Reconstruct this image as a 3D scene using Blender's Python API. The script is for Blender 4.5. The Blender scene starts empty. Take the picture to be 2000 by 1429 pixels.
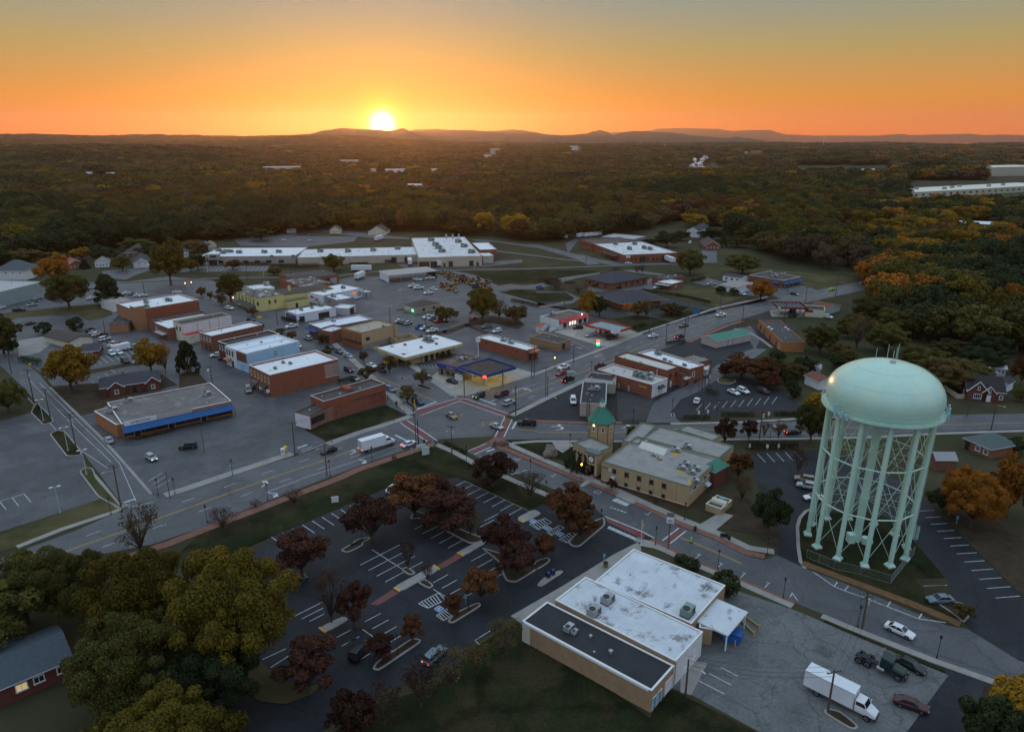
import bpy,bmesh,math,random
from mathutils import Vector,Matrix,noise as mnoise
random.seed(7)
SC = bpy.context.scene
COL = SC.collection
PI = math.pi
# ------------------------------------------------------------------ camera
CAM_H,FOC,HOR,CY = 80.0,1388.0,272.0,714.5      # metres; photo pixels of a 2000 x 1429 frame
PITCH = math.atan((CY - HOR) / FOC)
SP,CP = math.sin(PITCH),math.cos(PITCH)
cam_d = bpy.data.cameras.new('camera')
cam = bpy.data.objects.new('camera',cam_d)
COL.objects.link(cam)
cam.location = (0,0,CAM_H)
cam.rotation_euler = (PI / 2 - PITCH,0,0)
cam_d.sensor_width = 36
cam_d.lens = FOC / 2000 * 36
cam_d.clip_start,cam_d.clip_end = 0.5,90000
SC.camera = cam
# ------------------------------------------------------------------ sky and sun (sunset, sun on the hills)
SUN_AZ,SUN_EL = math.radians(-9.8),math.radians(1.05)
SUN_DIR = Vector((math.sin(SUN_AZ) * math.cos(SUN_EL),math.cos(SUN_AZ) * math.cos(SUN_EL),math.sin(SUN_EL)))
world = bpy.data.worlds.new('World')
SC.world = world
world.use_nodes = True
nt = world.node_tree
nt.nodes.clear()
N = nt.nodes.new
LK = nt.links.new
def math_node(op,a,b=None,clamp=False):
 n = N('ShaderNodeMath'); n.operation = op; n.use_clamp = clamp
 for k,s in enumerate((a,b)):
  if s is None: continue
  if hasattr(s,'links'): LK(s,n.inputs[k])
  else: n.inputs[k].default_value = s
 return n.outputs[0]
def mix_node(f,a,b,bt='MIX'):
 n = N('ShaderNodeMix'); n.data_type = 'RGBA'; n.blend_type = bt
 for k,s in ((0,f),(6,a),(7,b)):
  if hasattr(s,'links'): LK(s,n.inputs[k])
  else: n.inputs[k].default_value = s if k == 0 else (*s,1)
 return n.outputs[2]
def ramp_node(fac,stops,interp='LINEAR'):
 n = N('ShaderNodeValToRGB'); n.color_ramp.interpolation = interp
 e = n.color_ramp.elements
 while len(e) < len(stops): e.new(0.5)
 for el,(p,c) in zip(e,stops):
  el.position = p; el.color = (*c,1)
 LK(fac,n.inputs[0])
 return n.outputs[0]
tc = N('ShaderNodeTexCoord')
nrm = N('ShaderNodeVectorMath'); nrm.operation = 'NORMALIZE'
LK(tc.outputs['Generated'],nrm.inputs[0])
sep = N('ShaderNodeSeparateXYZ'); LK(nrm.outputs[0],sep.inputs[0])
zc = math_node('MAXIMUM',sep.outputs[2],0.0)
zr = math_node('POWER',zc,0.5)                                   # more room for the low sky
west = ramp_node(zr,[(0.0,(1.15,.19,.0)),(.141,(1.05,.25,.0)),(.217,(.82,.30,.008)),(.329,(.43,.33,.12)),
                      (.407,(.235,.30,.26)),(.55,(.36,.45,.48)),(.75,(.56,.73,.90)),(1.0,(.62,.82,1.08))])
east = ramp_node(zr,[(0.0,(.30,.22,.25)),(.25,(.34,.27,.30)),(.45,(.34,.34,.42)),(.75,(.56,.73,.92)),(1.0,(.62,.82,1.08))])
az = N('ShaderNodeVectorMath'); az.operation = 'DOT_PRODUCT'
hz = Vector((math.sin(SUN_AZ),math.cos(SUN_AZ),0))
LK(nrm.outputs[0],az.inputs[0]); az.inputs[1].default_value = hz
side = N('ShaderNodeMapRange'); side.interpolation_type = 'SMOOTHSTEP'
LK(az.outputs['Value'],side.inputs[0]); side.inputs[1].default_value = -0.5; side.inputs[2].default_value = 0.75
base_sky = mix_node(side.outputs[0],east,west)
# the dome far above the frame follows the physical sky
nish = N('ShaderNodeTexSky'); nish.sky_type = 'NISHITA'; nish.sun_disc = False
nish.sun_elevation = SUN_EL; nish.sun_rotation = SUN_AZ; nish.air_density = 1.0; nish.dust_density = 1.0
nscale = N('ShaderNodeVectorMath'); nscale.operation = 'SCALE'; LK(nish.outputs[0],nscale.inputs[0]); nscale.inputs['Scale'].default_value = 0.05
hi = N('ShaderNodeMapRange'); hi.interpolation_type = 'SMOOTHSTEP'; LK(zc,hi.inputs[0]); hi.inputs[1].default_value = .2; hi.inputs[2].default_value = .6
base_sky = mix_node(hi.outputs[0],base_sky,mix_node(1.0,base_sky,nscale.outputs[0],'ADD'))
# aureole round the sun
sd = N('ShaderNodeVectorMath'); sd.operation = 'DOT_PRODUCT'
LK(nrm.outputs[0],sd.inputs[0]); sd.inputs[1].default_value = SUN_DIR
ang = math_node('ARCCOSINE',math_node('MINIMUM',sd.outputs['Value'],0.9999999))
deg = math_node('MULTIPLY',ang,180 / PI)
def gauss(w):
 q = math_node('DIVIDE',deg,w)
 return math_node('EXPONENT',math_node('MULTIPLY',math_node('MULTIPLY',q,q),-1.0))
def addglow(col,w,rgb):
 n = N('ShaderNodeVectorMath'); n.operation = 'SCALE'
 n.inputs[0].default_value = rgb; LK(gauss(w),n.inputs['Scale'])
 return mix_node(1.0,col,n.outputs[0],'ADD')
sky = addglow(base_sky,10.0,(.06,.03,.0))
sky = addglow(sky,3.2,(.14,.06,.0))
sky = addglow(sky,1.6,(1.1,.75,.0))
sky = addglow(sky,0.62,(30,23,8))
bg = N('ShaderNodeBackground'); LK(sky,bg.inputs[0]); bg.inputs[1].default_value = 1.0
wo = N('ShaderNodeOutputWorld'); LK(bg.outputs[0],wo.inputs[0])
sun_d = bpy.data.lights.new('sun','SUN')
sun = bpy.data.objects.new('sun',sun_d); COL.objects.link(sun)
sun_d.energy = 2.2
sun_d.angle = math.radians(0.6)
sun_d.color = (1.0,.42,.13)
sun.rotation_euler = (-SUN_DIR).to_track_quat('-Z','Y').to_euler()
sun.location = (0,0,300)
SC.view_settings.view_transform = 'Standard'
SC.view_settings.look = 'None'
SC.view_settings.exposure = 0.1
SC.view_settings.gamma = 1.0
SC.view_settings.use_curve_mapping = False
SC.render.engine = 'CYCLES'
SC.cycles.use_denoising = True
SC.cycles.max_bounces = 6
SC.cycles.diffuse_bounces = 3
SC.cycles.glossy_bounces = 2
SC.cycles.volume_bounces = 0
SC.cycles.sample_clamp_indirect = 4.0
SC.render.use_persistent_data = False
# ------------------------------------------------------------------ helpers
CR = dict(a=(0,480,.175),b=(350,480,.175),c=(700,480,.175),d=(1050,430,.175),e=(1350,430,.175),f=(1650,430,.175),
          g=(0,720,.175),h=(350,680,.175),i=(700,680,.175),j=(1050,680,.175),k=(1350,680,.175),l=(1650,680,.175),
          m=(0,930,.175),n=(350,930,.175),o=(700,930,.175),p=(1050,880,.175),q=(1350,930,.175),r=(1650,930,.175),
          s=(0,1179,.175),t=(350,1179,.175),u=(700,1179,.175),w=(1000,1050,.25),x=(1350,1130,.2092),y=(1650,1130,.2092),
          A=(200,420,.21),B=(600,420,.21),L=(0,180,.35),M=(650,180,.35),R=(1300,180,.35),T=(1560,690,.30103),
          V=(0,230,.25),W=(500,230,.25),X=(1000,230,.25),Y=(1500,230,.25),Z=(0,0,1))
def px(s):
 """'h 10,20 30,40' -> photo pixels, read in one of the enlarged crops of the photograph."""
 out,c = [],None
 for t in s.split():
  if ',' in t:
   a,b = t.split(','); out.append((c[0] + float(a) * c[2],c[1] + float(b) * c[2]))
  else:
   c = CR[t]
 return out
def P(uv,z=0.0):
 """The place at height z that a pixel of the photograph shows."""
 x,y = (uv[0] - 1000) / FOC,(uv[1] - CY) / FOC
 k = (CAM_H - z) / (SP + y * CP)
 return Vector((x * k,(CP - y * SP) * k,z))
def G(s,z=0.0):
 return [P(q,z) for q in px(s)]
MATS = {}
def M(name,col,rough=.85,var=.18,scale=.25,spec=.3,col2=None,thr=None,metal=0.0,bump=0.0,detail=5,scale2=None,crack=0.0,emit=None):
 """Procedural material: base colour broken up by noise, optional second colour in patches."""
 if name in MATS: return MATS[name]
 m = bpy.data.materials.new(name); m.use_nodes = True
 t = m.node_tree; b = t.nodes['Principled BSDF']
 b.inputs['Roughness'].default_value = rough
 b.inputs['Specular IOR Level'].default_value = spec
 b.inputs['Metallic'].default_value = metal
 geo = t.nodes.new('ShaderNodeNewGeometry')
 nz = t.nodes.new('ShaderNodeTexNoise'); nz.inputs['Scale'].default_value = scale; nz.inputs['Detail'].default_value = detail
 nz.inputs['Roughness'].default_value = .62
 t.links.new(geo.outputs['Position'],nz.inputs['Vector'])
 rp = t.nodes.new('ShaderNodeValToRGB')
 rp.color_ramp.elements[0].position = .3; rp.color_ramp.elements[1].position = .7
 rp.color_ramp.elements[0].color = (*[max(0,c * (1 - var)) for c in col],1)
 rp.color_ramp.elements[1].color = (*[min(1,c * (1 + var)) for c in col],1)
 t.links.new(nz.outputs['Fac'],rp.inputs[0])
 out = rp.outputs[0]
 if col2:
  n2 = t.nodes.new('ShaderNodeTexNoise'); n2.inputs['Scale'].default_value = scale2 or scale * .6; n2.inputs['Detail'].default_value = 6
  n2.inputs['Roughness'].default_value = .65
  t.links.new(geo.outputs['Position'],n2.inputs['Vector'])
  r2 = t.nodes.new('ShaderNodeValToRGB')
  lo = thr or .55
  r2.color_ramp.elements[0].position = lo; r2.color_ramp.elements[1].position = min(1,lo + .1)
  r2.color_ramp.elements[0].color = (0,0,0,1); r2.color_ramp.elements[1].color = (1,1,1,1)
  t.links.new(n2.outputs['Fac'],r2.inputs[0])
  mx = t.nodes.new('ShaderNodeMix'); mx.data_type = 'RGBA'
  t.links.new(r2.outputs[0],mx.inputs[0]); t.links.new(out,mx.inputs[6]); mx.inputs[7].default_value = (*col2,1)
  out = mx.outputs[2]
 if crack:                                                       # fine grain, wandering cracks and sealed seams
  def tex(kind,sc,**kw):
   n = t.nodes.new(kind); n.inputs['Scale'].default_value = sc
   for k,v in kw.items(): setattr(n,k,v)
   return n
  def mul(c,fac,lo,hi,amount,dark):
   r3 = t.nodes.new('ShaderNodeMapRange'); t.links.new(fac,r3.inputs[0]); r3.inputs[1].default_value = lo; r3.inputs[2].default_value = hi; r3.inputs[3].default_value = amount
   r3.inputs[4].default_value = 0 if dark else -amount
   h = t.nodes.new('ShaderNodeHueSaturation'); a = t.nodes.new('ShaderNodeMath'); a.operation = 'SUBTRACT'; a.inputs[0].default_value = 1; t.links.new(r3.outputs[0],a.inputs[1])
   t.links.new(a.outputs[0],h.inputs['Value']); t.links.new(c,h.inputs['Color']); return h.outputs[0]
  w = tex('ShaderNodeTexNoise',.5); t.links.new(geo.outputs['Position'],w.inputs['Vector'])
  va = t.nodes.new('ShaderNodeVectorMath'); va.operation = 'MULTIPLY_ADD'; t.links.new(w.outputs['Color'],va.inputs[0]); va.inputs[1].default_value = (3,3,0); t.links.new(geo.outputs['Position'],va.inputs[2])
  vo = tex('ShaderNodeTexVoronoi',crack,feature='DISTANCE_TO_EDGE'); t.links.new(va.outputs[0],vo.inputs['Vector'])
  out = mul(out,vo.outputs['Distance'],0,.022,.38,True)
  gr = tex('ShaderNodeTexNoise',2.2); gr.inputs['Detail'].default_value = 4; t.links.new(geo.outputs['Position'],gr.inputs['Vector'])
  out = mul(out,gr.outputs['Fac'],.3,.7,.22,False)
  v2 = tex('ShaderNodeTexVoronoi',.05); t.links.new(geo.outputs['Position'],v2.inputs['Vector']); s3 = t.nodes.new('ShaderNodeSeparateColor'); t.links.new(v2.outputs['Color'],s3.inputs[0])
  out = mul(out,s3.outputs[0],0,1,.13,False)
 t.links.new(out,b.inputs['Base Color'])
 if bump:
  bp = t.nodes.new('ShaderNodeBump'); bp.inputs['Strength'].default_value = bump; bp.inputs['Distance'].default_value = .05
  n3 = t.nodes.new('ShaderNodeTexNoise'); n3.inputs['Scale'].default_value = scale * 12; n3.inputs['Detail'].default_value = 3
  t.links.new(geo.outputs['Position'],n3.inputs['Vector'])
  t.links.new(n3.outputs['Fac'],bp.inputs['Height']); t.links.new(bp.outputs[0],b.inputs['Normal'])
 if emit:
  b.inputs['Emission Color'].default_value = (*emit[:3],1); b.inputs['Emission Strength'].default_value = emit[3]
 MATS[name] = m
 return m
class MB:
 """Collects faces for ONE mesh object."""
 def __init__(s): s.v,s.f,s.m = [],[],[]
 def add(s,vs,fs,m=0):
  o = len(s.v); s.v += [tuple(p) for p in vs]
  for f in fs: s.f.append([o + k for k in f]); s.m.append(m)
  return s
 def box(s,x0,y0,z0,x1,y1,z1,m=0,T=None,mt=None):
  vs = [Vector(p) for p in ((x0,y0,z0),(x1,y0,z0),(x1,y1,z0),(x0,y1,z0),(x0,y0,z1),(x1,y0,z1),(x1,y1,z1),(x0,y1,z1))]
  if T is not None: vs = [T @ p for p in vs]
  s.add(vs,[(0,3,2,1),(0,1,5,4),(1,2,6,5),(2,3,7,6),(3,0,4,7)],m)
  s.add(vs[4:],[(0,1,2,3)],m if mt is None else mt)
  return s
 def prism(s,poly,z0,z1,m=0,mt=None,bottom=False):
  n = len(poly)
  a = sum(poly[k][0] * poly[(k + 1) % n][1] - poly[(k + 1) % n][0] * poly[k][1] for k in range(n))
  if a < 0: poly = poly[::-1]
  vs = [(p[0],p[1],z0) for p in poly] + [(p[0],p[1],z1) for p in poly]
  s.add(vs,[(k,(k + 1) % n,n + (k + 1) % n,n + k) for k in range(n)],m)
  s.add(vs[n:],[tuple(range(n))],m if mt is None else mt)
  if bottom: s.add(vs[:n],[tuple(range(n))[::-1]],m)
  return s
 def tube(s,p0,p1,r0,r1=None,n=6,m=0,cap=True):
  p0,p1 = Vector(p0),Vector(p1); r1 = r0 if r1 is None else r1
  d = (p1 - p0).normalized(); u = d.orthogonal().normalized(); w = d.cross(u)
  vs = []
  for p,r in ((p0,r0),(p1,r1)):
   for k in range(n):
    a = 2 * PI * k / n; vs.append(p + (u * math.cos(a) + w * math.sin(a)) * r)
  s.add(vs,[(k,(k + 1) % n,n + (k + 1) % n,n + k) for k in range(n)],m)
  if cap: s.add(vs,[tuple(range(n))[::-1],tuple(range(n,2 * n))],m)
  return s
 def lathe(s,prof,n=24,m=0,c=(0,0),sx=1.0,sy=1.0,ph=0.0):
  vs = []
  for r,z in prof:
   for k in range(n):
    a = 2 * PI * k / n + ph; vs.append((c[0] + r * math.cos(a) * sx,c[1] + r * math.sin(a) * sy,z))
  s.add(vs,[(j * n + k,j * n + (k + 1) % n,(j + 1) * n + (k + 1) % n,(j + 1) * n + k) for j in range(len(prof) - 1) for k in range(n)],m)
  return s
 def mesh(s,name,mats,smooth=False):
  me = bpy.data.meshes.new(name)
  me.from_pydata(s.v,[],s.f)
  for x in (mats if isinstance(mats,(list,tuple)) else [mats]): me.materials.append(x)
  if any(s.m): me.polygons.foreach_set('material_index',s.m)
  if smooth: me.polygons.foreach_set('use_smooth',[True] * len(s.f))
  me.update()
  return me
 def build(s,name,mats,parent=None,smooth=False,loc=None,rot=0.0):
  return link(name,s.mesh(name,mats,smooth),parent,loc,rot)
def link(name,data,parent=None,loc=None,rot=0.0,scale=None):
 o = bpy.data.objects.new(name,data); COL.objects.link(o)
 if parent is not None: o.parent = parent
 if loc is not None: o.location = loc
 if rot: o.rotation_euler = (0,0,rot) if not hasattr(rot,'__len__') else rot
 if scale: o.scale = scale if hasattr(scale,'__len__') else (scale,) * 3
 return o
def tag(o,label,cat,group=None):
 o['label'] = label; o['category'] = cat
 if group: o['group'] = group
 return o
def thing(name,label,cat,loc=(0,0,0),rot=0.0,group=None):
 return tag(link(name,None,None,loc,rot),label,cat,group)
def structure(o): o['kind'] = 'structure'; return o
def stuff(o): o['kind'] = 'stuff'; return o
def copy_tree(o,parent=None):
 c = o.copy(); COL.objects.link(c)
 if parent is not None: c.parent = parent
 for ch in o.children: copy_tree(ch,c)
 return c
# ------------------------------------------------------------------ shared materials
ASPH = M('worn asphalt',(.051,.052,.058),.6,.3,.16,.5,col2=(.076,.076,.081),thr=.5,scale2=.07,bump=.25,crack=.16)
ASPH2 = M('street asphalt',(.068,.068,.073),.58,.25,.14,.5,col2=(.060,.060,.066),thr=.52,scale2=.06,bump=.2,crack=.09)
ASPHD = M('dark new asphalt',(.015,.016,.020),.7,.35,.18,.28,col2=(.023,.024,.028),thr=.52,scale2=.08,bump=.2,crack=.10)
CONC = M('concrete',(.27,.25,.225),.8,.16,.3,.3,col2=(.2,.185,.165),thr=.6)
CONCP = M('stained concrete yard',(.118,.120,.118),.7,.25,.2,.4,col2=(.068,.068,.068),thr=.53,scale2=.10,crack=.14)
CONCY = M('forecourt concrete',(.30,.27,.22),.7,.14,.25,.4,col2=(.22,.19,.15),thr=.58,crack=.2)
GRASS = M('lawn grass',(.019,.023,.009),.95,.4,.14,.05,col2=(.038,.032,.015),thr=.48,crack=.02)
GRASSD = M('dry autumn grass',(.080,.066,.030),.95,.35,.10,.1,col2=(.050,.052,.020),thr=.52)
DIRT = M('leaf strewn earth',(.052,.037,.024),.95,.35,.3,.1,col2=(.072,.044,.022),thr=.55)
MULCH = M('mulch',(.055,.034,.024),.95,.3,.8,.1)
BRKPAVE = M('brick paving',(.19,.085,.06),.8,.2,.8,.3,col2=(.14,.07,.055),thr=.56)
XWALK = M('red stamped crosswalk',(.15,.052,.048),.75,.15,.6,.35)
WHITEP = M('white road paint',(.47,.48,.49),.6,.35,1.2,.4)
YELP = M('yellow road paint',(.50,.30,.05),.6,.2,1.2,.4)
BLUEP = M('blue road paint',(.05,.16,.42),.6,.15,1.0,.4)
ROOFW = M('white roof membrane',(.68,.69,.70),.6,.08,.2,.4,col2=(.46,.46,.46),thr=.62,scale2=.25)
ROOFWD = M('dirty white roof',(.60,.60,.60),.65,.14,.35,.35,col2=(.33,.32,.31),thr=.54,scale2=.22)
ROOFBLUE = M('pale blue white roof',(.62,.68,.76),.5,.05,.2,.4)
ROOFT = M('tan gravel roof',(.36,.31,.25),.9,.12,.5,.2,col2=(.27,.23,.19),thr=.6)
ROOFG = M('grey gravel roof',(.20,.185,.165),.9,.16,.4,.2,col2=(.26,.25,.23),thr=.56)
ROOFK = M('black membrane roof',(.022,.023,.026),.7,.2,.3,.3,col2=(.035,.036,.038),thr=.6)
ROOFD = M('dark tar roof',(.07,.065,.063),.85,.25,.4,.2,col2=(.12,.115,.11),thr=.58)
TARW = M('patched tar roof',(.075,.068,.064),.8,.3,.4,.25,col2=(.50,.50,.50),thr=.52,scale2=.30)
SHING = M('charcoal shingles',(.052,.052,.060),.9,.22,2.0,.2)
SHINGB = M('brown shingles',(.085,.065,.055),.9,.22,2.0,.2)
BRICK = M('red brick',(.24,.082,.046),.88,.16,.9,.2,col2=(.18,.07,.045),thr=.6)
BRICKB = M('brown brick',(.20,.085,.052),.88,.16,.9,.2,col2=(.15,.07,.048),thr=.6)
BRICKO = M('orange brick',(.34,.145,.065),.88,.14,.9,.2)
BRICKT = M('tan brick',(.34,.225,.13),.88,.12,.9,.2,col2=(.27,.18,.11),thr=.62)
BRICKD = M('dark red brick',(.13,.045,.034),.88,.16,.9,.2)
TANW = M('tan stucco',(.40,.29,.165),.85,.08,.4,.25)
CREAM = M('cream painted wall',(.58,.54,.42),.8,.08,.4,.3)
YELW = M('yellow painted brick',(.56,.47,.20),.8,.10,.4,.3)
WHITEW = M('white painted wall',(.62,.62,.62),.75,.08,.5,.3,col2=(.50,.49,.48),thr=.64)
BLUEW = M('pale blue painted wall',(.34,.52,.68),.75,.08,.4,.3,col2=(.42,.57,.70),thr=.6)
GREYW = M('grey siding',(.22,.215,.22),.7,.08,.4,.3)
LGREYW = M('light grey wall',(.40,.40,.41),.7,.08,.4,.3)
STONEW = M('mottled stone wall',(.26,.20,.13),.9,.25,1.6,.2,col2=(.12,.085,.055),thr=.5)
GLASSD = M('dark window glass',(.022,.024,.030),.08,.2,.5,.6)
GLASSL = M('lit window',(.6,.5,.3),.3,.1,.5,.5,emit=(1.0,.72,.30,.35))
WTRIM = M('white trim',(.66,.66,.65),.6,.06,.5,.3)
CREAMT = M('cream trim',(.62,.54,.36),.6,.06,.5,.3)
DTRIM = M('dark bronze trim',(.045,.04,.037),.6,.1,.5,.3)
STEEL = M('galvanised steel',(.38,.39,.40),.45,.12,.8,.5,metal=.4)
METG = M('grey machine paint',(.30,.30,.31),.55,.12,.8,.4)
METGN = M('green grey machine paint',(.19,.24,.22),.55,.12,.8,.4)
MINT = M('mint green paint',(.45,.65,.54),.28,.06,.35,.5,col2=(.50,.66,.51),thr=.52,scale2=.15)
GREENR = M('green metal roof',(.025,.16,.105),.5,.12,.5,.4)
BLUEA = M('blue canvas awning',(.02,.08,.21),.8,.10,.5,.3)
BLUEF = M('blue fascia',(.018,.045,.20),.45,.05,.5,.4)
REDA = M('red metal awning',(.40,.028,.035),.55,.10,.5,.4)
MAROON = M('maroon panel',(.19,.02,.028),.5,.08,.5,.4)
BLACKM = M('black metal',(.016,.016,.018),.5,.1,.5,.4)
WOODP = M('weathered wood pole',(.095,.068,.048),.9,.2,1.5,.2)
WOODL = M('raw timber',(.28,.18,.10),.9,.2,1.5,.2)
YELLOWM = M('signal yellow',(.62,.33,.02),.5,.05,.5,.4)
REDL = M('red lamp',(.6,.02,.01),.4,.05,.5,.4,emit=(1,.05,.02,6))
REDLD = M('red lens',(.30,.012,.010),.25,.05,.5,.5)
GRNL = M('green lamp',(.02,.6,.2),.4,.05,.5,.4,emit=(.05,1,.25,4))
AMBL = M('amber lamp',(.8,.4,.05),.4,.05,.5,.4,emit=(1,.42,.05,7))
HEADL = M('headlight on',(.9,.85,.7),.3,.05,.5,.4,emit=(1,.82,.45,7))
HEADO = M('headlight lens',(.55,.55,.55),.15,.05,.5,.5)
LAMPW = M('bright wall lamp',(.9,.9,.8),.3,.05,.5,.4,emit=(1,.80,.45,9))
RUBBER = M('tyre rubber',(.014,.014,.014),.9,.1,2,.2)
PLASTB = M('blue plastic',(.02,.12,.42),.5,.08,.5,.4)
GOLD = M('gilt letters',(.5,.33,.07),.5,.05,.5,.4)
def paint(name,col,rough=.32): return M(name + ' car paint',col,rough,.03,.5,.5)
PAINT = dict(white=paint('white',(.66,.67,.68)),silver=paint('silver',(.36,.37,.39)),grey=paint('grey',(.15,.155,.165)),
             black=paint('black',(.012,.013,.015)),navy=paint('navy',(.015,.035,.10)),blue=paint('blue',(.03,.10,.30)),
             red=paint('red',(.36,.018,.022)),maroon=paint('maroon',(.06,.010,.013)),brown=paint('brown',(.075,.045,.035)),
             tan=paint('tan',(.26,.225,.17)),green=paint('green',(.005,.026,.021)),yellow=paint('yellow',(.50,.56,.02)),
             slate=paint('slate',(.12,.16,.20)))
# ------------------------------------------------------------------ the ground
def smooth(a,b,x):
 t = max(0.0,min(1.0,(x - a) / (b - a))); return t * t * (3 - 2 * t)
def height(x,y):
 """Rolling country beyond the town; the town itself lies level."""
 r = math.hypot(x,y)
 if r < 900 or y < 0: return 0.0
 az = math.degrees(math.atan2(x,y))
 n = mnoise.noise(Vector((x / 1500,y / 620,3.1))) + .5 * mnoise.noise(Vector((x / 600,y / 300,8.4)))
 z = n * 26 * smooth(900,2600,r)
 z += -6 * smooth(900,3000,r) + 92 * smooth(6500,10300,r) * smooth(2,-16,az) + 12 * smooth(7000,10300,r)
 z += 22 * smooth(2300,3600,r) * smooth(-14,-24,az) * (1 - smooth(4200,5600,r))
 return z
def build_ground():
 b = MB()
 rings = [0,30,60,90,120,160,220,300,400,520,650,780,900] + [900 * 1.06 ** k for k in range(1,43)]
 na = 240
 for r in rings:
  for k in range(na):
   a = 2 * PI * k / na; x,y = r * math.sin(a),r * math.cos(a)
   b.v.append((x,y,height(x,y)))
 for j in range(len(rings) - 1):
  for k in range(na):
   b.f.append([j * na + k,(j + 1) * na + k,(j + 1) * na + (k + 1) % na,j * na + (k + 1) % na]); b.m.append(0)
 b.f = [f[::-1] for f in b.f]
 o = b.build('ground',M('grass and leaf litter',(.052,.046,.024),.95,.35,.035,.1,col2=(.040,.046,.018),thr=.5,scale2=.012,bump=.2),smooth=True)
 return structure(o)
build_ground()
STRUCT_Z = {}
def poly(name,s,mat,z=.02,pts=None):
 pts = pts or G(s)
 n = len(pts)
 a = sum(pts[k].x * pts[(k + 1) % n].y - pts[(k + 1) % n].x * pts[k].y for k in range(n))
 if a < 0: pts = pts[::-1]
 b = MB(); b.add([(p.x,p.y,z) for p in pts],[tuple(range(n))])
 return structure(b.build(name,mat))
def offset_line(pts,off):
 out = []
 for k,p in enumerate(pts):
  a = pts[max(0,k - 1)]; c = pts[min(len(pts) - 1,k + 1)]
  d = (c - a); d.z = 0; d.normalize()
  out.append(p + Vector((d.y,-d.x,0)) * off)
 return out
def strip(name,s,width,mat,z=.12,base=None,build=True,pts=None):
 pts = pts or G(s)
 l,r = offset_line(pts,-width / 2),offset_line(pts,width / 2)
 b = MB(); n = len(pts)
 b.add([(p.x,p.y,z) for p in l + r],[(k,n + k,n + k + 1,k + 1) for k in range(n - 1)])
 if base is not None:                                            # side faces: a real kerb
  for e,fl in ((l,0),(r,1)):
   vs = [(p.x,p.y,base) for p in e] + [(p.x,p.y,z) for p in e]
   b.add(vs,[(k,k + 1,n + k + 1,n + k)[::-1 if fl else 1] for k in range(n - 1)])
  for k in (0,n - 1):
   b.add([(l[k].x,l[k].y,base),(r[k].x,r[k].y,base),(r[k].x,r[k].y,z),(l[k].x,l[k].y,z)],[(0,1,2,3)])
 return structure(b.build(name,mat))
def island(name,s,mat=MULCH,h=.15,rim=.35,kerb=CONC):
 pts = G(s); n = len(pts)
 a = sum(pts[k].x * pts[(k + 1) % n].y - pts[(k + 1) % n].x * pts[k].y for k in range(n))
 if a < 0: pts = pts[::-1]
 # round the corners a little
 q = []
 for k,p in enumerate(pts):
  pa,pb = pts[k - 1],pts[(k + 1) % n]
  ra = min(1.2,(pa - p).length * .3); rb = min(1.2,(pb - p).length * .3)
  p0 = p + (pa - p).normalized() * ra; p1 = p + (pb - p).normalized() * rb
  q += [p0,(p0 + p1) / 4 + p / 2,p1]
 c = sum(q,Vector()) / len(q)
 inner = []
 for k,p in enumerate(q):
  d = q[(k + 1) % len(q)] - q[k - 1]; nrm_ = Vector((-d.y,d.x,0)).normalized()
  inner.append(p + nrm_ * rim)
 m = len(q); b = MB()
 b.add([(p.x,p.y,0) for p in q] + [(p.x,p.y,h) for p in q],[(k,(k + 1) % m,m + (k + 1) % m,m + k) for k in range(m)])
 b.add([(p.x,p.y,h) for p in q] + [(p.x,p.y,h) for p in inner],[(k,(k + 1) % m,m + (k + 1) % m,m + k) for k in range(m)])
 b.add([(p.x,p.y,h + .01) for p in inner],[tuple(range(m))],1)
 return structure(b.build(name,[kerb,mat]))
# paved blocks
poly('parking_lot','Z -140,850 0,822 59,806 84,830 108,823 160,885 175,925 196,975 110,1003 0,1038 -140,1085',ASPH,.02)
poly('parking_lot','Z 312,975 450,927 640,866 795,819 740,752 640,660 520,584 440,566 335,548 120,572 -140,585 -140,640 -60,640 34,697 80,728 168,825 234,895',ASPH,.02)
poly('parking_lot','Z 895,778 1050,732 1256,652 1215,636 1120,606 1050,590 1000,568 960,560 880,540 800,528 735,540 690,540 600,560 560,590 640,640 800,720',ASPH,.02)
poly('parking_lot','Z 1000,812 1068,774 1132,745 1202,712 1360,662 1410,634 1500,610 1560,640 1470,690 1440,705 1560,785 1575,805 1330,818 1200,828 1010,826',ASPHD,.02)
poly('parking_lot','Z 1462,884 1600,880 1690,900 1800,968 1700,990 1575,1000 1560,1040 1560,1080 1569,1108 1520,1086 1505,1010 1480,950',ASPHD,.02)
poly('parking_lot','Z 894,933 1032,997 1060,984 1150,988 1180,1008 1272,1050 1240,1069 1092,1157 1000,1203 925,1260 880,1310 760,1345 690,1380 600,1450 520,1560 280,1560 310,1420 420,1320 520,1210 480,1090 530,1049 700,977 780,943',ASPHD,.02)
poly('concrete_yard','Z 1430,1150 1555,1192 1609,1215 1735,1268 1852,1318 1771,1429 1690,1540 1484,1429 1350,1356 1290,1335 1340,1240 1400,1180',CONCP,.02)
poly('parking_lot','Z 1700,985 1800,968 1842,1009 1930,1098 2000,1168 2120,1290 2050,1330 1900,1240 1885,1215 1850,1130 1788,1059 1740,1020',ASPHD,.024)
poly('parking_lot','Z 1830,1287 1990,1345 2200,1430 2100,1560 1680,1560 1771,1429 1852,1318',ASPHD,.022)
poly('parking_lot','Z 455,466 530,460 700,462 690,472 600,482 470,480',ASPH,.02)            # behind the long factory
poly('parking_lot','A 640,525 960,472 1640,470 1570,522 690,530',ASPH,.02)
poly('parking_lot','B 840,460 1300,440 1740,430 2000,415 2000,440 1650,480 1300,500 1240,520 900,492',ASPH,.02)
poly('parking_lot','d 310,260 440,200 720,150 1230,180 1100,215 460,215 340,370',ASPH,.02)
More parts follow.
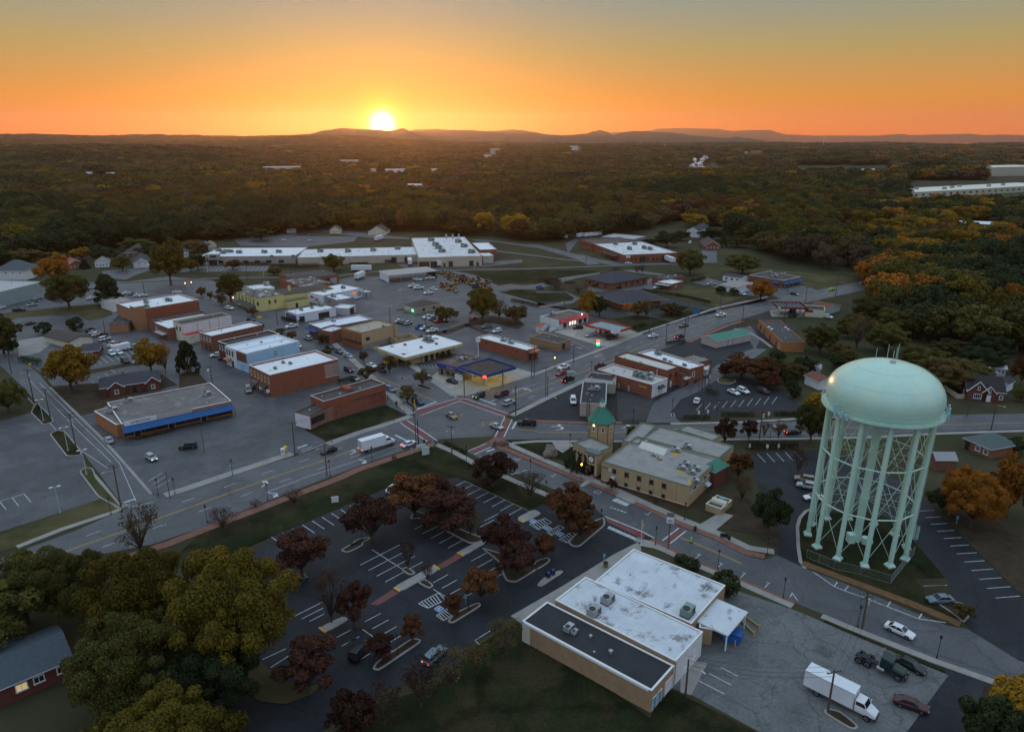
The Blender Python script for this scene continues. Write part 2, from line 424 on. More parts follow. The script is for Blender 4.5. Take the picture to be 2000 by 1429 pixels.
poly('parking_lot','d 440,370 700,440 960,470 1560,480 1540,500 820,500 650,470',ASPH,.02)
poly('parking_lot','d 560,720 700,700 1190,690 1280,640 1330,640 1310,790 1160,770 720,800 560,790',ASPH,.02)
poly('parking_lot','d 480,1000 800,1010 1100,990 1330,1000 1500,1090 1370,1100 1100,1060 830,1100 620,1080 380,1000 0,960 0,890 120,870',ASPHD,.02)
poly('parking_lot','d 1450,870 2000,985 2000,1020 1640,960 1430,1010 1300,980',ASPHD,.024)
poly('parking_lot','d 1830,330 2000,320 2000,480 1850,470',ASPH,.02)
poly('parking_lot','e 0,690 180,640 600,760 880,760 960,740 1240,730 1480,790 1140,850 1000,880 600,830 400,770 160,730',ASPH,.02)
poly('forecourt','i 740,380 870,270 1000,240 1400,330 1760,220 2010,290 1850,360 1200,545 1090,560 900,490 720,400',CONCY,.03)
poly('forecourt','d 180,1245 330,1190 540,1160 1010,1220 1185,1280 960,1395 900,1429 680,1400',CONCY,.03)
poly('forecourt','e 870,1010 1180,960 1500,1070 1180,1080 900,1075',CONCY,.03)
poly('concrete_pad','a 200,1060 480,1010 560,1100 440,1190 210,1240',CONC,.03)
# streets
highway_n = 'm 0,860 300,720 Z 150,1035 241,995 312,975 455,927 593,886 700,845 795,819 892,778 1050,732 1190,680 1256,652 1398,605 1499,583 1560,573 1674,551 1760,532'
highway_s = 'Z -40,1165 60,1120 150,1092 300,1062 385,1033 647,930 700,910 850,858 960,852 990,807 1066,776 1132,746 1202,713 1350,663 1416,633 1507,606 1580,590 1690,566 1760,548'
poly('road',None,ASPH2,.05,pts=G(highway_n.replace('m 0,860 300,720','Z -40,1105')) + G(highway_s)[::-1])
poly('road','Z 795,820 745,762 690,708 640,665 585,628 530,592 470,574 400,566 330,556 250,560 250,550 330,540 410,548 500,560 560,580 600,605 655,640 720,676 800,716 892,778',ASPH2,.045)
poly('road','Z 913,883 985,915 1153,985 1180,1008 1272,1050 1359,1093 1434,1124 1553,1177 1650,1216 1830,1287 1990,1347 2200,1425 2200,1345 1990,1290 1890,1228 1849,1221 1650,1139 1569,1108 1518,1084 1490,1094 1455,1084 1400,1056 1326,1027 1235,983 1202,969 1148,946 1125,939 1050,908 968,874 952,862',ASPH2,.046)
poly('road','Z 975,830 1000,822 1050,825 1200,829 1350,830 1560,823 1700,817 1850,810 2100,806 2100,834 1832,843 1700,850 1560,853 1441,854 1200,858 1050,857 990,862 960,858',ASPH2,.044)
poly('road','Z -80,640 0,713 35,746 107,823 163,885 226,968 243,994 312,975 297,962 234,895 168,825 112,772 75,729 33,697 -40,640',ASPH2,.043)
poly('road','Z 392,660 385,670 388,690 392,700 408,753 462,780 497,818 567,872 585,888 636,868 591,836 570,820 525,792 493,774 488,732 462,716 440,690 415,668',ASPH,.047)
poly('road','j 1210,830 1250,700 1300,600 1480,500 1700,400 1800,330 k 290,190 420,110 700,0 e 640,1330 520,1210 640,1150 700,1230 770,1330 720,1429 k 850,10 720,100 430,250 300,350 120,450 j 1830,470 1600,570 1480,720 1600,830',ASPH2,.042)
poly('road','B 1560,240 1760,250 2000,290 d 0,310 250,380 450,440 560,500 700,490 500,400 200,320 0,270 B 2000,270 1700,235 1520,225',ASPH2,.03)
poly('road','B 1270,505 1380,520 1560,560 1680,610 1780,660 1900,640 2000,655 d 0,715 280,640 700,585 690,600 420,650 0,770 B 1990,690 1780,690 1560,610 1420,560',ASPH2,.032)
poly('road','B 1480,740 1780,705 2000,760 d 0,800 320,800 480,870 380,930 60,980 0,960 200,930 400,870 280,830 0,820 B 1990,790 1780,730 1500,770 1000,810 960,800',ASPH2,.03)
poly('road','d 940,560 1080,555 1430,605 1400,620 1100,590',ASPH2,.03)
poly('road','A 0,520 250,500 580,460 600,475 480,500 300,560 220,600 0,580',ASPH2,.03)
poly('road','B 0,175 130,130 400,150 720,190 960,210 940,225 640,215 300,180 120,150 0,190',ASPH2,.03)
poly('road','A 1360,260 2000,150 2000,135 1330,245',ASPH2,.03)
poly('road','a 0,390 560,400 700,430 1330,400 1900,400 2000,440 2000,520 1370,470 560,480 0,470',ASPH2,.034)
strip('railway_bed','A -900,650 180,628 1140,588 B 200,575 620,530 1200,520 1560,508 2000,505 d 800,512 1550,488 2000,470 e 300,470',4.2,M('railway ballast',(.10,.085,.075),.95,.3,.9,.2),.16,0.0)
for off in (-.75,.75):
 pts = offset_line(G('A -900,650 180,628 1140,588 B 200,575 620,530 1200,520 1560,508 2000,505 d 800,512 1550,488 2000,470 e 300,470'),off)
 strip('rail',None,.12,STEEL,.34,.17,pts=pts)
# lawns and planting inside the paved blocks
poly('lawn','Z 390,1046 656,939 700,920 848,869 925,906 1150,985 1130,1000 1060,984 1032,997 894,932 780,942 700,976 530,1048 450,1085 300,1120',GRASS,.09)
poly('lawn','h 1395,905 2000,720 i 300,635 540,745 i 330,830 0,915 h 1640,1040',GRASS,.09)
poly('lawn','i 1620,1020 2000,1020 j 0,1015 400,1040 700,1100 640,1290 480,1290 0,1190 i 1800,1130',GRASS,.09)
poly('lawn','Z 1570,1000 1556,1020 1558,1065 1567,1104 1650,1135 1772,1180 1878,1219 1884,1200 1818,1176 1790,1134 1786,1129 1846,1128 1788,1061 1760,1020 1700,1000',GRASS,.09)
poly('lawn','q 330,585 700,640 960,830 990,700 950,580 690,300 560,200 420,240 480,400 330,560',DIRT,.09)
poly('lawn','m 0,660 480,490 1090,260 1200,240 1350,400 1240,400 300,750 0,850',GRASSD,.09)
poly('lawn','Z 930,1262 1010,1215 1270,1402 1300,1340 1484,1432 1690,1540 1500,1700 700,1700 600,1480 700,1385 850,1340',GRASS,.06)
poly('lawn','g 560,200 800,180 1080,160 1800,60 1980,180 1260,360 1080,480 900,520 620,240',DIRT,.09)
poly('lawn','a 0,760 700,680 1180,640 1260,770 1000,840 860,760 200,800 0,900',GRASSD,.09)
poly('lawn','h 0,290 130,250 240,300 330,400 0,460',DIRT,.09)
poly('lawn','d 840,1100 1100,1060 1250,1080 1500,1140 1185,1275 1020,1200',GRASS,.09)
poly('lawn','d 1380,1070 1600,1020 1980,990 2000,1030 1600,1120',GRASS,.09)
poly('lawn','d 1180,790 1620,720 2000,790 e 350,860 650,850 850,900 350,1000 d 2000,960',GRASSD,.05)
poly('lawn','e 150,530 800,540 1800,640 1840,690 1400,780 1210,700 1200,630 600,600 380,600 150,650',GRASSD,.05)
poly('lawn','B 1530,535 2000,505 d 700,565 500,600 280,640 0,700 B 1740,640',GRASS,.05)
poly('lawn','B 1780,715 2000,690 d 0,810 320,810 410,870 380,900 0,920',GRASS,.05)
poly('lawn','r 860,230 1400,300 2000,700 2000,1360 1500,860',DIRT,.07)
poly('lawn','t 600,680 900,640 1200,880 1600,900 1480,1010 1180,1120 900,1090 700,960',GRASSD,.09)
poly('lawn','j 880,470 1300,560 1200,800 900,800',M('cracked dark paving',(.045,.040,.040),.85,.25,.4,.3),.035)
poly('lawn','y 1300,1000 1260,1140 1100,1429 2000,1429 2000,780',DIRT,.07)
poly('mulch_bed','j 100,1070 220,1080 190,1230 60,1230',M('weathered granite bed',(.12,.10,.09),.9,.2,.6,.2),.11)
for s in ('c 1230,800 1500,780 1800,830 1850,880 1780,930 1500,860 1240,900','c 930,955 1230,858 1262,885 985,990','c 1165,880 1190,870 1490,985 1460,1000','c 660,1010 1000,935 960,985 740,1040','a 980,1390 1530,1290 1560,1320 1000,1429','e 430,1180 600,1100 900,1090 600,1200','e 560,860 900,830 1000,880 700,900 380,1000 300,960','u -60,230 40,200 60,260 -20,290','j 780,740 870,700 880,800 800,800'):
 poly('leaf_litter',s,DIRT,.095)
poly('lawn','k 480,720 700,700 1150,690 1250,760 350,770',DIRT,.09)
poly('lawn','k 500,1020 1250,1010 1300,1090 1150,1150 640,1150',DIRT,.09)
# sidewalks with a real kerb step
strip('sidewalk','Z 250,1088 330,1062 385,1040 656,937 700,917 790,887 850,866',2.4,BRKPAVE,.15,0)
strip('sidewalk','Z 322,968 350,959 446,927 570,886',2.6,CONC,.15,0)
strip('sidewalk','Z 640,868 700,846 803,813',2.4,CONC,.15,0)
strip('sidewalk','Z 803,809 748,757 690,704 645,664',2.4,CONC,.15,0)
strip('sidewalk','Z 888,772 800,711 735,678 660,636 605,602',2.6,CONC,.15,0)
strip('sidewalk','Z 851,868 885,882 924,904 1010,942 1080,972',1.8,CONC,.15,0)
strip('sidewalk','Z 970,870 1050,903 1125,934 1150,942 1202,964 1235,979 1326,1022 1400,1051 1455,1079 1493,1088',1.7,BRKPAVE,.15,0)
strip('sidewalk','Z 980,862 1055,895 1127,926 1153,936 1206,958 1239,973 1330,1014 1405,1043 1462,1070 1512,1078',1.9,CONC,.155,0)
strip('sidewalk','Z 1272,1054 1359,1096 1434,1127 1551,1179',1.0,BRKPAVE,.15,0)
strip('sidewalk','Z 1240,1054 1268,1060 1355,1102 1431,1133 1548,1184',1.5,CONC,.155,0)
strip('sidewalk','Z 1605,1203 1650,1222 1817,1288 1853,1301 1985,1348',1.4,CONC,.15,0)
strip('verge','Z 1610,1212 1650,1230 1812,1297 1846,1310',.8,GRASS,.12,0)
strip('sidewalk','Z 1567,1100 1650,1131 1772,1176 1876,1219',1.9,M('pine straw',(.15,.085,.04),.95,.25,.8,.1),.15,0)
strip('sidewalk','Z 1020,822 1145,826 1215,826',1.8,BRKPAVE,.15,0)
strip('sidewalk','Z 1310,828 1450,825 1560,818 1700,812 1850,806',1.4,CONC,.15,0)
strip('sidewalk','Z 1000,866 1050,862 1200,862 1441,858 1560,857 1700,854 1832,847 2050,840',1.4,CONC,.15,0)
strip('sidewalk','Z 1000,812 1066,779 1132,748 1200,716',2.2,CONC,.15,0)
strip('sidewalk','Z 1345,668 1418,637 1450,627',2.2,BRKPAVE,.15,0)
strip('sidewalk','Z 905,773 1050,729 1190,677 1256,649 1398,602 1499,580',1.8,CONC,.15,0)
strip('sidewalk','m 190,790 700,590 1290,395 Z 250,985',1.5,CONC,.13,0)
strip('sidewalk','Z 182,928 205,955 232,990',1.3,CONC,.13,0)
strip('sidewalk','d -30,1240 180,1310 360,1380 500,1440',1.2,CONC,.15,0)
strip('path','B 1760,335 2000,365 d 0,400 300,440 500,455',1.6,CONC,.10)
strip('path','e 480,1210 640,1250 780,1330 900,1420',1.5,CONC,.12,0)
strip('path','g 560,210 770,420 1100,740 1340,1000 1690,1400',.7,CONC,.13,0)
poly('sidewalk','p 870,510 950,450 1150,540 1060,600',CONC,.16)
poly('sidewalk','p 470,400 600,270 660,290 560,380 500,410',CONC,.16)
poly('sidewalk','p 1120,1060 1190,1000 1480,1110 1600,1180 1550,1190 1300,1095',CONC,.14)
poly('sidewalk','q 60,560 330,400 470,440 280,600 120,640',CONC,.14)
poly('sidewalk','j 150,1030 360,1040 400,1090 280,1170 210,1130',CONC,.13)
poly('sidewalk','w -10,612 400,375 800,128 985,35 1010,100 700,500 100,690',CONC,.10)
poly('sidewalk','x 0,1085 150,790 0,760 -100,900 -100,1060',CONC,.05)
poly('brick_corner','i 1450,1040 1520,1000 1640,1020 1680,1100 1600,1150 1480,1090',BRKPAVE,.16)
poly('brick_corner','i 1100,530 1200,520 1230,550 1090,556',BRKPAVE,.13)
# kerbed islands
island('traffic_island','g 340,490 480,630 610,590 560,520 410,370',GRASS)
island('traffic_island','g 550,730 740,980 900,970 920,930 730,700 640,685',GRASS)
island('traffic_island','g 880,1150 1090,1429 m 1330,360 1370,345 1080,20 g 1040,1110 950,1100',GRASSD)
island('traffic_island','o 470,1040 570,1110 650,1080 540,1010',MULCH)
island('traffic_island','o 650,1185 790,1260 850,1220 740,1140',MULCH)
island('traffic_island','u 150,730 230,750 700,430 700,400 600,380 200,650',DIRT)
island('traffic_island','u 985,200 1050,225 1380,20 1340,-20 1080,100',DIRT)
island('traffic_island','p -40,1330 -40,1240 100,1190 145,1210 130,1250 20,1320',DIRT)
island('traffic_island','p 330,1030 400,1075 470,1075 760,830 745,740 640,780 430,920',DIRT)
island('traffic_island','o 950,600 1060,560 1420,700 1330,745 1240,755',DIRT)
island('traffic_island','o 1360,790 1560,850 1990,990 2000,1040 1760,1190 1640,1170 1560,950',DIRT)
island('traffic_island','n 1790,830 1880,860 2060,770 2050,720 1930,750',DIRT)
island('traffic_island','o -120,800 0,760 140,700 130,680 -20,700',DIRT)
island('traffic_island','o 560,480 640,380 800,440 830,500 700,470',DIRT)
island('traffic_island','x 1240,1225 1235,1255 1480,1405 1540,1410 1565,1375 1400,1240 1290,1210',DIRT)
island('traffic_island','i 640,410 700,400 850,455 780,475 650,430',MULCH)
island('traffic_island','i 450,340 480,320 525,335 520,350 470,355',MULCH)
island('traffic_island','i 500,600 560,590 650,660 600,680',MULCH)
island('traffic_island','w 190,375 230,385 410,265 370,255 250,310',CONC,kerb=CONC)
island('traffic_island','k 285,345 300,390 430,405 510,370 470,330 350,310',GRASSD)
island('traffic_island','j 1480,730 1500,780 1540,770 1520,720',GRASS)
strip('kerb','q 1330,375 1280,390 1215,465 1185,560 1195,800 1220,955 1270,1030',.7,CONC,.14,0)
island('traffic_island','y 830,215 1010,330 1110,420 1180,340 1110,230 1000,210',DIRT)
island('traffic_island','c 740,825 1020,840 1020,870 860,880',DIRT)
island('traffic_island','c 385,720 510,690 525,720 430,740',GRASSD)
# raised concrete walks across the big car park, with yellow kerb ends
for s,ends in (('o 390,1240 480,1290 905,1045 840,995',('o 400,1245 465,1288','o 838,995 908,1042')),('o 1100,850 1180,890 1440,740 1370,710',('o 1102,852 1178,890',)),
    ('t 1560,270 1635,325 1900,180 1830,140',('t 1563,268 1635,322',)),('o 1760,470 1850,520 2050,420 1960,370',('o 1790,490 1852,518',))):
 island('raised_walk',s,CONC,rim=.12)
 for e in ends:
  a,b_ = G(e); d = (b_ - a).normalized(); nn = Vector((-d.y,d.x,0))
  strip('painted_kerb',None,.45,YELP,.19,.0,pts=[a,b_])
# ------------------------------------------------------------------ paint on the ground
PAINTB = {}
def line(pts,w,mat,z=.075,key='road_markings'):
 b = PAINTB.setdefault((key,mat.name),(MB(),mat))[0]
 for a,c in zip(pts[:-1],pts[1:]):
  d = (c - a); d.z = 0
  if d.length < .05: continue
  d.normalize(); n_ = Vector((d.y,-d.x,0)) * w / 2
  b.add([(q.x,q.y,z) for q in (a - n_,a + n_,c + n_,c - n_)],[(0,1,2,3)])
def filled(pts,mat,z=.075,key='road_markings'):
 b = PAINTB.setdefault((key,mat.name),(MB(),mat))[0]
 n = len(pts)
 a = sum(pts[k][0] * pts[(k + 1) % n][1] - pts[(k + 1) % n][0] * pts[k][1] for k in range(n))
 if a < 0: pts = pts[::-1]
 b.add([(q[0],q[1],z) for q in pts],[tuple(range(n))])
def stalls(s0,s1,n,w=.14,z=.045,mat=WHITEP):
 a0,b0 = G(s0); a1,b1 = G(s1)
 for k in range(n):
  t = k / (n - 1) if n > 1 else 0
  line([a0.lerp(a1,t),b0.lerp(b1,t)],w,mat,z,'parking_lines')
def dashes(pts,on,off,w,mat,z=.075):
 d,k = 0.0,0
 for a,c in zip(pts[:-1],pts[1:]):
  L = (c - a).length; t = 0.0
  while t < L:
   ph = (d + t) % (on + off)
   step = (on - ph) if ph < on else (on + off - ph)
   step = max(.05,min(step,L - t))
   if ph < on: line([a.lerp(c,t / L),a.lerp(c,(t + step) / L)],w,mat,z)
   t += step
  d += L
def arrow(s,kind='left',size=1.0):
 a,h = G(s); d = (h - a).normalized(); n_ = Vector((d.y,-d.x,0)) * (-1 if kind == 'left' else 1)
 def q(x,y): return a + d * x * size + n_ * y * size
 if kind == 'ahead':
  filled([q(0,-.12),q(2,-.12),q(2,-.45),q(3,0),q(2,.45),q(2,.12),q(0,.12)],WHITEP)
 else:
  filled([q(0,-.14),q(1.6,-.14),q(2.1,.1),q(2.2,.7),q(2.7,.7),q(2.0,1.6),q(1.3,.7),q(1.85,.7),q(1.7,.3),q(1.4,.16),q(0,.16)],WHITEP)
for s in ('Z -40,1140 60,1100 200,1052 350,998 539,930 616,905 760,855','Z 976,788 1050,759.5 1155,719.5 1200,702 1251,678.5 1350,639 1400,621 1507,596 1580,580 1680,559'):
 c = G(s)
 for o in (-.22,.22): line(offset_line(c,o),.13,YELP)
 for o in (-3.6,3.6): dashes(offset_line(c,o),3,7,.16,WHITEP)
line(G('n 970,180 1480,-10 h 1480,1420 2000,1250 i 0,1240 490,1070'),.16,WHITEP)
line(G('i 1480,595 1750,475 2000,395'),.16,WHITEP)
for s in ('Z 600,612 660,650 735,684 770,706','i 190,305 480,430','i 640,500 860,590','Z 1330,1050 1400,1079 1449,1101','j 0,940 560,940 860,945 1300,905 k 0,905 1150,905 l 1100,855 2000,830','i 1740,900 2000,925'):
 c = G(s)
 for o in (-.2,.2): line(offset_line(c,o),.12,YELP)
for s in ('g 170,160 700,770 1200,1110','g 330,130 900,720 1240,1040','g 440,160 1150,860 1330,1050 m 1520,280'):
 line(offset_line(G(s),0),.13,WHITEP)
for s,mt in (('i 640,690 1090,565',0),('i 680,755 1130,590',0),('i 1100,565 1210,570 1680,735',0),('i 1130,590 1635,765',0),('i 1635,765 1525,990',0),('i 1715,795 1625,990',0),('i 465,830 770,1042',0),('i 543,805 882,1035',0),
              ('i 1225,1148 1425,1065',0),('i 1292,1185 1478,1103',0),('p 750,735 1170,905 1300,975',0),('p 1395,1003 1575,865',0),('p 1480,1035 1655,898',0)):
 line(G(s),.30,WHITEP,.085)
for s in ('i 640,690 1100,565 1130,592 680,757','i 1100,565 1210,572 1680,740 1632,767 1130,592','i 1637,765 1713,797 1627,988 1527,988','i 467,832 545,807 880,1033 768,1040','i 1227,1147 1425,1067 1475,1105 1292,1183',
          'p 752,740 1170,910 1200,960 1145,1000 1120,960 780,800','p 1400,1005 1575,870 1650,900 1480,1033'):
 poly('crosswalk',s,XWALK,.066)
poly('crosswalk','o 880,1000 940,1030 1170,895 1100,860',XWALK,.055)
poly('crosswalk','o 130,1429 220,1440 450,1305 380,1260',XWALK,.055)
for s in ('i 655,680 870,598','i 1345,562 1535,632','i 1718,900 1765,820','i 412,970 530,1028','i 1430,1155 1520,1125','m 1380,295 1505,255','h 1320,1115 1430,1078'):
 line(G(s),.6,WHITEP,.08)
for s in ('h 1360,1140 1490,1095','h 1370,1165 1690,1042','m 1420,350 1710,290','j 190,545 210,565','i 1700,1410 1920,1352','i 1735,1230 1780,1250'):
 line(G(s),.2,WHITEP,.08)
a0,b0 = G('p 785,870 810,845'); a1,b1 = G('p 1095,1005 1120,980')
for k in range(14): line([a0.lerp(a1,k / 13),b0.lerp(b1,k / 13)],.42,WHITEP,.05,'crosswalk_bars')
for s,kd in (('n 920,120 975,85','left'),('n 995,185 1095,195','right'),('h 1905,1190 1955,1165','left'),('i 0,1240 80,1255','right'),('i 1930,480 1900,455','left'),('i 470,452 410,455','left'),('i 1850,440 1820,450','ahead'),
              ('j 150,875 280,875','left'),('j 200,915 270,905','left'),('j 940,890 1030,880','left'),('j 720,80 690,85','ahead'),('j 430,275 400,265','left')):
 arrow(s,kd,1.25)
# T shaped parking ticks on the street below the city hall
for s,e in (('p 205,262 160,290','p 140,280 180,295'),('p 1265,683 1220,718','p 1195,705 1240,725'),('q 100,870 50,915','q 65,868 112,880'),('q 345,972 300,1018','q 315,965 355,985'),('q 600,1080 552,1130','q 570,1072 612,1088'),('q 870,1190 822,1240','q 838,1182 882,1198'),('q 1132,1298 1100,1350','q 1120,1295 1190,1390'),('i 1815,1225 1765,1255','i 1735,1232 1790,1260')):
 line(G(s),.16,WHITEP,.08); line(G(e),.16,WHITEP,.08)
line(G('q 1360,1068 1595,1230 r 0,1280 250,1365 y 210,190 690,375 940,410'),.18,WHITEP,.08)
for s in ('q 1595,1230 1630,1180','q 1710,1275 1750,1225','r 0,1280 40,1225','r 335,1400 370,1350','y 275,215 310,172','y 395,262 425,215','y 690,372 718,328'):
 line(G(s),.2,WHITEP,.08)
stalls('o 1195,55 1050,125','o 1830,350 1680,432',8)
stalls('o 800,505 625,590','o 1170,710 1000,800',5)
stalls('o 1430,855 1260,945','o 1655,1060 1480,1160',4)
stalls('o 460,765 20,990','o 715,955 300,1178',4)
stalls('o 1000,1095 835,1187','o 1300,1285 1130,1375',4)
stalls('o 1560,420 1400,500','o 1460,555 1305,640',3)
stalls('u 250,105 70,200','u 520,327 330,440',4)
stalls('n 1030,678 1165,768','n 1905,330 2040,420',9)
stalls('t 1600,-20 1280,140','t 1620,110 1455,195',3)
stalls('t 1915,290 1720,395','t 2010,365 1810,470',2)
stalls('t 1190,500 930,620','t 1290,640 1115,800',3)
stalls('u -20,380 -130,440','u 135,550 15,625',3)
line(G('o 155,820 482,1030'),.14,WHITEP,.045,'parking_lines'); line(G('o 835,1258 1090,1415'),.14,WHITEP,.045,'parking_lines')
line(G('u 45,282 385,525'),.14,WHITEP,.045,'parking_lines'); line(G('o 1195,55 1910,390'),.16,CONC,.05,'parking_lines')
line(G('u 1475,298 1300,408 1430,520'),.14,WHITEP,.045,'parking_lines')
stalls('r 1000,380 835,387','r 1955,1335 1680,1357',12)
stalls('r 1140,1213 880,1222','y 930,60 735,68',2)
stalls('x 50,940 310,1075','x 275,825 435,908',3)
stalls('m 270,195 345,290','m 0,285 70,372',3); line(G('m 0,278 270,195'),.14,WHITEP,.045,'parking_lines')
stalls('m 1650,60 1810,-40','m 1740,130 1900,40',3)
stalls('a 990,1270 1070,1340','a 1500,1150 1590,1220',9)
stalls('g 940,180 980,210','g 1240,10 1290,50',5)
stalls('d 1820,360 2000,350','d 1830,440 2000,430',4)
stalls('k 740,1180 830,1275','k 1150,1150 1240,1250',5)
stalls('k 120,620 60,690','k 960,540 900,620',10)
stalls('A 980,478 930,520','A 1580,478 1540,520',16,.2)
stalls('B 520,780 470,810','B 800,830 740,862',9)
stalls('c 600,1330 640,1360','c 900,1330 930,1370',8)
# accessible bays: hatching and blue squares
for s,n in (('p 80,755 155,800 10,880 -90,820',6),('p 240,835 295,858 155,945 105,910',6),('p 380,910 430,940 325,1028 240,990',5),('o 890,1300 970,1380 780,1470 670,1420',7),('u 985,60 1080,110 950,188 870,130',5),('p 880,528 1028,590 990,618 835,555',8)):
 q = G(s)
 line(q + [q[0]],.15,WHITEP,.05,'parking_lines')
 for k in range(1,n):
  t = k / n; line([q[0].lerp(q[3],t),q[1].lerp(q[2],min(1,t + .12))],.15,WHITEP,.048,'parking_lines')
for s in ('p 110,840 160,865 110,892 62,862','p 250,905 298,930 250,960 203,930','o 1945,477 1995,500 1955,525 1905,502','u 900,22 955,55 900,90 845,55','p 665,440 715,460 680,485 628,460'):
 q = G(s); c = sum(q,Vector()) / 4
 line(q + [q[0]],.16,WHITEP,.052,'parking_lines')
 filled(q,BLUEP,.046,'accessible_bay_paint')
 d = (q[1] - q[0]) / 2; e = (q[0] - q[3]) / 2
 def W_(x,y): return c + d * x + e * y
 line([W_(-.15,.55),W_(-.1,.05),W_(.3,.05),W_(.45,-.45)],.14,WHITEP,.056,'parking_lines')
 line([W_(-.3,.2),W_(-.4,-.2),W_(-.1,-.5),W_(.2,-.35)],.11,WHITEP,.056,'parking_lines')
for k in range(5):                                                # lettering worn on the lane
 c = G('p %f,%f %f,%f' % (810 + k * 38,632 + k * 13,840 + k * 38,640 + k * 13)); line([c[0],c[1]],.35,WHITEP,.08)
for (nm,_),(b,mt) in PAINTB.items():
 structure(b.build(nm,mt))
# ------------------------------------------------------------------ buildings
MESHES = {}
def window_mesh(w,h,frame=WTRIM,pane=GLASSD,bars=1,t=.09):
 key = ('win',round(w,2),round(h,2),frame.name,pane.name,bars)
 if key not in MESHES:
  b = MB()
  f = min(.14,w * .15)
  b.box(-w / 2,-.02,0,-w / 2 + f,t,h); b.box(w / 2 - f,-.02,0,w / 2,t,h)
  b.box(-w / 2 + f,-.02,h - f,w / 2 - f,t,h); b.box(-w / 2 + f - f * 1.4,-.02,-f * .6,w / 2 - f + f * 1.4,t + .08,f * .7)
  for k in range(1,bars + 1):
   if w > h * 1.1: x = -w / 2 + w * k / (bars + 1); b.box(x - .04,0,f,x + .04,t * .7,h - f)
   else: z = h * k / (bars + 1); b.box(-w / 2 + f,0,z - .035,w / 2 - f,t * .7,z + .035)
  b.add([(-w / 2 + f,.015,f * .5),(w / 2 - f,.015,f * .5),(w / 2 - f,.015,h - f),(-w / 2 + f,.015,h - f)],[(3,2,1,0)],1)
  MESHES[key] = b.mesh('window',[frame,pane])
 return MESHES[key]
def door_mesh(w,h,leaf,frame=DTRIM):
 key = ('door',w,h,leaf.name,frame.name)
 if key not in MESHES:
  b = MB()
  b.box(-w / 2,-.02,0,w / 2,.03,h,1)
  b.box(-w / 2 - .1,-.02,0,-w / 2,.1,h + .1); b.box(w / 2,-.02,0,w / 2 + .1,.1,h + .1); b.box(-w / 2,-.02,h,w / 2,.1,h + .1)
  if w > 2:
   for k in range(1,5): b.box(-w / 2,.03,h * k / 5 - .03,w / 2,.05,h * k / 5 + .03,1)
  else: b.box(w / 2 - .2,.03,h * .42,w / 2 - .1,.09,h * .5)
  MESHES[key] = b.mesh('door',[frame,leaf])
 return MESHES[key]
def unit_mesh(kind=0):
 key = ('rtu',kind)
 if key not in MESHES:
  b = MB()
  body = [METG,METGN,STEEL][kind % 3]
  b.box(-1.15,-.75,.18,1.15,.75,1.3)
  b.box(-1.2,-.8,0,1.2,.8,.18,1)
  b.lathe([(.55,1.3),(.55,1.42),(.48,1.42),(.48,1.34),(.0,1.34)],14,1,(-.5,0))
  for k in range(5): b.box(.1 + k * .2,-.78,.4,.2 + k * .2,-.74,1.15,1)
  b.box(1.15,-.4,.3,1.55,.4,.9)
  MESHES[key] = b.mesh('rooftop_unit',[body,DTRIM])
 return MESHES[key]
def vent_mesh():
 if 'vent' not in MESHES:
  b = MB(); b.tube((0,0,0),(0,0,.6),.18,n=8); b.lathe([(.34,.55),(.36,.7),(.1,.85),(0,.86)],10)
  MESHES['vent'] = b.mesh('roof_vent',STEEL)
 return MESHES['vent']
ALLB = []
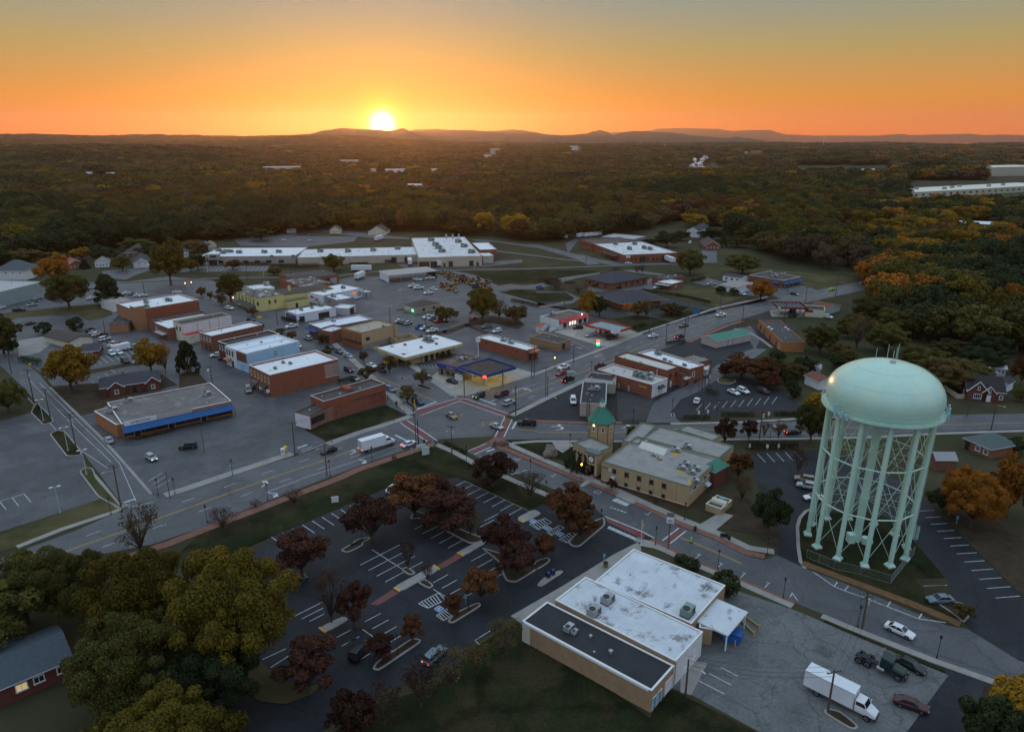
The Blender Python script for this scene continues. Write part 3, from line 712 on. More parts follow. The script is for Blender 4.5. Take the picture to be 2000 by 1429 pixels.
class Bld:
 """A building: an Empty at the middle of its footprint; roof corners are read off the photograph at roof height."""
 def __init__(s,name,label,quad,h,wall,roof=None,par=.45,cop=None,cat='building',group=None,roofname='roof',inset=0,base=0.0,eave_only=False,wallname='wall'):
  pts = [P(q,h) for q in px(quad)] if isinstance(quad,str) else quad
  A,B_,C_,D = pts
  c = (A + B_ + C_ + D) / 4
  e1 = ((B_ - A) + (C_ - D)) / 2; e2 = ((C_ - B_) + (D - A)) / 2
  a1 = math.atan2(e1.y,e1.x); a2 = math.atan2(e2.y,e2.x)
  sg = 1 if (e1.x * e2.y - e1.y * e2.x) > 0 else -1
  a2 -= sg * PI / 2
  while a2 - a1 > PI: a2 -= 2 * PI
  while a2 - a1 < -PI: a2 += 2 * PI
  l1,l2 = Vector(e1.xy).length,Vector(e2.xy).length
  s.rot = (a1 * l1 + a2 * l2) / (l1 + l2)
  s.w = abs(Vector(e1.xy) @ Vector((math.cos(s.rot),math.sin(s.rot)))); s.d = abs(Vector(e2.xy) @ Vector((-math.sin(s.rot),math.cos(s.rot))))
  s.sg,s.h,s.c = sg,h,Vector((c.x,c.y,base))
  w,d = s.w / 2,s.d / 2 * sg
  s.corn = [Vector((-w,-d)),Vector((w,-d)),Vector((w,d)),Vector((-w,d))]
  s.root = thing(name,label,cat,s.c,s.rot,group)
  hw,hd = s.w / 2 - inset,s.d / 2 - inset
  s.wall,s.hw,s.hd = wall,hw,hd
  if eave_only: return
  b = MB()
  zt = h
  zr = h - par
  for (x0,y0,x1,y1) in ((-hw,-hd,hw,-hd),(hw,-hd,hw,hd),(hw,hd,-hw,hd),(-hw,hd,-hw,-hd)):
   b.add([(x0,y0,0),(x1,y1,0),(x1,y1,zt),(x0,y0,zt)],[(0,1,2,3)])
  t = .28
  iw,idp = hw - t,hd - t
  for (x0,y0,x1,y1) in ((-iw,-idp,iw,-idp),(iw,-idp,iw,idp),(iw,idp,-iw,idp),(-iw,idp,-iw,-idp)):
   b.add([(x0,y0,zr),(x1,y1,zr),(x1,y1,zt),(x0,y0,zt)],[(3,2,1,0)])
  b.build(wallname,wall,s.root)
  r = MB(); r.add([(-iw,-idp,zr),(iw,-idp,zr),(iw,idp,zr),(-iw,idp,zr)],[(0,1,2,3)])
  s.roof = r.build(roofname,roof,s.root)
  q = MB(); e = .04; ch = .09
  q.box(-hw - e,-hd - e,zt,hw + e,-iw * 0 - idp,zt + ch); q.box(-hw - e,idp,zt,hw + e,hd + e,zt + ch)
  q.box(-hw - e,-idp,zt,-iw,idp,zt + ch); q.box(iw,-idp,zt,hw + e,idp,zt + ch)
  q.build('coping',cop or WTRIM,s.root)
  s.zr = zr
  ALLB.append(s)
 def local(s,p):
  v = Vector((p.x - s.c.x,p.y - s.c.y)); ca,sa = math.cos(-s.rot),math.sin(-s.rot)
  return Vector((v.x * ca - v.y * sa,v.x * sa + v.y * ca,p.z))
 def side(s,k,t,out=0.0):
  a,b = s.corn[k],s.corn[(k + 1) % 4]
  sc = Vector((s.hw / (s.w / 2),s.hd / (s.d / 2)))
  a = Vector((a.x * sc.x,a.y * sc.y)); b = Vector((b.x * sc.x,b.y * sc.y))
  p = a.lerp(b,t); d = (b - a).normalized()
  n = Vector((d.y,-d.x))
  if n.dot((a + b) / 2) < 0: n = -n
  return p + n * out,math.atan2(n.y,n.x) - PI / 2,(b - a).length
 def put(s,name,mesh,k,t,z,out=.0,parent=None,label=None):
  p,r,_ = s.side(k,t,out)
  o = link(name,mesh,parent or s.root,(p.x,p.y,z),r)
  if label: o['label'] = label
  return o
 def wins(s,k,ts,z,w,h,frame=WTRIM,pane=GLASSD,bars=1,name='window',lit=()):
  if isinstance(ts,tuple) and len(ts) == 3 and isinstance(ts[2],int): ts = [ts[0] + (ts[1] - ts[0]) * i / max(1,ts[2] - 1) for i in range(ts[2])]
  for i,t in enumerate(ts): s.put(name,window_mesh(w,h,frame,GLASSL if i in lit else pane,bars),k,t,z,label='window lit from inside' if i in lit else None)
 def doors(s,k,ts,w=1.1,h=2.2,leaf=None,frame=DTRIM,z=.02,name='door'):
  for t in ts: s.put(name,door_mesh(w,h,leaf or GLASSD,frame),k,t,z)
 def units(s,spec,kind=0,z=None,rot=0,scale=1.0,name='rooftop_unit',mesh=None):
  for u in G(spec,z if z is not None else s.zr + .5):
   l = s.local(u); link(name,mesh or unit_mesh(kind),s.root,(l.x,l.y,z if z is not None else s.zr),rot,scale)
 def vents(s,spec): s.units(spec,mesh=vent_mesh(),name='roof_vent')
 def slab(s,name,k,t0,t1,z0,z1,out,mat,drop=0.0,label=None,thick=.08,y0=0.0):
  """An awning or canopy on side k, from t0 to t1, sloping down by drop."""
  p,r,L = s.side(k,(t0 + t1) / 2)
  w = L * abs(t1 - t0) / 2
  b = MB()
  b.add([(-w,y0,z1),(w,y0,z1),(w,out,z1 - drop),(-w,out,z1 - drop),(-w,y0,z0),(w,y0,z0),(w,out,z0 if not drop else z1 - drop - thick),(-w,out,z0 if not drop else z1 - drop - thick)],
              [(0,1,2,3)[::-1],(3,2,6,7)[::-1],(0,3,7,4)[::-1],(2,1,5,6)[::-1],(4,7,6,5)[::-1],(0,4,5,1)[::-1]])
  o = b.build(name,mat,s.root,loc=(p.x,p.y,0),rot=r)
  if label: o['label'] = label
  return o
 def panel(s,name,k,t0,t1,z0,z1,mat,out=.03,label=None):
  p,r,L = s.side(k,(t0 + t1) / 2); w = L * abs(t1 - t0) / 2
  o = MB().box(-w,0,z0,w,out,z1).build(name,mat,s.root,loc=(p.x,p.y,0),rot=r)
  if label: o['label'] = label
  return o
 def letters(s,text,k,t,z,size,mat,out=.06,flip=True,name='lettering'):
  cu = bpy.data.curves.new('lettering','FONT'); cu.body = text; cu.size = size; cu.align_x = 'CENTER'; cu.extrude = .02
  cu.resolution_u = 1; cu.materials.append(mat)
  tmp = bpy.data.objects.new('tmp',cu); me = bpy.data.meshes.new_from_object(tmp); bpy.data.objects.remove(tmp)
  p,r,_ = s.side(k,t,out)
  return link(name,me,s.root,(p.x,p.y,z),(PI / 2,0,r + PI))
 def block(s,name,x0,y0,x1,y1,z0,z1,mat,mt=None):
  return MB().box(x0,y0,z0,x1,y1,z1,0,mt=1 if mt else None).build(name,[mat,mt] if mt else mat,s.root)
 def pitched(s,eave,rise,mat,kind='gable',axis='x',over=.5,name='roof',gmat=None,fascia=WTRIM):
  """Walls up to the eave with a gabled or hipped roof over them."""
  hw,hd = s.hw,s.hd
  W,D = hw + over,hd + over
  b = MB()
  g = MB()
  for (x0,y0,x1,y1) in ((-hw,-hd,hw,-hd),(hw,-hd,hw,hd),(hw,hd,-hw,hd),(-hw,hd,-hw,-hd)):
   g.add([(x0,y0,0),(x1,y1,0),(x1,y1,eave),(x0,y0,eave)],[(0,1,2,3)])
  e = eave - .05
  if axis == 'x':
   rx = W if kind == 'gable' else max(.2,W - D * .95)
   R0,R1 = (-rx,0,e + rise),(rx,0,e + rise)
  else:
   rx = D if kind == 'gable' else max(.2,D - W * .95)
   R0,R1 = (0,-rx,e + rise),(0,rx,e + rise)
  c = [(-W,-D,e),(W,-D,e),(W,D,e),(-W,D,e)]
  if axis == 'x': fs = [(0,1,5,4),(2,3,4,5),(1,2,5),(3,0,4)]
  else: fs = [(1,2,5,4),(3,0,4,5),(0,1,4),(2,3,5)]
  vs = c + [R0,R1]
  if kind == 'gable':
   b.add(vs,fs[:2])
   if axis == 'x': gv = [[(-hw,-hd,eave),(-hw,hd,eave),(-hw,0,eave + rise * hd / D)],[(hw,-hd,eave),(hw,hd,eave),(hw,0,eave + rise * hd / D)]]
   else: gv = [[(-hw,-hd,eave),(hw,-hd,eave),(0,-hd,eave + rise * hw / W)],[(-hw,hd,eave),(hw,hd,eave),(0,hd,eave + rise * hw / W)]]
   for q in gv: g.add(q,[(0,1,2)],1)
  else:
   b.add(vs,fs)
  th = .16                                                   # underside, so that the roof has thickness
  b.add([(x,y,z - th) for x,y,z in vs],[f[::-1] for f in (fs[:2] if kind == 'gable' else fs)])
  fb = MB()
  ring = [(-W,-D),(W,-D),(W,D),(-W,D)]
  if kind == 'hip':
   for k in range(4):
    p,q = ring[k],ring[(k + 1) % 4]; fb.add([(*p,e - th - .04),(*q,e - th - .04),(*q,e + .01),(*p,e + .01)],[(0,1,2,3)])
  else:
   ed = [(0,1),(2,3)] if axis == 'x' else [(1,2),(3,0)]
   for p,q in ed: fb.add([(*ring[p],e - th - .04),(*ring[q],e - th - .04),(*ring[q],e + .01),(*ring[p],e + .01)],[(0,1,2,3)])
   for p,q,r_ in (((0,4,3),(1,5,2)) if axis == 'x' else ((0,4,1),(3,5,2))):
    for u,v in ((p,q),(q,r_)):
     U,V_ = Vector(vs[u]),Vector(vs[v]); fb.add([U - Vector((0,0,th + .06)),V_ - Vector((0,0,th + .06)),V_ + Vector((0,0,.02)),U + Vector((0,0,.02))],[(0,1,2,3)])
  g.build('wall',[s.wall,gmat or s.wall],s.root)
  b.build(name,mat,s.root)
  fb.build('fascia',fascia,s.root)
  s.zr = eave
  return s
def crate_roof(bl,n_lines,along='x',mat=None):
 """Raised seams across a flat roof."""
 b = MB(); hw,hd = bl.hw - .3,bl.hd - .3
 for k in range(1,n_lines):
  if along == 'x': x = -hw + 2 * hw * k / n_lines; b.box(x - .05,-hd,bl.zr,x + .05,hd,bl.zr + .03)
  else: y = -hd + 2 * hd * k / n_lines; b.box(-hw,y - .05,bl.zr,hw,y + .05,bl.zr + .03)
 b.build('roof_seams',mat or ROOFWD,bl.root)
# ---- foreground: the post office -----------------------------------------------------------------
post = Bld('post_office','large tan brick post office with stained white roofs and a black lower roof','w 340,490 575,300 1490,740 1280,960',4.5,BRICKT,M('stained white roof',(.50,.53,.56),.6,.12,.25,.4,col2=(.24,.215,.205),thr=.535,scale2=.33),.07,cop=WTRIM)
post.units('w 748,480 640,575',0,rot=0)
post.panel('end_wall_panel',2,.02,.98,0,4.3,WHITEW,.06)
post.wins(2,[.3,.62],1.3,1.0,1.5,WTRIM,M('blue grey pane',(.12,.22,.28),.15,.1,.5,.5),1)
post.vents('w 648,468 1365,775')
a = Bld('post_office_wing','black flat roofed tan brick wing along the lawn side of the post office','w 75,652 275,500 1272,1000 1090,1190',3.9,BRICKT,ROOFK,.10,cop=WTRIM)
a.units('w 445,700',2,scale=.75); a.units('w 490,725',0,scale=.5); a.vents('w 772,885')
a.panel('white_gutter_board',3,.02,.985,3.55,3.92,WTRIM,.12)
a.panel('pale_end_pier',3,.93,.999,0,3.5,CREAM,.05)
a.doors(2,[.22],2.2,2.4,WHITEW,WTRIM); a.doors(2,[.62,.85],1.0,2.2,M('blue door',(.12,.3,.45),.5,.05,.5,.4),WTRIM)
a.panel('downpipe',2,-.01,.015,0,3.9,WTRIM,.1)
b_ = Bld('post_office_hall','street side hall of the post office, its broad white roof blotched with grey stains','w 655,343 945,85 1672,375 1395,668',4.2,BRICKT,M('blotched white roof',(.52,.55,.58),.6,.12,.2,.4,col2=(.17,.17,.175),thr=.53,scale2=.22),.07,cop=WTRIM)
b_.units('w 1372,575',1,scale=1.1)
b_.wins(2,[.25],1.2,1.4,1.4,STEEL)
c_ = Bld('loading_canopy','flat white loading dock canopy sticking out over the concrete yard','w 1430,640 1592,470 1840,575 1690,765',3.4,WTRIM,M('canopy roof',(.53,.56,.59),.6,.08,.3,.4,col2=(.27,.27,.28),thr=.55,scale2=.5),.12,eave_only=True,cat='canopy')
hw,hd = c_.hw,c_.hd
c_.block('roof',-hw,-hd,hw,hd,3.1,3.4,WTRIM,M('canopy roof',(.64,.67,.70)))
for x,y in ((-hw + .3,-hd + .3),(hw - .3,-hd + .3),(hw - .3,hd - .3),(-hw + .3,hd - .3)):
 c_.block('post',x - .1,y - .1,x + .1,y + .1,0,3.1,WTRIM)
l = c_.local(P(px('w 1520,760')[0],1.2))
dock = Bld('dock_house','brick dock wall with a white downpipe under the loading canopy','w 1440,650 1490,690 1575,735 1560,690',3.0,BRICKT,ROOFG,.1,cat='wall')
crate_roof(post,8,'x' if post.w > post.d else 'y',WTRIM); crate_roof(b_,9,'x' if b_.w > b_.d else 'y',WTRIM)
# ---- city hall ---------------------------------------------------------------------------------
ROOFCH = M('city hall roof',(.27,.255,.235),.85,.12,.4,.25,col2=(.20,.19,.18),thr=.57)
ch = Bld('city_hall','tan two storey city hall with grey flat roof, rooftop machines and a green trimmed edge',[P(q,5.6) for q in px('p 688,78 1745,455 j 2000,1180')] + [P(px('j 1140,1020')[0],5.6)],5.6,TANW,ROOFCH,.35,cop=M('green coping',(.03,.09,.07),.5,.1,.5,.4))
ch.wins(0,[.155,.30,.445,.585,.725],3.55,.95,1.1,DTRIM,GLASSD,0)
ch.wins(0,[.30,.445,.585,.725],.35,.8,1.55,DTRIM,GLASSD,0)
ch.panel('brick_base',0,0,1,0,.75,BRICKD,.05)
for t in (.275,.325,.42,.47,.56,.61,.70,.75,.86): ch.panel('wall_joint',0,t - .0012,t + .0012,.75,5.2,DTRIM,.012)
ch.panel('ledge',0,.02,.99,.75,.9,CREAMT,.09)
ch.slab('awning',0,.125,.165,2.0,2.6,1.2,M('pale blue awning',(.36,.48,.62),.6,.05,.5,.4),.5)
ch.letters('CITY HALL',0,.048,4.1,.5,DTRIM)
seal = MB().lathe([(0,.04),(.42,.04),(.42,0)],18); seal.build('city_seal',M('seal',(.55,.66,.75),.5,.2,2,.4),ch.root,loc=(*ch.side(0,.10,.02)[0],4.1),rot=(PI / 2,0,ch.side(0,.1)[1] + PI))
ch.wins(1,(.15,.65,4),4.2,1.0,.35,DTRIM,GLASSD,0)
ch.panel('stone_band',1,.02,.75,3.5,4.1,M('pale band',(.45,.44,.42),.7,.06),.05)
ch.panel('brick_base',1,0,1,0,.75,BRICKD,.05)
ch.slab('awning',1,.50,.60,1.9,2.5,1.0,M('pale blue awning',(.36,.48,.62)),.5)
ch.units('j 1545,1130 1675,1095',2,scale=.85); ch.units('j 1605,1325 1660,1285 1715,1375 1770,1335',2,scale=.75); ch.units('p 1765,330',2,scale=.7)
ch.units('j 1298,1180 1358,1220',2,scale=.45)
YPAD = M('yellow roof pad',(.46,.29,.06),.8,.12,1,.2)
for s in ('j 1480,1180 1550,1210 1615,1170 1560,1150','j 1590,1120 1625,1130 1640,1100','j 1535,1370 1600,1400 1625,1385 1565,1355','j 1630,1410 1680,1425 1700,1410 1650,1390','p 1655,350 1735,385 1755,350 1700,325','j 1265,1195 1310,1215 1320,1200 1280,1185','j 1315,1245 1350,1262 1370,1250 1330,1238'):
 q = [ch.local(P(u,ch.zr)) for u in px(s)]; MB().add([(v.x,v.y,ch.zr + .03) for v in q],[tuple(range(len(q)))]).build('roof_pad',YPAD,ch.root)
# glazed ridge skylight
g0,g1 = [ch.local(v) for v in G('j 1130,1090 1405,1180',ch.zr + .4)]
d = (g1 - g0); L_ = d.length; an = math.atan2(d.y,d.x)
sk = MB()
SKY_ = M('milky skylight',(.58,.54,.46),.35,.05,.5,.5)
for k in range(6):
 x0,x1 = L_ * k / 6 + .04,L_ * (k + 1) / 6 - .04
 sk.add([(x0,0,0),(x1,0,0),(x1,1.5,1.25),(x0,1.5,1.25),(x0,3.0,0),(x1,3.0,0)],[(0,1,2,3),(3,2,5,4)])
 sk.box(x0 - .08,-.03,0,x0,.06,.1,1)
sk.add([(0,0,0),(0,1.5,1.25),(0,3,0),(L_,0,0),(L_,1.5,1.25),(L_,3,0)],[(0,1,2),(3,5,4)],1)
for k in range(7):
 x = L_ * k / 6; sk.add([(x - .05,0,.03),(x + .05,0,.03),(x + .05,1.5,1.3),(x - .05,1.5,1.3)],[(0,1,2,3)],1)
sk.build('skylight',[SKY_,WTRIM],ch.root,loc=(g0.x,g0.y,ch.zr),rot=an)
# front wing with clock portal
fw = Bld('city_hall_front_wing','front wing of the city hall with sloping green edged roof beside the clock portal','j 395,1065 660,1165 810,1110 600,975',5.3,TANW,ROOFCH,.3,cop=M('green coping',(.03,.09,.07)))
fw.wins(0,(.12,.55,4),3.0,.6,.6,DTRIM,GLASSD,0); fw.panel('brick_base',0,0,1,0,.75,BRICKD,.05)
rw = Bld('city_hall_rear_wing','rear wing of the city hall behind the green roofed tower, grey flat roof','j 880,1060 1085,1020 1400,870 1180,830',5.4,TANW,ROOFCH,.3,cop=M('green coping',(.03,.09,.07)))
rw2 = Bld('city_hall_east_wing','long grey roofed wing at the back of the city hall beside the side street',[P(q,5.2) for q in px('j 1100,1030 1390,868 k 480,1100 k 290,1230')],5.2,TANW,ROOFCH,.25,cop=M('green coping',(.03,.09,.07)))
rw3 = Bld('city_hall_annex','small grey roofed annex at the far corner of the city hall','j 1570,905 1660,860 k 340,970 k 240,1035',4.6,TANW,ROOFCH,.2,cop=M('green coping',(.03,.09,.07)))
gp = Bld('green_hip_roof','small green metal hip roof over the back entrance of the city hall','k 105,1325 265,1225 400,1300 275,1380',4.6,BRICKD,None,eave_only=True,cat='porch')
gp.pitched(4.6,1.5,GREENR,'hip','x',.2,fascia=M('pale green trim',(.35,.5,.45),.5,.05))
pq = G('j 560,1150 688,1160',6.6)
p0 = P(px('p 605,285')[0]); dirp = (P(px('p 1725,705')[0]) - P(px('p 660,300')[0])).normalized()
por = thing('clock_portal','tan square portal with a round white clock over the city hall entrance','clock tower',p0 + Vector((dirp.y,-dirp.x,0)) * -1.0,math.atan2(dirp.y,dirp.x))
pb = MB()
for x in (-1.75,1.05): pb.box(x,-1.5,.0,x + .7,.5,6.3)
pb.box(-1.05,-1.5,3.3,1.05,.5,6.3)
pb.build('wall',TANW,por)
MB().box(-1.95,-1.7,6.3,1.95,.6,6.65).build('cornice',M('slate green cap',(.10,.13,.13),.6,.08),por)
MB().box(-.95,-1.56,3.9,.95,-1.48,5.8).build('clock_frame',DTRIM,por)
cf = MB().lathe([(0,.03),(.72,.03),(.72,0)],24); cfo = cf.build('clock_face',M('clock white',(.62,.66,.70),.4,.03),por,loc=(0,-1.57,4.85),rot=(PI / 2,0,0))
hb = MB().box(-.04,-.1,.035,.04,.55,.06); hb.box(-.04,-.08,.06,.04,.4,.08,T=Matrix.Rotation(2.2,4,'Z')); hb.build('clock_hands',BLACKM,cfo)
MB().box(-1.05,-.2,0,1.05,-.1,3.3).build('entrance_doors',GLASSD,por)
MB().box(-1.85,-1.6,0,-1.0,1.6,.75).box(1.0,-1.6,0,1.85,1.6,.75).build('brick_base',BRICKD,por)
# octagonal tower
oc = P(px('j 708,960')[0],5.0)
tw = thing('octagonal_tower','tan eight sided tower of the city hall with dark green roof and white cupola','tower',(oc.x,oc.y,0))
MB().lathe([(3.45,0),(3.45,9.3)],8,ph=PI / 8).build('wall',TANW,tw)
ro = MB().lathe([(3.85,9.1),(3.9,9.25),(.7,13.0),(.0,13.1)],8,ph=PI / 8)
rof = ro.build('roof',GREENR,tw)
rb = MB()
for k in range(8):
 a = 2 * PI * k / 8 + PI / 8
 rb.tube((3.9 * math.cos(a),3.9 * math.sin(a),9.28),(.7 * math.cos(a),.7 * math.sin(a),13.05),.07,n=4)
 for q in (.33,.67):
  a2 = 2 * PI * (k + 1) / 8 + PI / 8
  A_ = Vector((math.cos(a),math.sin(a),0)).lerp(Vector((math.cos(a2),math.sin(a2),0)),q)
  rb.tube((A_.x * 3.9,A_.y * 3.9,9.27),(A_.x * .75,A_.y * .75,13.03),.03,n=4)
rb.build('roof_seams',M('green seam',(.04,.20,.13),.5,.1),tw)
MB().lathe([(.68,12.8),(.68,14.3),(.78,14.3),(.78,14.4)],8).build('cupola',WTRIM,tw)
cr_ = MB().lathe([(.85,14.4),(.1,15.4),(.06,15.4),(.06,16.2),(0,16.2)],8).build('cupola_roof',GREENR,tw)
for k in range(8):
 a = 2 * PI * (k + .5) / 8 + PI / 8; r = 3.45 * math.cos(PI / 8)
 link('window',window_mesh(.95,1.3,CREAMT,GLASSD,1),tw,(r * math.cos(a),r * math.sin(a),6.9),a - PI / 2)
 if k % 2 == 0: MB().box(-.12,0,0,.12,.2,.3).build('wall_lamp',LAMPW if k == 4 else HEADO,tw,loc=(r * math.cos(a),r * math.sin(a),8.4),rot=a - PI / 2)
for k in range(8):
 a = 2 * PI * k / 8 + PI / 8
 MB().tube((3.46 * math.cos(a),3.46 * math.sin(a),0),(3.46 * math.cos(a),3.46 * math.sin(a),9.1),.08,n=5).build('corner_strip',DTRIM,tw)
gs = Bld('generator_enclosure','low tan walled enclosure with a cream tank at the end of the city hall','q 155,300 355,380 430,260 300,210',1.6,TANW,ROOFG,.6,cop=CREAM,cat='enclosure')
MB().tube((-1.6,0,1.6),(1.9,0,1.6),.75,n=14).build('tank',CREAM,gs.root)
MB().box(-.5,.9,1.2,.9,1.7,2.1).build('blue_cabinet',M('teal cabinet',(.05,.28,.34),.5,.05),gs.root)
# ---- strip mall with blue awning -----------------------------------------------------------------
q0,q1,q2,q3 = [P(v,4.4) for v in px('g 1285,640 h 630,570 h 300,398 g 1262,362')]
sm = Bld('strip_mall','long low strip mall with a bright blue awning and a grey gravel roof',[q0,q1,q2,q3],4.4,BRICKO,M('flat strip roof',(.15,.135,.125),.9,.18,.3,.2,col2=(.24,.22,.20),thr=.55),.3,cop=WTRIM)
sm.slab('awning',0,.0,1.0,2.5,3.6,2.6,BLUEA,1.15)
sm.panel('sign_band',0,.02,.30,3.6,5.0,WHITEW,.12,'white sign band with black name lettering')
sm.panel('sign_band',0,.302,.62,3.6,4.9,M('beige sign band',(.40,.37,.32),.7,.06),.10)
sm.letters('ALTERATIONS',0,.16,4.05,.8,DTRIM,.16)
sm.wins(0,(.05,.95,11),.7,2.6,1.6,DTRIM,GLASSD,2); sm.doors(0,[.12,.42,.72],1.6,2.3,GLASSD,WTRIM)
for t in [k / 12 for k in range(13)]:
 p,r,_ = sm.side(0,t,2.5); MB().tube((0,0,0),(0,0,2.5),.06,n=6).build('post',DTRIM,sm.root,loc=(p.x,p.y,0))
sm.units('h 305,510',2); sm.units('g 1430,350',2,scale=.9); sm.vents('h 310,612')
s2 = Bld('strip_mall_end','lower end block of the strip mall with orange brick side wall on the street','g 1080,480 1285,400 1480,575 1285,630',4.0,BRICKO,M('flat strip roof',(.15,.135,.125)),.25,cop=WTRIM)
s2.units('g 1255,465',2,scale=1.1)
# ---- brick house with dark roof ------------------------------------------------------------------
hs = Bld('brick_house','red brick bungalow with dark hipped roof and white gables behind the strip mall','g 1110,215 1790,120 1740,20 1130,110',3.2,BRICKD,None,eave_only=True,cat='house')
hs.pitched(3.2,2.2,SHING,'hip','x',.5); hs.wins(0,[.35,.88],1.0,1.0,1.5); hs.doors(0,[.55])
for t,w in ((.25,2.2),(.87,2.0)):
 p,r,_ = hs.side(0,t,-.4)
 gb = MB().box(-w,-1.0,0,w,1.8,3.0); gb.add([(-w,1.8,3.0),(w,1.8,3.0),(0,1.8,4.7)],[(2,1,0)]); g_ = gb.build('gable_bay',BRICKD,hs.root,loc=(p.x,p.y,0),rot=r)
 rb = MB().add([(-w - .4,2.1,2.85),(0,2.1,4.85),(0,-2.5,4.85),(-w - .4,-2.5,2.85),(w + .4,2.1,2.85),(w + .4,-2.5,2.85)],[(0,1,2,3),(1,4,5,2)]); rb.build('roof',SHING,g_)
 fb = MB()
 for sx in (-1,1): fb.tube((sx * (w + .4),2.12,2.85),(0,2.12,4.85),.14,n=4)
 fb.build('fascia',WTRIM,g_); link('window',window_mesh(1.2,1.4),g_,(0,1.8,.9),0)
MB().box(-2.2,-.5,3,-1.4,.3,6.2).build('chimney',BRICK,hs.root)
# ---- Main Street, west side ----------------------------------------------------------------------
b1 = Bld('brick_store','two storey red brick store with white roof and a faded mural patch on its side','h 790,185 1005,305 1760,120 1525,20',7.6,BRICK,ROOFW,.55)
b1.wins(0,(.1,.92,6),4.4,.95,2.1,CREAMT,GLASSD,1); b1.wins(0,[.12],.9,1.2,1.7,WTRIM); b1.doors(0,[.38,.72],1.3,2.3,DTRIM,WTRIM)
b1.slab('awning',0,.24,.42,2.6,3.3,1.3,M('grey awning',(.10,.10,.11),.8,.1),.6); b1.slab('awning',0,.62,.82,2.6,3.5,1.3,BLACKM,.8)
b1.panel('faded_mural',1,.785,.995,2.0,6.6,M('faded mural',(.33,.215,.17),.9,.14,.5,.2,col2=(.27,.20,.18),thr=.5),.03,'pale faded rectangle painted on the brick')
b1.panel('white_lower_edge',1,.79,.99,1.9,2.25,LGREYW,.04)
for t in (.22,.38,.53): b1.panel('bricked_up_window',1,t - .025,t + .025,1.2,3.4,BRICKB,.02)
b1.panel('wall_sign',0,.55,.66,1.6,2.4,WHITEW,1.0); b1.panel('wall_sign',0,.85,.93,1.4,2.2,WHITEW,.8)
b1.units('h 1160,150 1240,160 1070,215',1,scale=.55)
sides = Bld('blue_store','two storey store with bright white roof and a pale sky blue side wall','b 545,1120 735,1210 1310,1065 1095,980',7.2,WHITEW,ROOFBLUE,.45)
sides.panel('blue_side_wall',1,.001,.999,0,6.9,BLUEW,.05,'pale sky blue painted long wall'); sides.wins(1,[.53],4.2,1.0,1.3,DTRIM,GLASSD,0)
sides.panel('brick_upper_wall',0,.52,.995,3.4,6.9,BRICKB,.04); sides.panel('blue_lower_wall',0,.50,.995,0,3.35,BLUEW,.05)
sides.wins(0,[.6,.72,.86],4.1,.8,2.0,DTRIM); sides.wins(0,[.08,.2,.34],4.2,.8,2.0,DTRIM); sides.slab('awning',0,.0,.25,2.5,3.2,1.6,M('salmon awning',(.40,.18,.13),.8,.1),.5); sides.doors(0,[.3,.75],1.1,2.2,DTRIM)
sides.units('b 915,1065',0,scale=.4); sides.vents('b 1140,1060')
MB().box(-sides.w / 2 + .3,-.12,6.75,sides.w / 2 - .3,.12,7.05).build('roof_ridge',WTRIM,sides.root) if sides.w > sides.d else MB().box(-.12,-sides.d / 2 + .3,6.75,.12,sides.d / 2 - .3,7.05).build('roof_ridge',WTRIM,sides.root)
b3 = Bld('dark_roof_store','narrow brick store with dark tar roof beside the blue store','b 455,1062 545,1120 1095,980 1005,940',7.1,BRICKD,ROOFD,.6)
b3.wins(0,(.15,.85,4),4.2,.8,1.9,WTRIM); b3.doors(0,[.5])
b4 = Bld('brown_brick_store','brown brick two storey store with white roof and four tall back windows','b 255,965 350,1015 900,880 800,835',6.6,BRICKB,ROOFW,.5)
b4.wins(0,(.14,.86,4),3.9,.85,1.8,WTRIM); b4.doors(0,[.45,.8],1.2,2.3,DTRIM); b4.vents('b 470,940')
b5 = Bld('white_side_store','store with a long whitewashed side wall, dark roof and brown streaks','L 985,1275 1005,1297 1282,1240 1232,1222',7.8,CREAM,ROOFD,.6,cop=DTRIM)
b5.panel('whitewashed_side',1,.01,.99,1.5,7.4,WHITEW,.05)
for t in (.28,.53,.72): b5.panel('rust_streak',1,t - .004,t + .008,2.4,7.3,M('rust streak',(.42,.26,.10),.9,.3,.8,.2),.06)
b5.wins(0,[.35,.7],4.5,.9,1.6,DTRIM)
b5a = Bld('red_roof_leanto','low cream lean-to with a red metal roof under the whitewashed wall','b 60,1000 100,1012 570,880 545,870',3.4,CREAM,None,eave_only=True,cat='lean-to')
MB().box(-b5a.hw,-b5a.hd,0,b5a.hw,b5a.hd,2.6).build('wall',CREAM,b5a.root)
MB().add([(-b5a.hw - .2,-b5a.hd - .2,2.55),(b5a.hw + .2,-b5a.hd - .2,2.55),(b5a.hw + .2,b5a.hd + .2,3.4),(-b5a.hw - .2,b5a.hd + .2,3.4)] if b5a.sg > 0 else [(-b5a.hw - .2,-b5a.hd - .2,2.6),(b5a.hw + .2,-b5a.hd - .2,2.6),(b5a.hw + .2,b5a.hd + .2,3.4),(-b5a.hw - .2,b5a.hd + .2,3.4)],[(0,1,2,3)]).build('roof',REDA,b5a.root)
b5b = Bld('cream_annex','small cream annex with a row of windows and red roof behind the brown brick store','b 55,985 75,1012 262,958 250,935',3.6,CREAM,REDA,.1,cop=REDA)
b5b.wins(1,[.18,.35,.68,.85],1.4,.8,1.1,WTRIM); b5b.wins(0,[.5],1.4,.8,1.1)
b6 = Bld('low_white_roof_store','low brick store with a long white roof and dark back parapet','L 855,1277 935,1327 1215,1262 1142,1228',5.2,BRICKB,ROOFW,.4,cop=DTRIM)
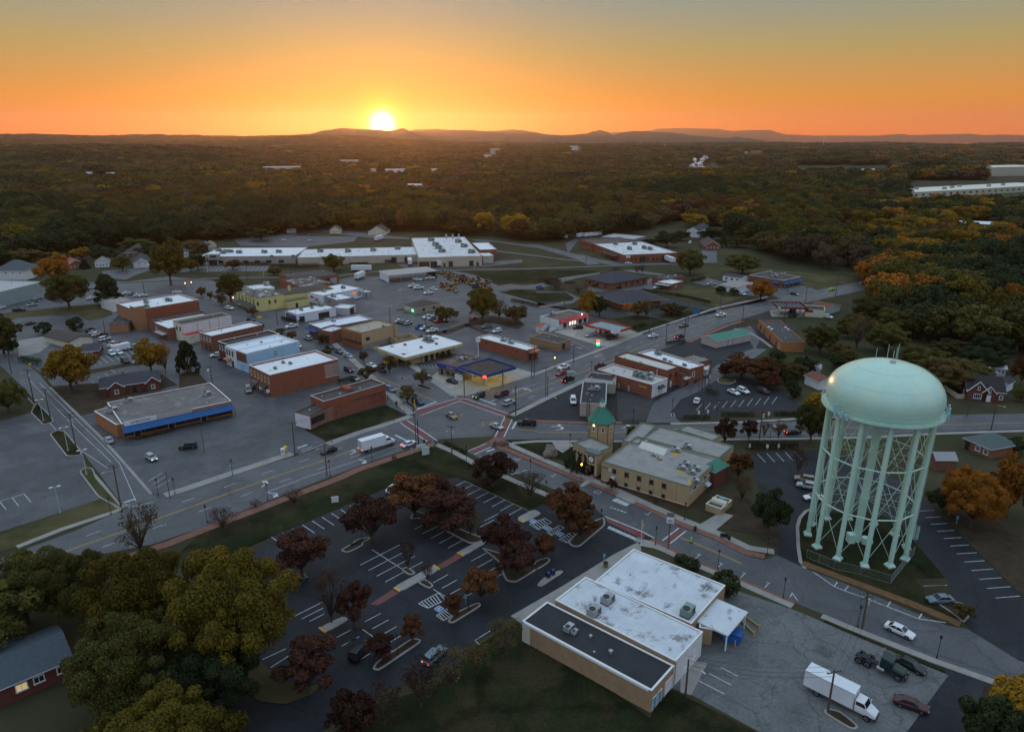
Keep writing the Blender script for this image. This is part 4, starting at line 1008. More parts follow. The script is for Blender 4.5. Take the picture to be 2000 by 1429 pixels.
b6.slab('porch_roof',0,.4,.9,2.4,2.8,2.0,STEEL,.35); b6.units('L 897,1275',2,scale=.6); b6.wins(0,[.3],2.8,1.0,1.2)
b6b = Bld('dark_back_strip','narrow dark roofed strip between the theatre and the low white roofed store','L 822,1266 853,1278 1142,1228 1112,1219',5.4,BRICKB,ROOFD,.3,cop=DTRIM)
b7 = Bld('brick_theatre','large red brick hall with white roof and a square corner stair tower','L 655,1178 745,1217 1100,1160 1000,1120',9.2,BRICK,ROOFW,.5)
b7.units('L 815,1170 820,1195 935,1158 948,1160',1,scale=1.0); b7.vents('L 880,1178')
l = b7.corn[1]
MB().box(l.x - (4.6 if l.x > 0 else .1),l.y - (.1 if l.y < 0 else 4.4),0,l.x + (.1 if l.x > 0 else 4.6),l.y + (4.4 if l.y < 0 else .1),10.6,0,mt=1).build('stair_tower',[M('orange lit brick',(.32,.155,.085),.88,.12,.9,.2),ROOFW],b7.root)  # this brick colour carries the orange light of the corner
b7.panel('orange_lit_side_wall',0,.02,.98,0,8.6,M('orange lit brick',(.32,.155,.085)),.05)  # orange light on the facade is put into the panel's colour
st_ = MB()
p,r,L_ = b7.side(0,.55,.1)
for k in range(12): st_.box(-L_ * .3 + k * .5,.2,.2 + k * .35,-L_ * .3 + k * .5 + .5,1.3,.3 + k * .35)
st_.build('fire_stairs',BLACKM,b7.root,loc=(p.x,p.y,0),rot=r)
bk = Bld('brick_back_room','low orange lit brick back room with fire stairs behind the theatre','L 630,1245 650,1290 740,1300 720,1250',3.6,M('orange lit brick',(.32,.155,.085)),ROOFD,.2,cop=DTRIM)
b8 = Bld('tan_roof_house','small white sided building with a tan flat roof beside the dark magnolia','L 575,1155 618,1177 715,1160 665,1133',4.6,WHITEW,ROOFT,.2,cop=ROOFT)
b8.wins(0,[.3,.6],2.4,.8,.9)
b9 = Bld('metal_shed','tall grey green corrugated metal building at the left edge','Z -90,558 -20,590 18,553 -60,540',7.5,M('grey green sheet',(.25,.30,.29),.6,.1,.3,.4),STEEL,.2,cop=STEEL)
# ---- end building on the corner -----------------------------------------------------------------
e1 = Bld('brick_shop','brick corner shop with tarred flat roof and a boarded patch facing the lawn','h 1480,525 1610,605 i 285,390 150,335',6.4,BRICK,ROOFD,.5,cop=LGREYW)
e1.panel('boarded_patch',1,.72,.97,1.0,3.8,M('peeling red boarding',(.20,.055,.04),.9,.2,.6,.2,col2=(.5,.45,.38),thr=.66,scale2=.5),.05)
e1.panel('steel_lintel',1,.45,.98,3.9,4.15,DTRIM,.09)
lq = MB().box(-3.2,-1.0,5.9,1.0,1.0,7.0); lq.build('roof_hatch_house',BRICK,e1.root)
e1.vents('h 1795,510')
e2 = Bld('brick_shop_annex','low brick annex with a white painted end wall and steel windows',[P(q,4.3) for q in px('h 1265,700 1378,740 i 0,560 h 1600,600')],4.3,M('pinkish brick',(.25,.125,.09),.88,.14,.9,.2,col2=(.18,.08,.06),thr=.58),ROOFD,.4,cop=DTRIM)
e2.panel('white_end_wall',0,.01,.99,0,4.1,WHITEW,.06); e2.doors(0,[.55],1.3,2.4,LGREYW,WTRIM)
e2.wins(1,[.13,.30],1.5,3.0,1.9,DTRIM,GLASSD,3)
# ---- between Main Street and the railway ---------------------------------------------------------
y1 = Bld('yellow_building','pale yellow brick building with pilasters and a patched tar roof','b 645,515 855,592 1158,545 960,470',6.6,YELW,TARW,.4,cop=DTRIM)
y1.wins(1,[.06,.47,.68],3.2,.9,1.6,DTRIM); y1.wins(0,(.1,.9,5),3.4,.8,2.6,DTRIM)
for t in (.02,.2,.4,.6,.8,.98): y1.panel('pilaster',0,t - .02,t + .02,0,6.4,YELW,.35)
y1.slab('awning',0,.1,1.0,2.2,3.6,2.2,M('dark green awning',(.05,.075,.065),.8,.1),1.2)
y2 = Bld('yellow_wing','long yellow wing with a dark curved roof and tall chimney',[P(q,5.2) for q in px('b 1060,500 1165,550 1672,478 1600,412')],5.2,YELW,None,eave_only=True)
y2.pitched(5.2,1.5,SHINGB,'hip','x',.1,fascia=DTRIM)
l = y2.local(P(px('b 1238,580')[0],2)); MB().box(l.x - .5,l.y - .6,0,l.x + .5,l.y + .6,8.4).build('chimney',YELW,y2.root)
y3 = Bld('yellow_annex','single storey yellow annex with a door and flat dark roof','b 1165,610 1215,625 1445,585 1400,570',3.6,YELW,ROOFD,.2,cop=DTRIM)
y3.wins(1,[.12],1.4,.9,1.2); y3.doors(1,[.4])
y4 = Bld('white_roof_rear_store','low building with white roof and a big air handler behind the yellow building','b 745,452 835,490 1080,465 960,425',5.0,WHITEW,ROOFW,.3)
y4.units('b 975,430',2,scale=1.5); y4.vents('b 815,470')
ga = Bld('brick_garage','red brick garage with a peeling black and white roof','b 1115,375 1340,445 1790,415 1420,330',5.4,BRICK,TARW,.4,cop=DTRIM)
gb_ = Bld('brick_warehouse','long red brick warehouse with dark tar roof and big grey doors','b 1030,300 1300,365 1885,318 1560,280',5.0,BRICK,ROOFD,.3,cop=DTRIM)
gb_.doors(1,[.88],4,3.6,METG); gb_.doors(1,[.72],3.5,3.4,DTRIM); gb_.vents('b 1700,290')
w1 = Bld('white_equipment_store','white rental store with orange and round wall signs','b 1405,512 1580,560 2035,478 1790,415',4.8,M('bluish white wall',(.60,.62,.68),.7,.06,.4,.3),ROOFW,.3,cop=DTRIM)
w1.units('b 1610,500 1830,465',1,scale=1.0)
w1.panel('wall_sign',1,.73,.80,2.3,3.8,M('orange sign',(.62,.15,.03),.5,.05,.5,.4,emit=(1,.25,.06,.5)),.12,'orange rectangular wall sign')
rs = MB().lathe([(0,.08),(1.5,.08),(1.5,0)],24); rs.build('round_sign',M('white sign',(.66,.66,.66),.5,.05),w1.root,loc=(*w1.side(1,.90,.05)[0],2.5),rot=(PI / 2,0,w1.side(1,.9)[1] + PI))
rs2 = MB().lathe([(.55,.12),(1.1,.12),(1.1,.09)],24); rs2.build('round_sign_ring',DTRIM,w1.root,loc=(*w1.side(1,.90,.05)[0],2.5),rot=(PI / 2,0,w1.side(1,.9)[1] + PI))
w1.panel('wall_sign',0,.42,.58,2.6,3.6,REDA,.1,'small red sign'); w1.panel('wall_sign',0,.62,.8,1.2,3.2,M('red scroll logo',(.5,.15,.15),.6,.3,1.2,.3,col2=(.62,.62,.66),thr=.5),.06)
sh = Bld('side_canopy','open timber canopy at the end of the white rental store','B 500,705 545,720 598,710 550,698',3.2,STEEL,None,eave_only=True,cat='canopy')
sh.block('roof',-sh.hw,-sh.hd,sh.hw,sh.hd,3.0,3.2,STEEL)
for x in (-1,1):
 for y in (-1,1): sh.block('post',x * (sh.hw - .2) - .08,y * (sh.hd - .2) - .08,x * (sh.hw - .2) + .08,y * (sh.hd - .2) + .08,0,3.0,DTRIM)
gx = Bld('grey_box_building','two storey grey sided block with white roof','b 1622,560 1758,607 1948,577 1805,530',5.6,GREYW,ROOFW,.25,cop=GREYW)
gx.wins(0,[.4],3.2,1.0,1.3,DTRIM); gx.units('b 1720,560',2,scale=1.2); gx.vents('b 1775,585')
wl = Bld('white_glass_showroom','single storey white showroom with large dark window groups and a white roof','b 1180,722 1312,772 1745,690 1610,652',4.0,M('bluish white wall',(.60,.62,.68)),ROOFW,.3,cop=DTRIM)
wl.wins(1,[.12],.3,2.6,2.6,DTRIM,GLASSD,3); wl.wins(1,[.68],.3,5.6,2.7,DTRIM,GLASSD,6); wl.units('b 1580,660',1,scale=1.3); wl.units('b 1480,685 1365,710',1,scale=.7)
wl.panel('mural_end',0,.05,.95,.2,3.4,M('purple mural',(.10,.07,.15),.8,.3,.6,.2),.04)
wl2 = Bld('white_shop_front','white shop front with dark entrance under the grey block','b 1745,690 1880,700 1950,670 1800,640',3.4,LGREYW,ROOFW,.2)
wl2.wins(1,[.5],.2,3.5,2.6,DTRIM,GLASSD,3)
ws = Bld('bright_roof_store','brick corner store with a brilliant white roof and blue awning',[P(q,4.4) for q in px('b 1442,868 1587,922 c 158,820 0,768')],4.4,BRICKB,ROOFBLUE,.35)
ws.slab('awning',0,.0,.75,2.3,3.3,1.8,M('navy awning',(.02,.06,.20),.8,.1),.9); ws.units('b 1720,830',2,scale=.9); ws.wins(0,[.2,.6],.6,1.6,1.6,DTRIM)
br = Bld('brown_brick_shops','two storey brown brick corner shop with orange upper front and tan side wall','M 52,1312 163,1348 345,1293 250,1268',7.0,TANW,ROOFT,.5,cop=DTRIM)
br.panel('brick_front',0,.0,1,0,6.7,M('orange brown brick',(.28,.115,.055),.88,.14,.9,.2),.06); br.wins(0,[.12,.3,.48,.72,.9],4.0,.9,1.8,DTRIM,lit=(2,)); br.slab('awning',0,.02,.98,2.8,3.2,1.2,BLACKM,.2)
br.wins(0,(.1,.9,5),.5,1.5,2.0,DTRIM,GLASSD,0,lit=(1,3)); br.wins(1,[.16],3.6,1.9,1.1,DTRIM,GLASSD,2); br.panel('grey_lower_wall',1,.0,1,0,2.2,M('grey render',(.23,.20,.175),.85,.1),.03); br.units('c 282,890',2,scale=.6)
br2 = Bld('brown_row_shop','narrow brown brick row shop with white patched roof','M -60,1322 -8,1345 50,1312 0,1292',5.2,BRICKB,ROOFWD,.5,cop=DTRIM)
br2.panel('shop_sign',0,.1,.9,2.7,3.5,DTRIM,.08); br2.wins(0,[.3,.7],.4,1.8,1.9,DTRIM)
brb = Bld('tan_back_yard_wall','tan walled service yard behind the brown brick shops','c 400,1005 405,1075 600,1010 590,960',2.6,TANW,ROOFD,1.6,cop=TANW,cat='wall')
tan = Bld('tan_bank','tan stone office with a wide white roof and deep ribbed tan eaves','c 215,1137 517,1247 1162,1085 860,990',4.2,STONEW,ROOFW,.3,cop=M('tan ribbed fascia',(.46,.36,.18),.7,.1),inset=2.2,eave_only=True)
W_,D_ = tan.w / 2,tan.d / 2
MB().box(-tan.hw,-tan.hd,0,tan.hw,tan.hd,3.0).build('wall',TANW,tan.root)
fb = MB().box(-W_,-D_,3.0,W_,D_,4.15,0,mt=1); fb.build('roof',[M('tan ribbed fascia',(.46,.36,.18)),ROOFW],tan.root)
rb = MB()
for k in range(60):
 x = -W_ + 2 * W_ * k / 59; y = -D_ + 2 * D_ * k / 59
 rb.box(x - .05,-D_ - .05,3.02,x + .05,D_ + .05,4.12); rb.box(-W_ - .05,y - .05,3.02,W_ + .05,y + .05,4.12)
stuff(rb.build('fascia_ribs',M('tan rib',(.50,.40,.21),.7,.1),tan.root))
tan.zr = 4.15
tan.units('c 770,1030',0,scale=1.3); tan.units('c 815,1045',2,scale=.9); tan.units('c 520,1095 700,1125 870,1085',1,scale=.5)
for s in ('c 695,1055 780,1090 845,1080 840,1050 740,1040','c 470,1205 510,1222 540,1208 500,1196','c 345,1125 385,1130 405,1118 365,1113','c 835,1030 880,1045 905,1035 860,1022'):
 q = [tan.local(P(u,4.18)) for u in px(s)]; MB().add([(v.x,v.y,4.18) for v in q],[tuple(range(len(q)))]).build('roof_patch',M('brown roof patch',(.19,.15,.115),.9,.15),tan.root)
tan.wins(1,[.38,.5,.6,.72,.85],.2,1.8,2.5,DTRIM,GLASSD,0); tan.wins(0,[.3,.7],.6,1.6,1.8,DTRIM)
for t in (.32,.44,.55,.66,.78): tan.panel('stone_pier',1,t - .02,t + .02,0,3,TANW,.5)
tan.panel('pale_sign_panel',0,.3,.62,3.3,3.9,CREAM,2.3)
bb = Bld('brick_finance_shop','long red brick shop with white roof, two roof machines and a porch at the end','c 1345,1018 1870,1167 2010,1125 1450,985',4.4,BRICK,ROOFW,.35,cop=WTRIM)
bb.units('c 1620,1050 1702,1075',2,scale=1.0); bb.slab('porch_roof',1,.05,.95,3.2,3.7,2.4,BRICKB,.1); bb.wins(1,[.3,.7],.3,1.4,2.2,DTRIM); bb.wins(0,[.18,.58,.80],2.5,.6,.6,DTRIM); bb.panel('wall_sign',1,.3,.75,3.3,3.9,M('orange red sign',(.5,.12,.05),.5,.1),2.5)
bs = Bld('small_brick_office','small brown brick office with dark flat roof beside the gas station wall','M 1108,1365 1255,1402 1322,1380 1172,1340',3.4,M('brown tan brick',(.28,.17,.10),.88,.12),ROOFD,.3,cop=M('tan coping',(.34,.24,.15),.7,.1))
bs.wins(1,[.45],.5,1.8,2.0,DTRIM)
th = Bld('tan_hip_roof_shop','small tan shop with dark brown hip roof and a green window sign','B 900,832 1010,868 1238,818 1130,790',3.0,M('tan block wall',(.36,.30,.205),.85,.08),None,eave_only=True)
th.pitched(3.0,2.3,SHINGB,'hip','x',.4); th.panel('wall_sign',0,.12,.55,1.3,2.3,WHITEW,.06); th.panel('green_sign',0,.66,.82,.9,1.9,GRNL,.06); th.wins(1,[.3,.7],1.0,1.4,1.2,DTRIM)
# ---- gas station with blue canopy -----------------------------------------------------------------
gsb = Bld('gas_station_shop','stone walled gas station shop with blue fascia and rusty flat roof','i 905,145 1185,250 1410,115 1180,65',4.3,STONEW,M('rusty tar roof',(.13,.085,.075),.85,.25,.4,.2,col2=(.20,.18,.17),thr=.55),.3,cop=BRICKB)
gsb.panel('blue_fascia',0,-.01,1.01,2.9,4.2,BLUEF,.5); gsb.panel('blue_fascia',3,-.0,.3,2.9,4.2,BLUEF,.4)
gsb.letters('FOOD',0,.49,3.2,.85,WTRIM,.58); gsb.letters('MART',0,.63,3.2,.85,YELLOWM,.58); gsb.wins(0,[.15],.1,1.2,2.3,DTRIM); gsb.wins(0,[.4,.6],.7,1.4,1.3,DTRIM); gsb.units('i 1135,120',2,scale=1.0); gsb.units('i 1190,105 1300,110',1,scale=.7)
gsb.put('ice_chest',MB().box(-.9,0,0,.9,.9,1.8).mesh('ice_chest',WTRIM),0,.80,.02); gsb.put('ice_chest',MB().box(-.8,0,0,.8,.9,1.8).mesh('ice_chest',WTRIM),0,.92,.02)
def canopy(name,label,quad,h,fascia,deck,z0,posts,edge=None,beams=8,bm=DTRIM):
 k = Bld(name,label,quad,h,fascia,None,eave_only=True,cat='canopy')
 w,d = k.hw,k.hd; b = MB(); t = .25
 b.box(-w,-d,h - .95,w,-d + t,h); b.box(-w,d - t,h - .95,w,d,h); b.box(-w,-d + t,h - .95,-w + t,d - t,h); b.box(w - t,-d + t,h - .95,w,d - t,h)
 b.build('fascia',fascia,k.root)
 MB().box(-w + t,-d + t,h - .9,w - t,d - t,h - .62).build('deck',deck,k.root)
 if edge: MB().box(-w - .04,-d - .04,h - 1.05,w + .04,d + .04,h - .955).build('white_edge',edge,k.root)
 r = MB()
 for i in range(1,beams):
  x = -w + 2 * w * i / beams; r.box(x - .07,-d + t,h - .62,x + .07,d - t,h - .4)
 r.build('deck_beams',bm,k.root)
 for fx,fy in posts: k.block('column',fx * w - .2,fy * d - .2,fx * w + .2,fy * d + .2,0,h - .9,WTRIM)
 return k
gc = canopy('fuel_canopy','blue and white fuel canopy with open rusty deck at the corner gas station','i 1115,205 1405,300 1760,210 1460,97',5.0,BLUEF,M('rusty deck',(.11,.085,.075),.85,.25,.5,.2),4,((-.55,-.45),(.45,-.45),(-.55,.5),(.45,.5)),WTRIM)
MB().box(-.5,-.1,-.3,.5,.1,.5).build('red_sign',REDL,gc.root,loc=(*(gc.corn[1] * .98),4.4),rot=PI / 4)
UL = []
for s in ('i 1420,390','i 1620,330','i 1400,345','i 1590,295'):
 p = G(s)[0]
 pump = thing('fuel_pump',{'i 1420,390': 'grey fuel pump under the blue canopy nearest the crossing','i 1620,330': 'fuel pump under the blue canopy nearest the highway','i 1400,345': 'fuel pump under the blue canopy beside the shop wall','i 1590,295': 'fuel pump at the back under the blue canopy'}[s],'fuel pump',p,gc.rot,'fuel pumps under the blue canopy')
 MB().box(-.9,-.5,0,.9,.5,.18).build('kerb',CONC,pump); MB().box(-.45,-.3,.18,.45,.3,1.7).build('cabinet',LGREYW,pump); MB().box(-.35,-.33,1.1,.35,.33,1.5).build('screen',DTRIM,pump); MB().box(-.45,-.3,1.75,.45,.3,2.05).build('cap',WTRIM,pump)
# canopy lights that light the forecourt yellow
for fx,fy in ((-.3,-.2),(.3,-.2),(-.3,.4),(.3,.4)):
 x,y = fx * gc.hw * 1.6,fy * gc.hd * 1.6
 MB().box(-.4,-.4,-.08,.4,.4,0).build('canopy_lamp',M('canopy lamp glow',(.9,.8,.4),.4,.03,.5,.3,emit=(1.0,.70,.10,42)),gc.root,loc=(x,y,3.94))
# ---- convenience store and red canopy ---------------------------------------------------------------
cs = Bld('convenience_store','white convenience store with brown flat roof and red mansard front','d 35,1072 222,1122 588,1045 335,1000',3.9,WHITEW,M('brown flat roof',(.145,.105,.08),.9,.2,.4,.2),.35)
cs.slab('red_mansard',1,.0,.95,2.6,4.5,1.6,REDA,1.5); cs.units('d 155,1045',2,scale=1.2); cs.wins(1,(.2,.9,5),.4,2.0,2.0,DTRIM,GLASSD,1,lit=(1,2))
cs.put('bright_lamp',MB().lathe([(.0,-.25),(.25,0),(0,.25)],8).mesh('bright_lamp',LAMPW),1,.72,4.75,1.0)
for k,cm in enumerate(((.1,.9,1),(1,.1,.1),(1,1,1),(1,.1,.1),(.2,.9,.9))): cs.panel('neon_sign',1,.36 + k * .045,.375 + k * .045,.9,2.5,M('neon %s' % 'abcde'[k],cm,.5,.02,.5,.3,emit=(*cm,2.5)),.12)
rc = canopy('fuel_canopy','red fuel canopy with teal topped edge and open deck by the convenience store','d 530,1160 880,1245 1022,1190 715,1108',4.6,M('red fascia',(.42,.03,.03),.5,.05),M('teal deck',(.20,.33,.33),.6,.15,.5,.3),4,((-.6,-.3),(.5,-.3),(-.6,.4),(.5,.4)),None,12,M('pale beam',(.42,.47,.47),.6,.08))
rc.letters('CITGO',0,.42,3.8,.8,WTRIM,.05); rc.panel('white_corner',0,.86,1.0,3.6,4.58,WTRIM,.06); rc.panel('white_corner',1,0,.3,3.6,4.58,WTRIM,.06)
for s,lb in (('d 640,1290','red fuel pump at the left end under the red canopy'),('d 700,1265','red fuel pump under the red canopy behind the silver suv'),('d 880,1320','red fuel pump at the right end under the red canopy')):
 pump = thing('fuel_pump',lb,'fuel pump',G(s)[0],rc.rot,'fuel pumps under the red canopy')
 MB().box(-.9,-.5,0,.9,.5,.18).build('kerb',CONC,pump); MB().box(-.45,-.3,.18,.45,.3,1.9).build('cabinet',REDA,pump); MB().box(-.35,-.33,1.1,.35,.33,1.5).build('screen',WTRIM,pump)
# ---- banks with dark hip roofs -----------------------------------------------------------------------
k1 = Bld('brick_bank','brown brick bank with a broad charcoal hip roof beside the railway','d 560,660 830,705 1175,645 940,565',3.6,BRICKB,None,eave_only=True)
k1.pitched(3.6,4.4,SHING,'hip','x',.6,fascia=DTRIM); k1.wins(1,(.25,.9,5),.9,1.4,1.7,DTRIM); k1.wins(0,(.2,.8,3),.9,1.4,1.6,DTRIM)
k2 = Bld('drive_through_bank','bank with a huge charcoal hip roof sheltering drive-through lanes','d 715,825 900,950 1440,872 1150,775',3.8,BRICKB,None,eave_only=True,inset=0)
k2.hw *= .72; k2.hd *= .8
k2.pitched(3.8,3.6,SHING,'hip','x',3.2,fascia=M('cream fascia',(.45,.40,.32),.7,.05))
for t in (.05,.2,.35,.5,.65): p,r,_ = k2.side(1 if k2.d > k2.w else 0,t,2.6); MB().box(-.3,-.3,0,.3,.3,3.7).build('lane_pier',BRICKB,k2.root,loc=(p.x,p.y,0))
for t in (.1,.3,.5): p,r,_ = k2.side(1 if k2.d > k2.w else 0,t,1.6); MB().box(-.4,-.2,3.3,.4,.2,3.4).build('lane_lamp',M('lane lamp glow',(.9,.8,.4),.4,.03,.5,.3,emit=(1.0,.75,.15,45)),k2.root,loc=(p.x,p.y,0))
k3 = Bld('brick_office_white_roof','small brick office with a clean white roof and carport','d 1345,688 1490,712 1622,682 1460,655',3.4,BRICKB,ROOFW,.2)
k3.slab('carport_roof',0,.0,1,2.6,2.8,3.2,STEEL,.1); k3.wins(1,[.4],1.0,1.4,1.2)
k4 = Bld('brick_office_dark_roof','long brick office with dark roof and two white skylights behind the white roofed one','d 1312,640 1400,660 1672,625 1450,592',3.6,BRICKB,ROOFD,.25,cop=DTRIM)
k4.units('d 1455,622 1540,605',2,scale=.5,mesh=MB().lathe([(0,.8),(.9,.5),(1.1,0)],10).mesh('skylight',WTRIM),name='skylight')
# ---- factories by the railway ------------------------------------------------------------------------
fr = Bld('brick_factory','large red brick factory with a patched white roof and loading doors','d 612,258 965,387 1562,362 1158,238',5.4,BRICK,ROOFWD,.3,cop=WTRIM)
fr.wins(0,(.1,.55,5),2.4,1.0,1.2,DTRIM); fr.panel('wall_sign',1,.04,.12,3.4,4.8,WHITEW,.1); fr.slab('dock_canopy',0,.45,.85,3.0,3.4,3.5,DTRIM,.2); fr.doors(1,[.35],4,3.5,DTRIM); fr.doors(1,[.75],3.5,3.5,DTRIM); fr.wins(1,[.15,.22,.45,.55,.62],1.2,1.1,1.4,DTRIM)
fr.units('d 870,265 1085,265 1025,320 1255,322 1190,310',1,scale=1.6); fr.vents('d 865,300 957,355')
fr2 = Bld('old_brick_factory','older brick rear half of the factory with a dark rusty roof','d 450,212 612,258 1140,238 900,196',5.6,BRICK,M('rusty dark roof',(.10,.075,.065),.85,.25,.3,.2,col2=(.30,.29,.28),thr=.62),.3,cop=DTRIM)
fr2.wins(0,(.1,.9,6),2.6,1.0,1.4,DTRIM)
sh2 = Bld('grey_shed_roof','broad grey low roof building behind the brick factory','d 700,190 1060,205 1235,185 850,147',4.0,GREYW,STEEL,.15,cop=STEEL)
cf_ = Bld('long_factory','very long low factory front with white roof, grey wall and dark windows','A 935,378 1830,388 1860,300 1065,306',5.2,M('grey tan panel',(.33,.30,.27),.8,.06),ROOFW,.2,cop=LGREYW)
cf_.wins(0,[.22,.33,.48,.60,.72,.85],.8,3.4,1.6,DTRIM,GLASSD,2); cf_.units('A 1080,330 1120,352 1270,348 1505,345 1640,343 1148,340 1190,341',1,scale=1.5); cf_.units('A 1000,385 1575,382 1775,380',1,scale=.9)
cf_.put('entrance_block',MB().box(-4,-1,3.0,4,2.6,7.0).box(-4.4,2.6,3.0,4.4,3.6,3.5,1).box(-3.6,2.6,0,-2.9,3.4,3).box(2.9,2.6,0,3.6,3.4,3).box(-2.6,.4,0,2.6,2.4,3,1).box(-2.5,2.6,4.9,2.5,2.66,6.4,1).mesh('entrance_block',[M('grey tan panel',(.33,.30,.27)),DTRIM]),0,.155,0)
cf2 = Bld('factory_middle_section','middle section of the long factory with a streaked white metal roof','A 1830,388 B 1058,375 B 1000,292 A 1860,322',5.0,M('cream panel',(.42,.37,.30),.8,.06),ROOFWD,.2,cop=LGREYW)
crate_roof(cf2,26); cf2.units('B 120,337 378,338 612,330 838,313',1,scale=1.6); cf2.doors(0,[.79,.90],3.4,3.6,DTRIM)
cf3 = Bld('big_warehouse','biggest factory hall with a vast pale streaked roof and truck docks','B 1072,392 1645,382 1450,207 940,212',6.5,M('tan panel',(.46,.39,.29),.8,.06),ROOFWD,.2,cop=M('pale edge',(.55,.5,.42),.7,.05))
crate_roof(cf3,9,'y'); cf3.units('B 1150,235 1192,278 1218,305 1252,340 1403,250 1457,292 1527,347',1,scale=1.9); cf3.doors(0,[.04,.12,.22,.30],3.2,3.6,DTRIM); cf3.doors(0,[.50,.83],2.6,3.4,DTRIM); cf3.doors(0,[.4,.93],1.2,2.3,DTRIM)
for k,u in enumerate(('B 1293,190','B 1353,190','B 1410,188')): v = cf3.local(G(u,9)[0]); MB().tube((v.x,v.y,6),(v.x,v.y,10),.7,n=10).build('roof_stack',STEEL,cf3.root)
cf4 = Bld('brick_end_hall','red brick end hall with a smooth white roof beside the biggest factory hall','B 1610,322 1765,318 1680,255 1530,258',7.2,BRICK,ROOFW,.2)
cf5 = Bld('factory_corner_room','small cream corner room with white roof at the end of the big hall','B 1630,382 1728,376 1695,350 1610,355',5.0,M('cream panel',(.42,.37,.30)),ROOFW,.15)
os_ = Bld('open_shed','long open fronted equipment shed with a flat grey tan roof','B 622,512 797,557 1200,514 1130,487',4.6,WHITEW,None,eave_only=True,cat='shed')
w,d = os_.hw,os_.hd
MB().box(-w - .3,-d - .3,4.3,w + .3,d + .3,4.6,0,mt=1).build('roof',[WTRIM,M('shed roof sheet',(.34,.31,.28),.7,.1,.3,.3)],os_.root)
for k in (0,2,3):
 if k == 2: os_.panel('back_wall',k,0,1,0,4.3,DTRIM,.1)
 elif k == 0: os_.panel('side_wall',k,0,1,0,4.3,WHITEW,.1)
for t in (.02,.25,.5,.74,.98): p,r,_ = os_.side(1,t,-.2); MB().box(-.12,-.12,0,.12,.12,4.3).build('post',STEEL,os_.root,loc=(p.x,p.y,0))
# ---- block south of the highway ----------------------------------------------------------------------
c1 = Bld('brick_restaurant','one storey brick row with a pale roof and a white painted end','j 645,245 1295,397 1435,345 872,168',4.6,BRICK,M('pale tan roof',(.44,.41,.38),.75,.08,.2,.3),.3,cop=WTRIM)
c1.panel('white_end_wall',1,.02,.98,0,4.4,WHITEW,.06); c1.doors(1,[.55],1.2,2.3,METGN); c1.slab('awning',1,.38,.72,2.5,3.3,1.2,BLACKM,.7); c1.units('j 1115,300 1170,315',1,scale=1.2); c1.units('j 1250,290 1250,335',2,scale=1.0); c1.vents('j 848,240 968,248 1140,262'); c1.doors(0,[.42,.60],1.1,2.2,METG); c1.panel('gilt_lettering',0,.78,.92,2.9,3.3,GOLD,.04)
c2 = Bld('taller_brick_row','taller red brick row building with cream roof behind the restaurant','j 872,88 1443,252 1582,203 1000,42',6.4,BRICK,M('cream roof',(.52,.49,.43),.75,.06,.2,.3),.35,cop=DTRIM)
c2.wins(1,[.3,.7],3.6,.9,1.4,DTRIM); c2.doors(1,[.35],1.1,2.3,WHITEW); c2.units('j 1150,160',1,scale=.5); c2.panel('downpipe',0,.82,.83,0,6,WTRIM,.1)
c3 = Bld('white_roof_row','row building with stepped white roof at the far side of the brick cluster','j 1142,55 1702,238 1822,187 1285,2',5.6,BRICK,ROOFW,.4)
c3.wins(1,[.3],2.6,1.3,1.6,WTRIM); c3.units('j 1420,120 1480,150 1640,180',1,scale=.6); c3.units('j 1345,55',1,scale=1.0)
c4 = Bld('brick_link','low dark roofed brick link between the two taller rows','j 1443,255 1640,300 1705,240 1585,207',4.2,BRICK,ROOFD,.3,cop=DTRIM)
c4.slab('awning',1,.1,.6,2.3,3.0,1.2,LGREYW,.5)
c5 = Bld('grey_roof_row','row building with worn grey roof furthest along the lane','j 1660,100 1790,180 1900,120 1740,50',5.2,BRICKB,ROOFG,.3,cop=DTRIM)
c6 = Bld('rust_edged_shop','low shop with dark roof and a rust red roof edge','j 482,325 868,362 862,290 640,262',4.4,WHITEW,ROOFK,.35,cop=M('rust red coping',(.26,.085,.045),.8,.1))
c7 = Bld('tan_side_shop','low shop with cracked black roof and a tan end wall facing the side street','j 505,612 800,628 740,400 480,350',4.2,M('tan painted wall',(.38,.34,.27),.8,.08),ROOFK,.3,cop=LGREYW)
c7.panel('salmon_front',3,.35,.98,0,3.9,M('salmon front',(.38,.19,.14),.8,.1),.06); c7.wins(3,[.2,.5],.4,2.0,2.2,WTRIM); c7.units('j 640,450',2,scale=1.1); c7.units('j 575,450',2,scale=.5)
c8 = Bld('tan_storage_block','windowless tan block in the yard behind the brick row','j 742,395 870,400 868,340 760,345',3.4,M('tan block',(.34,.31,.255),.85,.08),ROOFD,.2,cop=LGREYW)
gr = Bld('green_roof_shed','pale metal building with a bright green gabled roof by the highway','e 150,1298 305,1362 600,1265 505,1210',3.0,M('pale metal siding',(.42,.36,.32),.6,.06),None,eave_only=True)
gr.pitched(3.0,1.3,GREENR,'gable','y' if gr.d > gr.w else 'x',.2,fascia=WTRIM); gr.doors(1,[.4],2.6,2.6,LGREYW)
bo = Bld('orange_brick_office','orange brick office with dark roof and four small white skylights','e 735,1113 1035,1360 1245,1362 1010,1116',4.0,BRICKO,ROOFD,.3,cop=BRICKO)
bo.units('e 868,1180 900,1202 1055,1185 1088,1207',2,scale=.7,mesh=MB().lathe([(0,.5),(.8,.35),(1.0,0)],8).mesh('skylight',WTRIM),name='skylight'); bo.wins(0,[.12],.8,1.6,1.8,DTRIM); bo.doors(0,[.3,.55,.8],1.2,2.3,DTRIM); bo.wins(0,[.92],.3,1.2,2.4,WTRIM)
